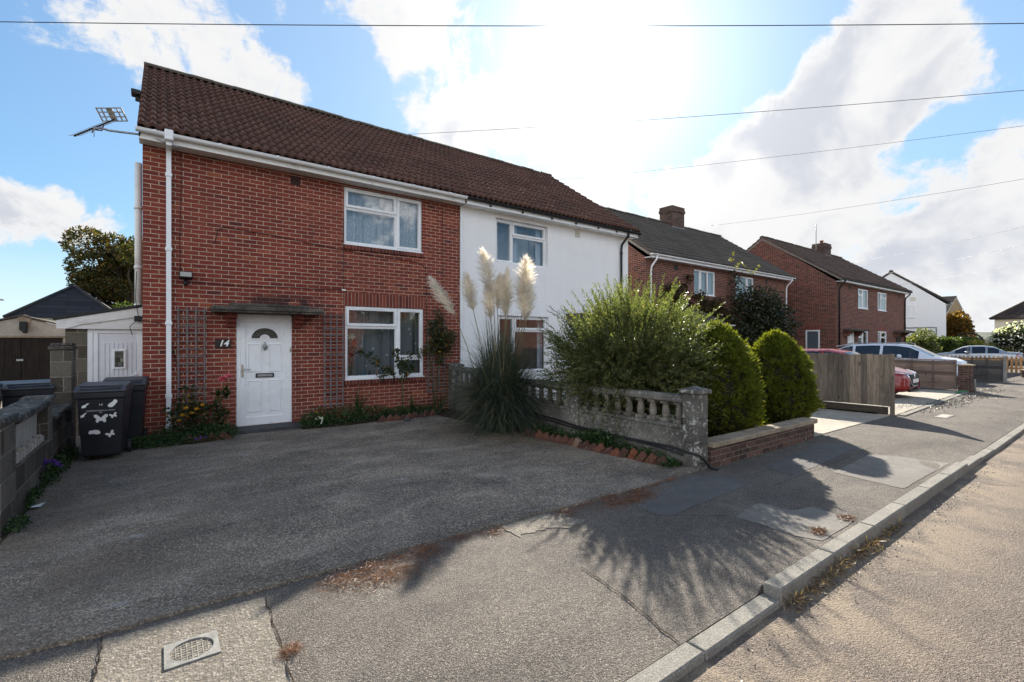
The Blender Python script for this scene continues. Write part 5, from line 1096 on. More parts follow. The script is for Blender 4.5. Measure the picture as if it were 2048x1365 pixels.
# --- broad shrub over the balustrade: shoots with narrow leaves, longer sprays at the top
def big_shrub():
    t = thing('leafy_shrub', 'big pale green shrub with feathery sprays spilling over the balustrade', 'shrub', (6.4, 5.3, 0)); C = np.array([6.38, 5.25, 1.20]); RR = np.array([1.24, 1.28, .96])
    mb = MB()
    for k in range(16):
        a = random.uniform(0, 2*PI); twig(mb, Vector((6.4+.2*math.cos(a), 5.3+.2*math.sin(a), .0)), Vector((6.4+.85*math.cos(a), 5.3+.85*math.sin(a), random.uniform(.8, 1.7))), .022, .008, 4, .06)
    mb.build('stems', M_BARK, t)
    P, Dv, Ls = [], [], []
    n = 2700; d = sphere_pts(n); d = d[(d[:, 2] > -.93)]; n = len(d)
    lump = 1+.16*np.sin(d[:, 0]*5+1)*np.sin(d[:, 1]*6)+.10*np.sin(d[:, 2]*9+d[:, 0]*4)
    for i in range(n):
        r0 = lump[i]*random.uniform(.62, .93); s = C+d[i]*RR*r0; up = max(0, d[i][2]); L = random.uniform(.22, .40)+(.45*random.random()**2.*up)
        dr = d[i]*np.array([1, 1, .6])+np.array([0, 0, .30+.5*up])+RNG.normal(size=3)*.28; dr /= np.linalg.norm(dr); m_ = int(L/.019); tt = (np.arange(m_)+.5)/m_
        sag = np.array([0, 0, -(.10+.55*max(0, -d[i][2]+.15))*L])*(tt[:, None]**2); P.append(s+dr*L*tt[:, None]+sag); q = RNG.normal(size=(m_, 3)); q -= (q@dr)[:, None]*dr; Dv.append(dr*.75+unit(q)*.72); Ls.append(np.full(m_, .078)*(1-.4*tt)*random.uniform(.8, 1.2))
    # a few long wands standing proud
    for k in range(170):
        a = random.uniform(0, 2*PI); e = random.uniform(.30, 1.35); dd = np.array([math.cos(a)*math.cos(e), math.sin(a)*math.cos(e), math.sin(e)]); s = C+dd*RR*.85; L = random.uniform(.40, .92); dr = dd+np.array([0, 0, .35])+RNG.normal(size=3)*.15; dr /= np.linalg.norm(dr); m_ = int(L/.013); tt = (np.arange(m_)+.5)/m_
        P.append(s+dr*L*tt[:, None]+np.array([0, 0, -.12*L])*(tt[:, None]**2)); q = RNG.normal(size=(m_, 3)); q -= (q@dr)[:, None]*dr; Dv.append(dr*.8+unit(q)*.6); Ls.append(np.full(m_, .078)*(1-.5*tt))
    P = np.concatenate(P); Dv = np.concatenate(Dv); Ls = np.concatenate(Ls); V, F = leafquads(P, Dv, Ls, Ls*.30, fold=.1); npmesh('foliage', V, F, G_SHRUB, t)
    Pi, di = crown_pts([((6.42, 5.3, 1.15), (1.0, 1.02, .78))], 15000, .3); V, F = leafquads(Pi, di+RNG.normal(size=di.shape)*.8, .10, .036); npmesh('inner_leaves', V, F, G_SHRUB, t)
big_shrub()

# --- clipped golden conifers: egg shaped, dense upright sprays, dead brown skirt
def conifer(x, y, H, Rm, label, seed, zmax=.34):
    rg = np.random.default_rng(seed); t = thing('golden_conifer', label, 'conifer', (x, y, 0), 'golden conifers behind the low wall')
    mb = MB(); twig(mb, Vector((x, y, 0)), Vector((x, y, H*.8)), .06, .02); mb.build('trunk', M_BARK, t)
    def rad(h):      # h 0..1
        return np.where(h < zmax, .50+.50*np.sin(np.clip(h/zmax, 0, 1)*PI/2), np.clip(1-((h-zmax)/(1-zmax))**1.8, 0, 1)**.64)
    nc = 1500; hc = rg.random(nc)**.9; ac = rg.random(nc)*2*PI; lump = 1+.06*np.sin(ac*5+hc*9)+.055*np.sin(ac*9-hc*17+seed)+.04*rg.normal(size=nc)
    rc = rad(hc)*Rm*lump*(1-.10*rg.random(nc)); Cc = np.stack([x+rc*np.cos(ac), y+rc*np.sin(ac), .06+hc*(H-.08)], axis=1); oc = np.stack([np.cos(ac), np.sin(ac), .55+.5*hc], axis=1)
    oc = unit(oc+rg.normal(size=(nc, 3))*.28); per = 34; k = np.repeat(np.arange(nc), per); n = nc*per
    dirn = unit(oc[k]+rg.normal(size=(n, 3))*.52); size = rg.uniform(.7, 1.75, nc)[k]
    P3 = Cc[k]-oc[k]*.05+dirn*rg.uniform(.0, .055, n)[:, None]*size[:, None]; D3 = dirn+np.array([0, 0, .35])+rg.normal(size=(n, 3))*.25
    L3 = rg.uniform(.035, .062, n)*size; W3 = rg.uniform(.013, .022, n); hh = hc[k]; out = oc[k]
    dead = rg.random(n) < np.clip(.70-hh*3.4, .015, .75)
    V, F = leafquads(P3[~dead], D3[~dead], L3[~dead], W3[~dead]); npmesh('foliage', V, F, G_CON, t)
    V, F = leafquads(P3[dead]-out[dead]*.02, D3[dead], L3[dead], W3[dead]); npmesh('dead_foliage', V, F, G_DEAD, t)
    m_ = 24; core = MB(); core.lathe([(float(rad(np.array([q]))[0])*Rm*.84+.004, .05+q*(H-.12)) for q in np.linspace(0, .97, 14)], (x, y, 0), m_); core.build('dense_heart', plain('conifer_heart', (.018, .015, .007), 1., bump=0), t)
    return t
conifer(7.40, 4.28, 1.93, .66, 'golden green conifer next to the balustrade pier, partly behind the big shrub', 3, .36)
conifer(9.33, 4.22, 1.80, .65, 'egg shaped golden green conifer near the end of the low wall', 5, .33)
t = thing('small_conifer', 'small bright green dwarf conifer between the two golden conifers', 'conifer', (8.1, 3.95, 0)); Pi, di = crown_pts([((8.1, 3.95, .18), (.2, .2, .24))], 900, .5); V, F = leafquads(Pi, di+np.array([0, 0, .8])+RNG.normal(size=di.shape)*.3, .06, .018); npmesh('foliage', V, F, G_CON, t); mb = MB(); mb.tube([(8.1, 3.95, 0), (8.1, 3.95, .25)], .015, 6); mb.build('stem', M_BARK, t)

# --- pampas grass
def pampas():
    bx, by = 4.98, 7.05; t = thing('pampas_grass', 'tall pampas grass clump with cream plumes at the edge of the drive', 'ornamental grass', (bx, by, 0)); n, k = 5200, 9
    a = RNG.random(n)*2*PI; lean = RNG.uniform(.05, .74, n)**1.15; L = RNG.uniform(1.0, 2.1, n); tall = RNG.random(n) < .20; lean = np.where(tall, RNG.uniform(.05, .55, n), lean); L = np.where(tall, RNG.uniform(1.9, 2.75, n), L); dro = RNG.random(n) < .16; lean = np.where(dro, RNG.uniform(.62, .98, n), lean); L = np.where(dro, RNG.uniform(.75, 1.35, n), L); br = RNG.random(n)**.5*.26; tt = np.linspace(0, 1, k)
    out = L[:, None]*lean[:, None]*(.35*tt+.62*tt**2.3); drop = np.maximum(0, lean[:, None]-.12)*L[:, None]*1.05*tt**3.2; z = L[:, None]*(1-.25*lean[:, None])*tt*(1-.15*tt)-drop
    tw = a[:, None]+RNG.normal(size=(n, 1))*.35*tt; Pp = np.stack([bx+br[:, None]*np.cos(a)[:, None]+out*np.cos(tw), by+br[:, None]*np.sin(a)[:, None]+out*np.sin(tw), np.maximum(.03+RNG.random((n, 1))*.10*tt, z+.02)], axis=2)
    Wd = .011*(1-tt**2.2)[None]*RNG.uniform(.7, 1.2, (n, 1))+.0012; sd = np.stack([-np.sin(a), np.cos(a), RNG.normal(size=n)*.4], axis=1); V, F = ribbons(Pp, Wd, unit(sd)); npmesh('leaf_blades', V, F, G_BLADE, t)
    heads = [(-.80, .10, 2.12, 2.80, -.32, 1.0), (-.50, -.05, 2.18, 2.86, -.10, 1.1), (-.16, -.1, 2.42, 3.28, -.14, 1.2), (-.02, .1, 2.22, 2.85, .03, .9), (-.24, -.2, 2.02, 2.64, -.04, .95), (.06, -.1, 2.08, 2.84, -.02, 1.2), (.20, .2, 2.2, 2.98, .0, .7), (.40, -.05, 2.28, 3.16, .04, 1.35), (.36, -.22, 2.06, 2.90, .0, 1.3), (.50, .1, 2.0, 2.62, .05, .95)]
    for (u, v, z0, z1, tl, fat) in heads:
        # u runs along the street-facing side of the clump, v in depth
        ex, ey = bx+u*.80, by-u*.60+v*.6; rx, ry = bx+u*.25, by-u*.18
        s = MB(); Q = [Vector((rx, ry, .1)), Vector((rx+(ex-rx)*.25, ry+(ey-ry)*.25, .8)), Vector((rx+(ex-rx)*.6, ry+(ey-ry)*.6, z0*.72)), Vector((ex, ey, z0)), Vector((ex+tl*.5*.8, ey-tl*.5*.6, (z0+z1)/2)), Vector((ex+tl*.8*1.2, ey-tl*.6*1.2, z1-.05))]
        s.tube(Q, [.009, .008, .007, .006, .004, .002], 6); st = s.build('stem', plain('pampas_cane', (.20, .17, .09), .6, bump=0), t)
        m_ = int(800*fat); q = RNG.random(m_)**.9; axp = np.array(Q[3])[None]*(1-q)[:, None]**1 + np.array(Q[5])[None]*q[:, None]; a2 = RNG.random(m_)*2*PI
        prof = np.sin(np.clip(q*.86+.10, 0, 1)*PI)**.75*.118*fat; axd = np.array((Q[5]-Q[3]).normalized()); rd = np.stack([np.cos(a2), np.sin(a2), np.zeros(m_)], axis=1)
        kk = 5; t5 = np.linspace(0, 1, kk); ln = RNG.uniform(.45, 1.3, m_)*prof*1.35; up = RNG.uniform(.10, .20, m_)
        Pp = axp[:, None, :]+rd[:, None, :]*(ln[:, None]*t5**.8)[:, :, None]+axd[None, None]*(up[:, None]*t5)[:, :, None]-np.array([0, 0, 1.])[None, None]*(.045*t5**2.4)[None, :, None]+RNG.normal(size=(m_, kk, 3))*.004
        Wd = .0062*np.sin(np.clip(t5*.9+.1, 0, 1)*PI)[None]*RNG.uniform(.6, 1.3, (m_, 1))+.0012; V, F = ribbons(Pp, Wd, unit(np.cross(rd, RNG.normal(size=(m_, 3))))); npmesh('plume', V, F, G_PLUME, t)
pampas()

# --- trees beyond
def tree(name, label, base, trunk_h, blobs, n, leaf, m, cat='tree', r=.2, group=None, wd=.55, shell=.45, spread=.9):
    t = thing(name, label, cat, (base[0], base[1], 0), group); trunk(t, (base[0], base[1], 0), (base[0], base[1], trunk_h), r, [b[0] for b in blobs])
    P, d = crown_pts(blobs, n, shell); V, F = leafquads(P, d*.6+RNG.normal(size=d.shape)*spread, RNG.uniform(.7, 1.3, n)*leaf, RNG.uniform(.7, 1.3, n)*leaf*wd); npmesh('crown', V, F, m, t); return t
def lobes(c, r, k, jit=.75, rs=(.34, .5), seed=1):
    rg = random.Random(seed); out = []
    for i in range(k):
        d = Vector([rg.gauss(0, 1) for _ in range(3)]).normalized(); q = rg.uniform(.35, jit); s = rg.uniform(*rs); out.append(((c[0]+d.x*r[0]*q, c[1]+d.y*r[1]*q, c[2]+d.z*r[2]*q), (r[0]*s, r[1]*s, r[2]*s)))
    return out
tree('oak_tree', 'autumn oak with brown and green leaves rising behind the lean-to', (-1.9, 46), 5.5, lobes((-2.2, 46, 6.6), (4.2, 4.0, 3.6), 30, .85, (.20, .34), 4), 30000, .22, G_OAK, r=.4, shell=.6)
tree('green_shrub', 'light green bush top showing over the garage roof', (-2.3, 27), 1.5, [((-2.3, 27, 2.1), (.7, .7, .45))], 900, .14, G_HEDGE, 'shrub', .06)
tree('green_shrub', 'small light green bush behind the eave of the lean-to', (-1.0, 22), 2.5, [((-1.0, 22, 2.72), (.34, .4, .34))], 420, .10, G_HEDGE, 'shrub', .06)
tree('autumn_tree', 'small tree turning orange in front of the brown house', (67.3, 12.1), 1.6, lobes((67.3, 12.1, 3.0), (1.8, 1.8, 2.2), 16, .8, (.3, .45), 8), 9000, .24, G_ORANGE, r=.15)
tree('flowering_bush', 'dark bush dotted with white blossom at the right edge', (52.3, 5.9), 1., lobes((52.3, 5.85, 1.75), (1.8, 1.8, 1.4), 12, .7, (.35, .5), 5), 6500, .20, G_DARK, 'bush', .1)
P, d = crown_pts(lobes((52.3, 5.85, 1.8), (1.9, 1.9, 1.5), 12, .7, (.36, .52), 5), 1500, .95); o = bpy.data.objects['flowering_bush']; V, F = leafquads(P, RNG.normal(size=P.shape), .16, .14); npmesh('blossom', V, F, PETALW, o)
tree('olive_bush', 'rounded grey green bush at the corner of the brown brick house', (43.3, 10.), .8, lobes((43.4, 9.9, 1.45), (1.5, 1.4, 1.2), 10, .6, (.4, .55), 3), 5000, .16, G_SHRUB, 'bush', .08)
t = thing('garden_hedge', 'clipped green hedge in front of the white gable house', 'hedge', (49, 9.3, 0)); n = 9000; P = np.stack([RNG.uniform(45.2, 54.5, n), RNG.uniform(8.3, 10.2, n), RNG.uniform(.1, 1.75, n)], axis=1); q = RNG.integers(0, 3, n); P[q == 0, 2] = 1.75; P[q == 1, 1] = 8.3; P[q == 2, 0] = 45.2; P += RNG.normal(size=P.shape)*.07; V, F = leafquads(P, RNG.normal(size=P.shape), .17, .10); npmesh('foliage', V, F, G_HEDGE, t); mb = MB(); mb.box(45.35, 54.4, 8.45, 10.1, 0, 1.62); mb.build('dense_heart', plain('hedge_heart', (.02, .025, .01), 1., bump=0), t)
tree('yellow_bush', 'yellow flowered bush beside the black garden arch', (48.6, 7.9), .7, lobes((48.6, 7.9, .95), (1.5, 1.2, .9), 8, .6, (.4, .55), 7), 3500, .17, G_YEL, 'bush', .06)
tree('yellow_bush', 'lime green bush behind the roof of the silver car', (56.0, 7.6), .7, lobes((56.0, 7.2, 1.1), (2.6, 1.4, .9), 10, .7, (.35, .5), 9), 4500, .18, G_YEL, 'bush', .06)
tree('feathery_pink_grass', 'pale pink feathery grasses under the black garden arch', (58, 9.), .5, lobes((58, 9., 1.4), (3.4, 1.6, 1.0), 14, .8, (.3, .45), 2), 5000, .20, G_PALEPK, 'ornamental grass', .05, wd=.18)
t = thing('garden_arch', 'black metal rose arch in the garden beyond the white car', 'garden arch', (50.5, 8.3, 0)); mb = MB()
for dx in (0, .5): mb.tube([(50.3+dx, 7.6, 0), (50.3+dx, 7.6, 1.55)]+[(50.3+dx, 8.45-.85*math.cos(PI*k/12), 1.55+.72*math.sin(PI*k/12)) for k in range(13)]+[(50.3+dx, 9.3, 1.55), (50.3+dx, 9.3, 0)], .035, 6)
for k in range(13): yy, zz = 8.45-.85*math.cos(PI*k/12), 1.55+.72*math.sin(PI*k/12); mb.tube([(50.3, yy, zz), (50.8, yy, zz)], .02, 5)
mb.build('hoops', M_BLACKM, t)

# --- climbers on the second house
def climber(name, label, base, pts, n, leaf, m, cat='climber', stems=(), rad=(.25, .18, .25)):
    t = thing(name, label, cat, base); mb = MB(); b = Vector(base)
    for s in stems: mb.tube([b]+[Vector(p) for p in s], [.02]+[.010]*(len(s)-1)+[.004], 6)
    if stems: mb.build('stem', M_BARK, t)
    blobs = [(p[:3], tuple(r*p[3] for r in rad)) for p in pts]; P, d = crown_pts(blobs, n, .2); V, F = leafquads(P, d*.4+RNG.normal(size=d.shape)*.8, RNG.uniform(.7, 1.3, n)*leaf, RNG.uniform(.7, 1.3, n)*leaf*.6); npmesh('foliage', V, F, m, t); return t
climber('evergreen_climber', 'big dark evergreen bush climbing the brick house between its windows', (22., 11.4, 0), [(21.0+.9*math.sin(k*2.1)+k*.16, 11.15+.25*math.sin(k*1.7), .5+.34*k % 3.2+.0, 2.2) for k in range(12)]+[(23.6+.9*math.sin(k*1.9), 11.0+.3*math.cos(k*2.3), .6+(k*.47) % 3.0, 2.9) for k in range(16)]+[(25.6, 11.1, 2.4, 2.), (25.2, 11.1, 3.2, 1.8), (24.4, 11.1, 3.6, 1.9), (21.6, 11.4, 3.9, 1.2), (21.5, 11.5, 4.4, .9), (21.4, 11.55, 4.8, .7)], 17000, .13, G_DARK, 'climber', [[(22., 11.5, 1.5), (21.6, 11.5, 3.), (21.4, 11.5, 5.0)]], (.34, .26, .34))
climber('reddish_climber', 'thin russet climber on the brick wall left of the first upstairs window', (18.4, 11.6, 0), [(16.2+.45*k, 11.62, 3.35+.28*math.sin(k*1.4), 1.1+.4*math.sin(k)) for k in range(10)]+[(17.6, 11.65, 3.9, 1.), (18.1, 11.65, 4.3, .8), (17.1, 11.65, 3.7, 1.), (19., 11.62, 3.1, 1.3), (19.8, 11.5, 3.0, 1.5), (20.4, 11.5, 2.8, 1.7), (20.7, 11.4, 2.2, 1.8), (19.6, 11.5, 2.5, 1.3)], 4200, .10, G_CLIMB, 'climber', [[(18.5, 11.65, 2.), (17.2, 11.68, 3.2), (16.2, 11.7, 3.4)], [(18.9, 11.65, 2.), (19.4, 11.62, 3.6), (19.1, 11.6, 4.6)], [(20.2, 11.6, 2.2), (20.9, 11.55, 4.3), (21.6, 11.4, 5.3)]], (.30, .14, .26))
climber('sunlit_shoots', 'sunlit loose climber shoots arching over the gutter of the brick house', (21.4, 11.3, 4.5), [(20.9+.22*k, 11.15-.02*k, 5.0+.22*math.sin(k*.9), .38) for k in range(9)]+[(20.6, 11.2, 5.3, .45), (20.75, 11.2, 5.6, .4), (22.6, 11.1, 4.0, .5), (23., 11., 3.9, .5), (23.4, 11., 4.0, .4), (22.2, 11.1, 3.85, .5), (22.9, 11., 3.7, .4)], 260, .08, G_YEL, 'climber', [[(21.6, 11.2, 4.9), (22.6, 11.1, 5.1)], [(22.4, 11.1, 3.9), (23.4, 11., 4.05)]], (.22, .12, .14))

# --- rose and bed plants
def stemplant(name, label, base, stems, leafpts, n, leaf, m, cat, flowers=None, group=None):
    t = thing(name, label, cat, base, group); mb = MB(); b = Vector(base)
    for s in stems: mb.tube([b+Vector((random.uniform(-.01, .01), random.uniform(-.01, .01), 0))]+[Vector(p) for p in s], [.011]+[.006]*(len(s)-1)+[.003], 6)
    mb.build('stem', M_GREENSTEM, t); blobs = [(p[:3], (p[3],)*3) for p in leafpts]; P, d = crown_pts(blobs, n, .1); V, F = leafquads(P, d*.5+RNG.normal(size=d.shape)*.7, RNG.uniform(.7, 1.25, n)*leaf, RNG.uniform(.7, 1.2, n)*leaf*.62, fold=.15); npmesh('foliage', V, F, m, t)
    for (fx, fy, fz, r, pm) in flowers or ():
        k = 26; dd = sphere_pts(k); dd[:, 2] = np.abs(dd[:, 2])*.8; V, F = leafquads(np.tile(np.array([[fx, fy, fz]]), (k, 1)), dd, r, r*.7); npmesh('flower', V, F, pm, t)
    return t
stemplant('climbing_rose', 'climbing rose with orange tinged leaves on the trellis right of the window', (5.05, 9.75, .05), [[(5.0, 9.85, 1.0), (5.15, 9.85, 2.3)], [(5.2, 9.82, 1.2), (5.4, 9.8, 1.9)], [(4.95, 9.8, 1.3), (4.6, 9.75, 1.45)]], [(5.1, 9.78, 1.55, .26), (5.25, 9.76, 1.75, .26), (5.05, 9.8, 1.95, .2), (5.2, 9.8, 2.15, .15), (5.4, 9.75, 1.65, .2), (5.3, 9.78, 1.4, .2), (5.5, 9.75, 1.8, .12), (4.85, 9.76, 1.45, .10), (4.68, 9.74, 1.38, .10), (5.15, 9.82, 2.35, .09), (5.2, 9.8, 1.2, .1)], 1500, .062, G_ROSE, 'climbing rose', [(5.1, 9.6, 1.4, .035, PETALY), (5.22, 9.62, 1.3, .03, PETALY)])
stemplant('standard_rose', 'young rose on a single cane in front of the ground floor window', (4.22, 9.62, .05), [[(4.22, 9.62, .6), (4.2, 9.62, 1.0), (4.05, 9.6, 1.5)], [(4.21, 9.62, .9), (4.4, 9.6, 1.35)], [(4.2, 9.62, .8), (3.85, 9.58, 1.0), (3.5, 9.56, 1.3), (3.2, 9.56, 1.45)]], [(4.2, 9.6, 1.15, .14), (4.35, 9.6, 1.05, .12), (4.05, 9.6, 1.4, .10), (4.38, 9.6, 1.35, .08), (3.85, 9.58, 1.05, .10), (3.75, 9.58, .92, .10), (3.6, 9.57, 1.22, .09), (3.45, 9.56, 1.33, .08), (3.28, 9.56, 1.42, .06), (4.25, 9.6, .92, .08), (3.95, 9.58, .95, .08)], 480, .075, G_ROSE, 'rose bush')
stemplant('rose_bush', 'rose bush with yellowing leaves at the foot of the left trellis', (.38, 9.55, .05), [[(.3, 9.6, .5), (.35, 9.62, .95)], [(.5, 9.55, .4), (.62, 9.55, .6)], [(.25, 9.5, .3), (.1, 9.48, .5)]], [(.42, 9.6, .82, .12), (.38, 9.55, .55, .20), (.2, 9.52, .45, .15), (.56, 9.52, .5, .15), (.45, 9.5, .38, .18), (.68, 9.52, .45, .1)], 480, .075, G_ROSE, 'rose bush', [(.35, 9.36, .55, .045, PETALY), (.5, 9.36, .52, .05, PETALY), (.58, 9.36, .58, .04, PETALY), (.3, 9.36, .44, .04, PETALY), (.26, 9.36, .36, .035, PETALY), (.42, 9.34, .46, .045, PETALY)])
stemplant('dahlia', 'tall dahlia with pink blooms left of the front door', (.86, 9.55, .05), [[(.86, 9.56, .5), (.90, 9.55, 1.0)], [(.82, 9.55, .4), (.78, 9.55, .8)], [(.9, 9.55, .4), (.96, 9.52, .95)]], [(.84, 9.55, .7, .10), (.8, 9.55, .5, .1), (.92, 9.53, .78, .07), (.86, 9.52, .35, .12)], 150, .09, G_ROSE, 'flower', [(.90, 9.5, 1.0, .085, PETAL), (.97, 9.48, 1.03, .075, PETAL), (.85, 9.5, .96, .06, PETAL)])
def tuft(name, label, x, y, n, L, m, cat='plant', w_=.022, spread=.6):
    t = thing(name, label, cat, (x, y, 0)); a = RNG.random(n)*2*PI; tt = np.linspace(0, 1, 6); l = RNG.uniform(.6, 1.1, n)*L; ln = RNG.uniform(.15, spread, n)
    P = np.stack([x+(l*ln)[:, None]*np.cos(a)[:, None]*tt**1.5, y+(l*ln)[:, None]*np.sin(a)[:, None]*tt**1.5, .03+l[:, None]*tt-(l*ln)[:, None]*.7*tt**3], axis=2); V, F = ribbons(P, w_*(1-tt**2)[None]*np.ones((n, 1))+.002, unit(np.stack([-np.sin(a), np.cos(a), 0*a], axis=1))); npmesh('leaf_blades', V, F, m, t); return t
tuft('iris_clump', 'strappy green iris clump under the left edge of the window', 3.25, 9.6, 26, .85, G_COVER, 'iris'); tuft('iris_clump', 'strappy iris leaves beneath the young rose', 4.45, 9.6, 24, .55, G_COVER, 'iris'); tuft('iris_clump', 'arching iris leaves beside the trellis right of the window', 5.05, 9.45, 24, .7, G_COVER, 'iris', .025, .9)
def cover(name, label, pts, n, leaf, m, cat='ground cover', zs=.16, flowers=()):
    """a low mat of leaves nobody could count"""
    P = []
    for (cx, cy, rx, ry, h) in pts:
        k = int(n*rx*ry/sum(p[2]*p[3] for p in pts)); r = np.sqrt(RNG.random(k)); a = RNG.random(k)*2*PI; P.append(np.stack([cx+rx*r*np.cos(a), cy+ry*r*np.sin(a), .03+h*RNG.random(k)**.7*(1-r**3*.8)], axis=1))
    P = np.concatenate(P); k = len(P); V, F = leafquads(P, RNG.normal(size=(k, 3))+np.array([0, 0, .9]), RNG.uniform(.7, 1.3, k)*leaf, RNG.uniform(.7, 1.3, k)*leaf*.7); o = npmesh(name, V, F, m); tag(o, label, cat, kind='stuff')
    for (fx, fy, fz, num, r, pm, nm) in flowers:
        q = np.array([[fx, fy, fz]])+RNG.normal(size=(num, 3))*np.array([.06, .05, .025]); V, F = leafquads(np.repeat(q, 5, axis=0), RNG.normal(size=(num*5, 3))+np.array([0, -.6, .6]), r, r*.8); f_ = npmesh(nm, V, F, pm); tag(f_, 'scattered small '+nm.replace('_', ' '), 'flowers', kind='stuff')
cover('ground_cover', 'dense green ground cover in the bed left of the door', [(.1, 9.15, .48, .28, .18), (.6, 9.25, .42, .30, .24), (.35, 9.55, .55, .3, .26), (-.2, 9.3, .28, .36, .14), (.95, 9.35, .16, .24, .22), (.75, 9.6, .3, .25, .3)], 6000, .032, G_COVER, flowers=[(.55, 9.05, .12, 5, .03, PETALV, 'violet_flowers')])
cover('ground_cover', 'green ground cover under the ground floor window', [(2.45, 9.55, .36, .3, .34), (2.95, 9.5, .45, .28, .36), (3.5, 9.5, .5, .25, .3), (4.1, 9.55, .5, .25, .22), (4.7, 9.55, .4, .3, .2), (2.4, 9.4, .3, .15, .22)], 6500, .036, G_COVER, flowers=[(2.42, 9.22, .2, 7, .035, PETALW, 'white_flowers'), (2.35, 9.25, .33, 1, .045, PETALY, 'orange_flower')])
cover('ground_cover', 'weeds and ground cover along the foot of the balustrade', [(5.35, 4.2, .13, .55, .16), (5.36, 5.2, .15, .6, .22), (5.3, 6.2, .18, .7, .2), (5.4, 4.7, .1, .3, .28), (5.35, 3.72, .16, .12, .08)], 4200, .032, G_COVER)
cover('wall_weeds', 'weeds growing at the foot of the low block wall', [(-1.0, 8.1, .1, .35, .2), (-1.0, 7.5, .08, .3, .22), (-1.02, 6.8, .05, .4, .10), (-.98, 8.8, .1, .3, .2), (-1.0, 5.9, .08, .2, .06)], 1500, .03, G_COVER, flowers=[(-1.03, 7.68, .22, 34, .028, PETALV, 'purple_bellflowers')])
tuft('grass_tuft', 'grass tuft in the narrow bed beside the balustrade', 5.3, 4.45, 60, .26, G_COVER, 'grass', .008, .9); tuft('grass_tuft', 'grass tuft among the edging bricks near the pampas', 5.2, 6.35, 60, .28, G_COVER, 'grass', .008, .9)
stemplant('leafy_weed', 'bright green leafy weed at the middle of the balustrade', (5.34, 4.95, .04), [[(5.34, 4.95, .2)]], [(5.34, 4.95, .18, .17), (5.38, 5.15, .15, .14)], 330, .06, G_COVER, 'weed')
# sawtooth edging bricks
def edging(path, n, label, group, first=[None]):
    P = [Vector(p) for p in path]; seg = [(b-a).length for a, b in zip(P, P[1:])]; tot = sum(seg)
    for i in range(n):
        s = tot*(i+.5)/n; k = 0
        while k < len(seg)-1 and s > seg[k]: s -= seg[k]; k += 1
        p = P[k].lerp(P[k+1], s/seg[k]); ang = math.atan2((P[k+1]-P[k]).y, (P[k+1]-P[k]).x)
        if first[0] is None:
            mb = MB(); mb.cbox(-.102, .102, -.05, .05, -.034, .034, .009); v = np.array(mb.v)
            o = mb.build('edging_brick', EDGEM, None); first[0] = o
        else: o = first[0].copy(); COL.objects.link(o)
        o.location = (p.x+random.uniform(-.012, .012), p.y+random.uniform(-.012, .012), .048+random.uniform(-.018, .016)); o.rotation_euler = (R(90)+random.uniform(-.22, .22), R(45)+random.uniform(-.28, .28), ang+random.uniform(-.25, .25)); tag(o, label, 'brick', group)
m, tt_, b_ = mat('edging_clay'); oi = tt_.n('ShaderNodeObjectInfo').outputs['Random']; cl = tt_.ramp(oi, [(0., (.07, .036, .028)), (.5, (.125, .054, .038)), (.88, (.16, .065, .042)), (.95, (.21, .068, .034)), (1., (.20, .15, .11))])
cl = tt_.mix(1., cl, tt_.ramp(tt_.noise(tt_.pos(), 38., 6, .7), [(.25, (.55, .55, .55)), (.75, (1.35, 1.3, 1.25))]), 'MULTIPLY'); cl = tt_.mix(tt_.math('MULTIPLY', tt_.step(tt_.noise(tt_.pos(), 16., 5, .7), .58, .68), .5), cl, (.25, .23, .2)); setb(tt_, b_, cl, .9, None, tt_.bump(tt_.noise(tt_.pos(), 90., 6, .7), .6, .008)); EDGEM = m
edging([(5.30, 3.78, 0), (5.22, 4.7, 0), (5.16, 5.6, 0), (5.10, 6.5, 0)], 19, 'red brick set on edge in the sawtooth edging beside the balustrade', 'edging bricks along the balustrade bed')
edging([(4.80, 9.28, 0), (4.2, 9.22, 0), (3.5, 9.2, 0)], 9, 'red brick set on edge in the sawtooth edging under the window', 'edging bricks under the window')
edging([(.36, 9.06, 0), (.95, 9.18, 0)], 4, 'red brick half buried in ground cover left of the doorstep', 'edging bricks left of the doorstep')

# --- litter on the ground
def needles(name, label, spots, n, L, w_, m, z=.012, cat='litter', flat=.25):
    P = []; tot = sum(s[2]*s[3] for s in spots)
    for (cx, cy, rx, ry, h) in spots:
        k = int(n*rx*ry/tot); g = RNG.normal(size=(k, 2))*.5; P.append(np.stack([cx+rx*g[:, 0], cy+ry*g[:, 1], np.array([pz(cx, cy)]*k)+z+h*RNG.random(k)*np.exp(-(g**2).sum(1))], axis=1))
    P = np.concatenate(P); k = len(P); d = RNG.normal(size=(k, 3)); d[:, 2] *= flat; V, F = leafquads(P, d, RNG.uniform(.6, 1.3, k)*L, w_); return tag(npmesh(name, V, F, m), label, cat, kind='stuff')
needles('pine_needles', 'drift of red brown pine needles along the broken drive edge', [(1.0, 3.30, .16, .11, .03), (1.22, 3.36, .14, .07, .03), (1.42, 3.40, .10, .05, .02), (1.66, 3.36, .16, .12, .03), (2.02, 3.42, .14, .05, .02), (2.3, 3.36, .12, .07, .015), (1.3, 3.2, .3, .15, .002)], 3600, .05, .0024, M_NEEDLE)
needles('pine_needles', 'dark drift of pine needles beside the balustrade end of the drive', [(3.12, 3.32, .13, .09, .03), (3.4, 3.37, .14, .05, .02), (3.75, 3.34, .22, .10, .03), (4.15, 3.30, .18, .11, .03), (4.5, 3.36, .16, .05, .02), (4.85, 3.38, .14, .04, .015), (3.9, 3.2, .5, .12, .002)], 3200, .05, .0024, M_NEEDLE)
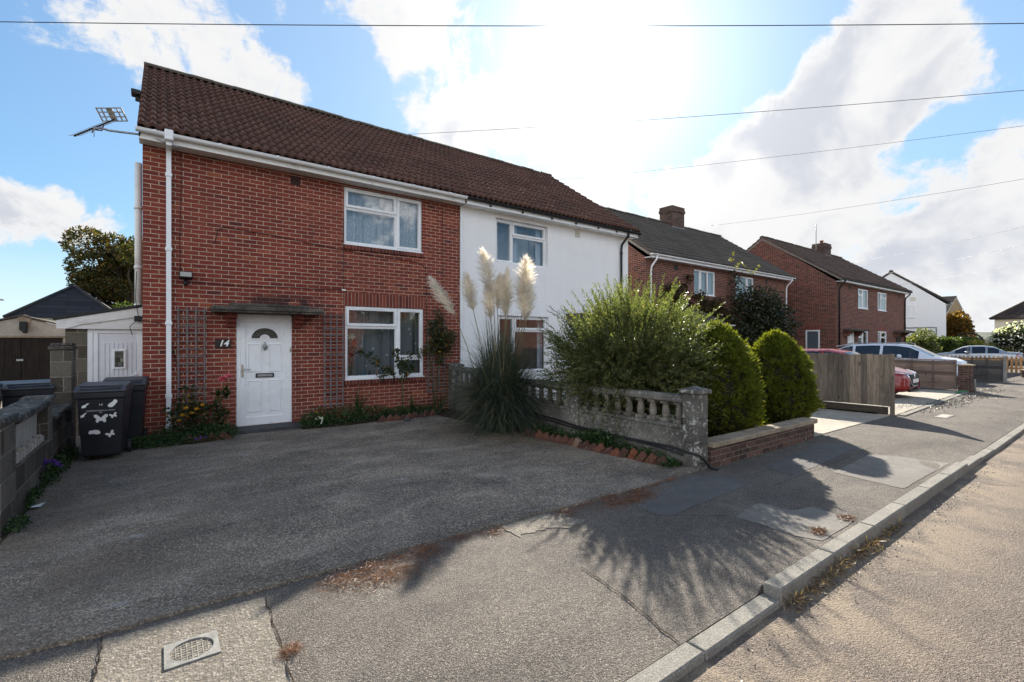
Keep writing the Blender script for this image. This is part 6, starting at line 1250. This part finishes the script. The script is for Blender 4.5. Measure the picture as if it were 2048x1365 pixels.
needles('pine_needles', 'small tuft of dry needles on the seam of the concrete slab', [(.555, 2.70, .05, .04, .02), (.58, 2.74, .04, .03, .01)], 350, .045, .0022, M_NEEDLE)
needles('pine_needles', 'dry needles on the pavement patch near the kerb', [(4.56, 1.70, .09, .05, .02), (5.1, 1.68, .08, .05, .01)], 700, .05, .003, M_NEEDLE)
needles('dead_weeds', 'dead brown weeds in the gutter along the kerb', [(3.42, 1.40, .15, .05, .05), (3.8, 1.40, .25, .05, .06), (4.15, 1.41, .2, .05, .08), (4.5, 1.41, .2, .04, .08), (4.8, 1.40, .25, .05, .07), (5.4, 1.41, .3, .03, .05), (3.0, 1.40, .25, .03, .03)], 1000, .065, .007, M_STRAW, -.095, flat=.8)
needles('dry_straw', 'long dry pampas straws lying on the drive', [(4.7, 6.2, .35, .7, .03), (4.9, 5.4, .2, .7, .02)], 90, .55, .004, M_STRAW, .03, flat=.05)
needles('gravel', 'loose stones scattered from the gravel drive over the pavement', [(16.8, 3.2, 2.6, .35, .01), (19.6, 3.1, 1.2, .4, .02), (22.2, 3.2, .9, .35, .02), (15.2, 3.7, 1.6, .3, .01)], 2200, .032, .026, M_STONE, .008, flat=.3)
needles('grit', 'loose grit and stones in the gutter and on the road', [(4., 1.32, 2., .1, .006), (7., 1.3, 3., .12, .006), (2.5, 1.2, 1., .2, .004), (9., 1.2, 4., .25, .004)], 900, .016, .013, M_STONE, -.094, flat=.5)
needles('grit', 'small crumbs of grit on the driveway', [(2., 6., 2.5, 2.6, .002), (.2, 5., 1., 2., .002)], 420, .013, .010, M_STONE, .036, flat=.5)
# ------------------------------------------------------------ cars (nose towards local +x)
def paint(name, c, metal=.0, rough=.22):
    m, t, b = mat(name); n = t.noise(t.obj(), 2.5, 4); setb(t, b, t.mix(n, mul(c, .9), mul(c, 1.08)), t.step(t.noise(t.obj(), 9., 5), .3, .8, rough*.8, rough*1.4), metal, None, .5); b.inputs['Coat Weight'].default_value = .45; b.inputs['Coat Roughness'].default_value = .06; return m
M_CARGL = plain('car_glass', (.014, .018, .022), .06, var=.3, bump=0, spec=.9); M_TYRE = plain('tyre_rubber', (.02, .02, .02), .85); M_LAMP = plain('headlamp', (.55, .57, .6), .12, .3, bump=0); M_TAIL = plain('tail_lamp', (.42, .02, .015), .15, bump=0)
M_CHROME = plain('bright_trim', (.75, .75, .76), .15, 1., bump=0)
def car(name, label, L, Wd, body, st, wheels, wr, glassx, wscr, rear, pillars, lampz, belt, loc, rz, extras=None):
    """st: (x, zbot, zbelt, ztop, half width low, belt, top)"""
    t = thing(name, label, 'car', (0, 0, 0), 'cars parked in the drives'); S = []; xs = np.array([s[0] for s in st]); A = np.array(st)
    xr = np.unique(np.concatenate([np.linspace(xs[0], xs[-1], 44), np.array(glassx+wscr+rear), xs]))
    def ev(x):
        # smooth interpolation of the stations
        return np.array([np.interp(x, xs, A[:, k]) for k in range(1, 7)])
    rows = []
    for x in xr:
        zb, zl, zt, wl, wb, wt = ev(x); zm = zb+(zl-zb)*.52; zs = zb+(zl-zb)*.22
        rows.append([(x, wl*.82, zb), (x, wl*.97, zb+.06), (x, wl, zs), (x, (wl+wb)/2+.012, zm), (x, wb, zl-.03), (x, wb*.985, zl), (x, wt+(wb-wt)*.06, zt-(zt-zl)*.14), (x, wt*.90, zt-.018*(zt > zl+.1)), (x, wt*.5, zt+.008), (x, 0, zt+.012)])
    full = [r+[(p[0], -p[1], p[2]) for p in r[-2::-1]] for r in rows]; m_ = len(full[0]); mb = MB(); V = [p for r in full for p in r]; F = []; G = []
    for i in range(len(full)-1):
        xm = (xr[i]+xr[i+1])/2
        for k in range(m_-1):
            kk = min(k, m_-2-k); f = (i*m_+k, (i+1)*m_+k, (i+1)*m_+k+1, i*m_+k+1); zt, zl = ev(xm)[2], ev(xm)[1]
            side = kk == 5 and any(a < xm < b for a, b in pillars) and zt-zl > .12
            scr = kk in (7, 8) and (wscr[0] < xm < wscr[1] or rear[0] < xm < rear[1])
            (G if side or scr else F).append(f)
    F.append(tuple(range(m_-1, -1, -1))); F.append(tuple((len(full)-1)*m_+k for k in range(m_)))
    mb.add(V, F, True); mb.build('body', body, t); g = MB(); g.add(V, G, True); g.build('windows', M_CARGL, t)
    for x in wheels:
        for s in (-1, 1):
            w0 = ev(x)[3]; a = MB(); a.lathe([(wr*1.16, s*(w0+.006)-.002), (wr*1.16, s*(w0+.006)+.002)], (x, 0, wr), 24, 'Y'); a.build('arch_shade_disc', M_SEAL, t)  # arches are uncut: black discs paint in their shaded recess
            w_ = MB(); y = s*(w0-.08); w_.lathe([(wr*.6, y-.10), (wr*.95, y-.10), (wr, y-.08), (wr, y+.08), (wr*.95, y+.10), (wr*.6, y+.10)], (x, 0, wr), 24, 'Y'); wo = w_.build('wheel', M_TYRE, t)
            r_ = MB(); r_.lathe([(wr*.62, s*(w0+.022)-.002), (wr*.62, s*(w0+.022)+.002)], (x, 0, wr), 24, 'Y')
            for k in range(5): an = 2*PI*k/5; r_.tube([(x, s*(w0+.03), wr), (x+wr*.6*math.cos(an), s*(w0+.03), wr+wr*.6*math.sin(an))], wr*.09, 6)
            r_.build('rim', M_DULL, wo)
    for s in (-1, 1):
        mx = wscr[0]-.25 if True else 0; wb = ev(mx)[4]; k = MB(); k.tube([(mx, s*(wb-.02), belt+.03), (mx-.02, s*(wb+.10), belt+.06)], .03, 6); k.lathe([(.02, s*(wb+.06)), (.085, s*(wb+.09)), (.09, s*(wb+.16)), (.04, s*(wb+.21))], (mx-.02, 0, belt+.085), 12, 'Y'); k.build('wing_mirror', body, t)
        for x in ((glassx[0]+glassx[1])/2+.3, (glassx[0]+glassx[1])/2-.65): h = MB(); wb = ev(x)[4]; h.cbox(x-.09, x+.09, s*(wb+.012)-.012, s*(wb+.012)+.012, belt-.13, belt-.10, .006); h.build('door_handle', body, t)
    if extras: extras(t, ev)
    spin(t, loc, rz); t.scale = (.96, .96, .95); return t
def red_extras(t, ev):
    x1 = 2.08
    mb = MB(); mb.prism([(x1-.02, -.36, .72), (x1-.02, .36, .72), (x1-.0, .40, .62), (x1+.02, .25, .38), (x1+.02, -.25, .38), (x1, -.40, .62)], (.05, 0, 0)); g = mb.build('grille', M_SEAL, t)
    mb = MB(); mb.tube([(x1-.02, -.44, .70), (x1+.02, -.40, .60), (x1+.05, -.26, .37), (x1+.05, .26, .37), (x1+.02, .40, .60), (x1-.02, .44, .70)], .016, 8); mb.build('chrome_surround', M_CHROME, g)
    mb = MB(); mb.cbox(x1+.055, x1+.07, -.26, .26, .47, .58, .004); mb.build('number_plate', plain('white_plate', (.72, .72, .68), .4, bump=0), t)
    mb = MB(); mb.lathe([(.07, x1+.03), (.075, x1+.045), (.05, x1+.05)], (0, 0, .66), 16, 'X'); mb.build('emblem', M_CHROME, t)
    for s in (-1, 1):
        mb = MB(); mb.prism([(1.95, s*.44, .66), (1.98, s*.46, .74), (1.72, s*.74, .80), (1.55, s*.83, .80), (1.62, s*.80, .71)], (.06, s*.03, .012)); mb.build('headlight', M_LAMP, t)
        mb = MB(); mb.prism([(1.90, s*.50, .27), (1.90, s*.46, .42), (1.80, s*.70, .45), (1.72, s*.78, .36), (1.78, s*.74, .27)], (.10, s*.03, 0)); o = mb.build('fog_light', M_SEAL, t); mb = MB(); mb.lathe([(.05, 1.93), (.055, 1.945), (.03, 1.95)], (0, s*.60, .34), 14, 'X'); mb.build('fog_lens', M_CHROME, o)
    mb = MB(); mb.prism([(x1-.03, -.42, .20), (x1-.03, .42, .20), (x1-.03, .34, .29), (x1-.03, -.34, .29)], (.07, 0, 0)); mb.build('lower_intake', M_SEAL, t)
ST_H = [(-2.15, .32, .80, .86, .72, .76, .60), (-2.0, .24, .84, 1.02, .84, .84, .62), (-1.6, .22, .90, 1.36, .88, .87, .60), (-.9, .20, .92, 1.44, .885, .875, .60), (0., .20, .90, 1.45, .885, .875, .60), (.5, .20, .88, 1.36, .885, .875, .60), (1.15, .20, .85, .96, .885, .86, .70), (1.6, .20, .80, .88, .87, .82, .66), (1.95, .20, .70, .77, .80, .72, .52), (2.08, .22, .60, .68, .66, .60, .40), (2.12, .26, .50, .56, .55, .50, .34)]
car('hatchback_car', 'red hatchback nosing out from behind the timber fence', 4.2, 1.78, paint('red_car_paint', (.20, .006, .008)), ST_H, (-1.35, 1.25), .315, [-1.7, .9], [.5, 1.15], [-2.0, -1.6], [(-1.75, -1.05), (-.98, -.15), (-.08, .75)], .75, .88, (17.35, 6.05, .02), R(-90), red_extras)
ST_S = [(-2.2, .40, .95, 1.05, .74, .78, .62), (-2.1, .30, 1.0, 1.40, .86, .86, .66), (-1.6, .26, 1.03, 1.57, .91, .90, .66), (-.8, .25, 1.03, 1.62, .915, .905, .66), (.1, .25, 1.02, 1.61, .915, .905, .66), (.55, .25, 1.0, 1.53, .915, .90, .66), (1.30, .25, .98, 1.10, .91, .88, .74), (1.8, .25, .92, 1.02, .89, .84, .70), (2.1, .28, .80, .90, .80, .74, .56), (2.2, .32, .62, .70, .68, .62, .45)]
def suv_extras(t, ev):
    for s in (-1, 1):
        mb = MB(); mb.tube([(-1.7, s*.62, 1.60), (-1.5, s*.63, 1.645), (.2, s*.63, 1.665), (.45, s*.62, 1.62)], .018, 6); mb.build('roof_rail', M_DULL, t)
        mb = MB(); mb.prism([(2.05, s*.52, .78), (2.06, s*.52, .88), (1.75, s*.80, .96), (1.62, s*.84, .92), (1.8, s*.79, .82)], (.06, s*.02, .012)); mb.build('headlight', M_LAMP, t)
        mb = MB(); mb.prism([(-2.12, s*.70, .98), (-2.08, s*.74, 1.12), (-1.8, s*.87, 1.10), (-1.8, s*.87, 1.0)], (-.02, s*.025, 0)); mb.build('tail_light', M_TAIL, t)
    mb = MB(); mb.prism([(-2.20, -.58, 1.475), (-2.20, .58, 1.475), (-1.7, .58, 1.575), (-1.7, -.58, 1.575)], (0, 0, .025)); mb.build('spoiler', SUVP, t)
SUVP = paint('white_car_paint', (.62, .66, .72), rough=.2)
car('suv_car', 'white crossover car parked behind the brown panel fence', 4.4, 1.84, SUVP, ST_S, (-1.35, 1.35), .35, [-1.6, 1.0], [.55, 1.30], [-2.05, -1.65], [(-2.0, -1.45), (-1.38, -.45), (-.36, .85)], .85, 1.0, (25.1, 6.35, 0.), R(-90), suv_extras)
ST_D = [(-2.25, .38, .82, .94, .74, .78, .66), (-2.1, .28, .88, 1.0, .84, .84, .70), (-1.55, .24, .92, 1.04, .87, .865, .70), (-.95, .22, .93, 1.36, .875, .865, .58), (-.4, .2, .92, 1.43, .875, .865, .58), (.2, .2, .90, 1.42, .875, .865, .58), (.55, .2, .89, 1.34, .875, .865, .58), (1.2, .2, .86, .97, .875, .85, .70), (1.8, .22, .80, .88, .85, .81, .66), (2.15, .25, .66, .74, .76, .70, .5), (2.25, .3, .52, .58, .66, .6, .4)]
def sal_extras(t, ev):
    for s in (-1, 1):
        mb = MB(); mb.prism([(-2.22, s*.66, .68), (-2.24, s*.68, .86), (-2.0, s*.855, .90), (-1.92, s*.86, .84), (-2.1, s*.83, .70)], (-.02, s*.022, 0)); mb.build('tail_light', M_TAIL, t)
        mb = MB(); mb.prism([(2.08, s*.45, .60), (2.1, s*.45, .70), (1.85, s*.74, .78), (1.75, s*.79, .72)], (.06, s*.03, .01)); mb.build('headlight', M_LAMP, t)
    mb = MB(); mb.cbox(-2.30, -2.26, -.26, .26, .62, .73, .004); mb.build('number_plate', plain('yellow_plate', (.6, .48, .08), .4, bump=0), t)
car('saloon_car', 'silver grey saloon car parked beyond the grey panel fence', 4.5, 1.75, paint('silver_car_paint', (.33, .35, .38), .5, .28), ST_D, (-1.35, 1.4), .32, [-1.2, .95], [.55, 1.2], [-1.55, -.95], [(-1.2, -.68), (-.62, .06), (.14, .9)], .7, .9, (42.0, 6.75, .0), R(96), sal_extras)

# ------------------------------------------------------------ overhead cables
def wire(label, a, b, sag, r=.012):
    """a, b: (across-angle tan, up-angle tan, distance ahead) seen from the standpoint of the survey"""
    hd = R(HEAD); w3 = lambda u, v, d: Vector((d*(math.sin(hd)+u*math.cos(hd)), d*(math.cos(hd)-u*math.sin(hd)), CAMH+v*d)); A, B = w3(*a), w3(*b)
    t = thing('overhead_cable', label, 'cable', tuple(A), 'telephone cables over the street'); mb = MB(); mb.tube([A.lerp(B, k/24)-Vector((0, 0, sag*4*(k/24)*(1-k/24))) for k in range(25)], r, 5); mb.build('span', M_CABLE, t); mb = MB(); mb.tube([A-(B-A).normalized()*.05, A+(B-A).normalized()*.25], r*2.2, 6); mb.build('strain_clamp', M_DULL, t)
    return t
PX = lambda px, py, d: ((px-1024)/FPX, (682.5-py)/FPX, d)
wire('thick black cable crossing the whole sky above the roofs', PX(-250, 40, 11), PX(2300, 44, 11), .12, .010)
wire('cable rising from the main roof ridge to the right, second from the top', PX(800, 270, 15.2), PX(2400, 150, 9), .1, .006)
wire('cable from the white half\'s verge rising to the right, third from the top', PX(1100, 362, 18.6), PX(2400, 205, 10), .1, .0045)
wire('cable from the ridge of the chimneyed house rising to the right', PX(1420, 452, 26), PX(2400, 296, 12), .15, .005)
wire('cable above the roof of the brown brick house, upper of two close ones', PX(1690, 528, 36), PX(2400, 366, 15), .2, .006)
wire('cable above the roof of the brown brick house, lower of two close ones', PX(1720, 556, 40), PX(2400, 405, 16), .2, .006)
wire('lowest cable, ending at the white gable house', PX(1795, 570, 44), PX(2400, 452, 18), .2, .006)

# ------------------------------------------------------------ small things
t = thing('water_cover', 'square frame with a round gridded water cover in the concrete slab', 'manhole cover', (.145, 3.04, 0)); mb = MB(); a, b, c, d = .02, .262, 2.925, 3.158; z = .0145; n = 32; cx, cy, r = (a+b)/2, (c+d)/2, .098
ci = [(cx+r*math.cos(2*PI*k/n), cy+r*math.sin(2*PI*k/n)) for k in range(n)]
sq = []
for k in range(n):
    ux, uy = math.cos(2*PI*k/n), math.sin(2*PI*k/n); q = max(abs(ux), abs(uy)); sq.append((cx+ux/q*(b-a)/2, cy+uy/q*(d-c)/2))
vs = [(x, y, z) for x, y in ci]+[(x, y, z) for x, y in sq]+[(x, y, z-.02) for x, y in sq]+[(x, y, z-.012) for x, y in ci]
mb.add(vs, [(k, (k+1) % n, n+(k+1) % n, n+k)[::-1] for k in range(n)]+[(n+k, n+(k+1) % n, 2*n+(k+1) % n, 2*n+k)[::-1] for k in range(n)]+[(k, (k+1) % n, 3*n+(k+1) % n, 3*n+k) for k in range(n)])
mb.build('frame', plain('cast_frame', (.19, .185, .17), .6, var=.2, scale=30., bump=.2), t); mb = MB(); mb.lathe([(.001, z-.012), (.089, z-.012), (.092, z-.016)], (cx, cy, 0), 32); mb.build('lid', plain('cast_lid', (.085, .08, .07), .6, .3, var=.3, scale=30.), t); mb = MB()
for k in range(-3, 4):
    h = math.sqrt(.086**2-(k*.024)**2); mb.box(cx+k*.024-.0025, cx+k*.024+.0025, cy-h, cy+h, z-.0125, z-.006); mb.box(cx-h, cx+h, cy+k*.024-.0025, cy+k*.024+.0025, z-.0125, z-.0062)
mb.build('tread_ribs', plain('worn_ribs', (.24, .225, .19), .5, .4, var=.3, scale=40.), t)
t = thing('inspection_cover', 'small pale rectangular cover set in the far pavement', 'manhole cover', (13.8, 2.7, 0)); mb = MB(); mb.cbox(13.45, 14.15, 2.58, 2.80, -.02, .008, .003); mb.build('frame', M_POST, t); mb = MB(); mb.cbox(13.5, 14.1, 2.61, 2.77, .0081, .011, .001); mb.build('lid', M_CONC, t)
t = thing('paper_scrap', 'crumpled white paper scrap on the drive beside the block wall', 'litter', (-.98, 6.5, .02)); mb = MB(); mb.add([(-1.03, 6.50, .035), (-.99, 6.44, .045), (-.93, 6.46, .035), (-.90, 6.54, .055), (-.97, 6.55, .035)], [(0, 1, 4), (1, 2, 4), (2, 3, 4)]); mb.build('sheet', M_STICK, t)
t = thing('fallen_glove', 'small dark striped scrap on the drive by the edging bricks', 'litter', (4.05, 9.05, .03)); mb = MB(); mb.lathe([(.02, .0), (.07, .01), (.075, .04), (.04, .07), (.01, .075)], (4.05, 9.02, .025), 9); mb.build('bundle', plain('dark_bundle', (.05, .05, .055), .7, var=.8, scale=30.), t)
t = thing('street_lamp', 'thin grey street lamp far behind the slate roofed bungalow', 'street lamp', (-12.3, 60, 0)); mb = MB(); mb.tube([(-12.3, 60, 0), (-12.3, 60, 5.2)], .07, 8); mb.build('column', M_DULL, t); mb = MB(); mb.tube([(-12.3, 60, 5.15), (-11.4, 60, 5.25)], .04, 6); mb.cbox(-11.6, -10.9, 59.85, 60.15, 5.2, 5.32, .03); mb.build('lamp_head', M_DULL, t)
t = thing('vase_of_flowers', 'dark vase of red flowers on the ground floor window sill', 'vase', (3.3, YF+.15, .9)); mb = MB(); mb.lathe([(.03, .90), (.035, 1.0), (.028, 1.15), (.045, 1.3)], (3.26, YF+.17, 0), 12); mb.build('vase', M_SEAL, t)
for (x, z, pm, nm) in ((3.27, 1.38, PETALR, 'flower'), (3.32, 1.62, PETALR, 'flower'), (3.26, 1.74, PETALW, 'flower'), (3.3, 1.5, G_ROSE, 'leaves')): P = np.array([[x, YF+.17, z]])+RNG.normal(size=(40, 3))*np.array([.04, .02, .04]); V, F = leafquads(P, RNG.normal(size=(40, 3)), .045, .04); npmesh(nm, V, F, pm, t)
for i, (x, c, lab) in enumerate(((3.52, (.08, .22, .26), 'small teal ornament on the window sill'), (3.66, (.04, .035, .035), 'small dark cat shaped ornament on the window sill'), (3.82, (.40, .22, .16), 'small terracotta ornament on the window sill'), (4.02, (.45, .38, .25), 'small cream ornament on the window sill'), (4.55, (.08, .22, .5), 'small blue ornament in the lower right pane'))):
    t = thing('ornament', lab, 'ornament', (x, YF+.15, .9), 'ornaments on the window sill'); mb = MB(); mb.lathe([(.02, .895), (.038, .91), (.03, .95), (.012, .965), (.022, .985), (.018, 1.005), (.004, 1.015)], (x, YF+.15, 0), 10); mb.build('figure', plain('ornament_glaze', c, .3, bump=0), t)
t = thing('green_hose_end', 'short green strip lying by the broken brick pier', 'hose', (20.6, 3.6, .03)); mb = MB(); mb.tube([(20.1, 3.62, .035), (20.6, 3.58, .04), (20.88, 3.5, .035)], .025, 6); mb.build('strip', plain('green_plastic', (.02, .22, .09), .5), t)
t = thing('meter_stub', 'thin white post leaning against the broken brick pier', 'post', (21.0, 3.36, 0)); mb = MB(); mb.tube([(21.15, 3.36, 0), (21.17, 3.38, .42)], .022, 8); mb.build('shaft', M_POST, t)
for o in bpy.data.objects:
    if o.name.startswith('ornament') or o.name.startswith('vase_of'): pass
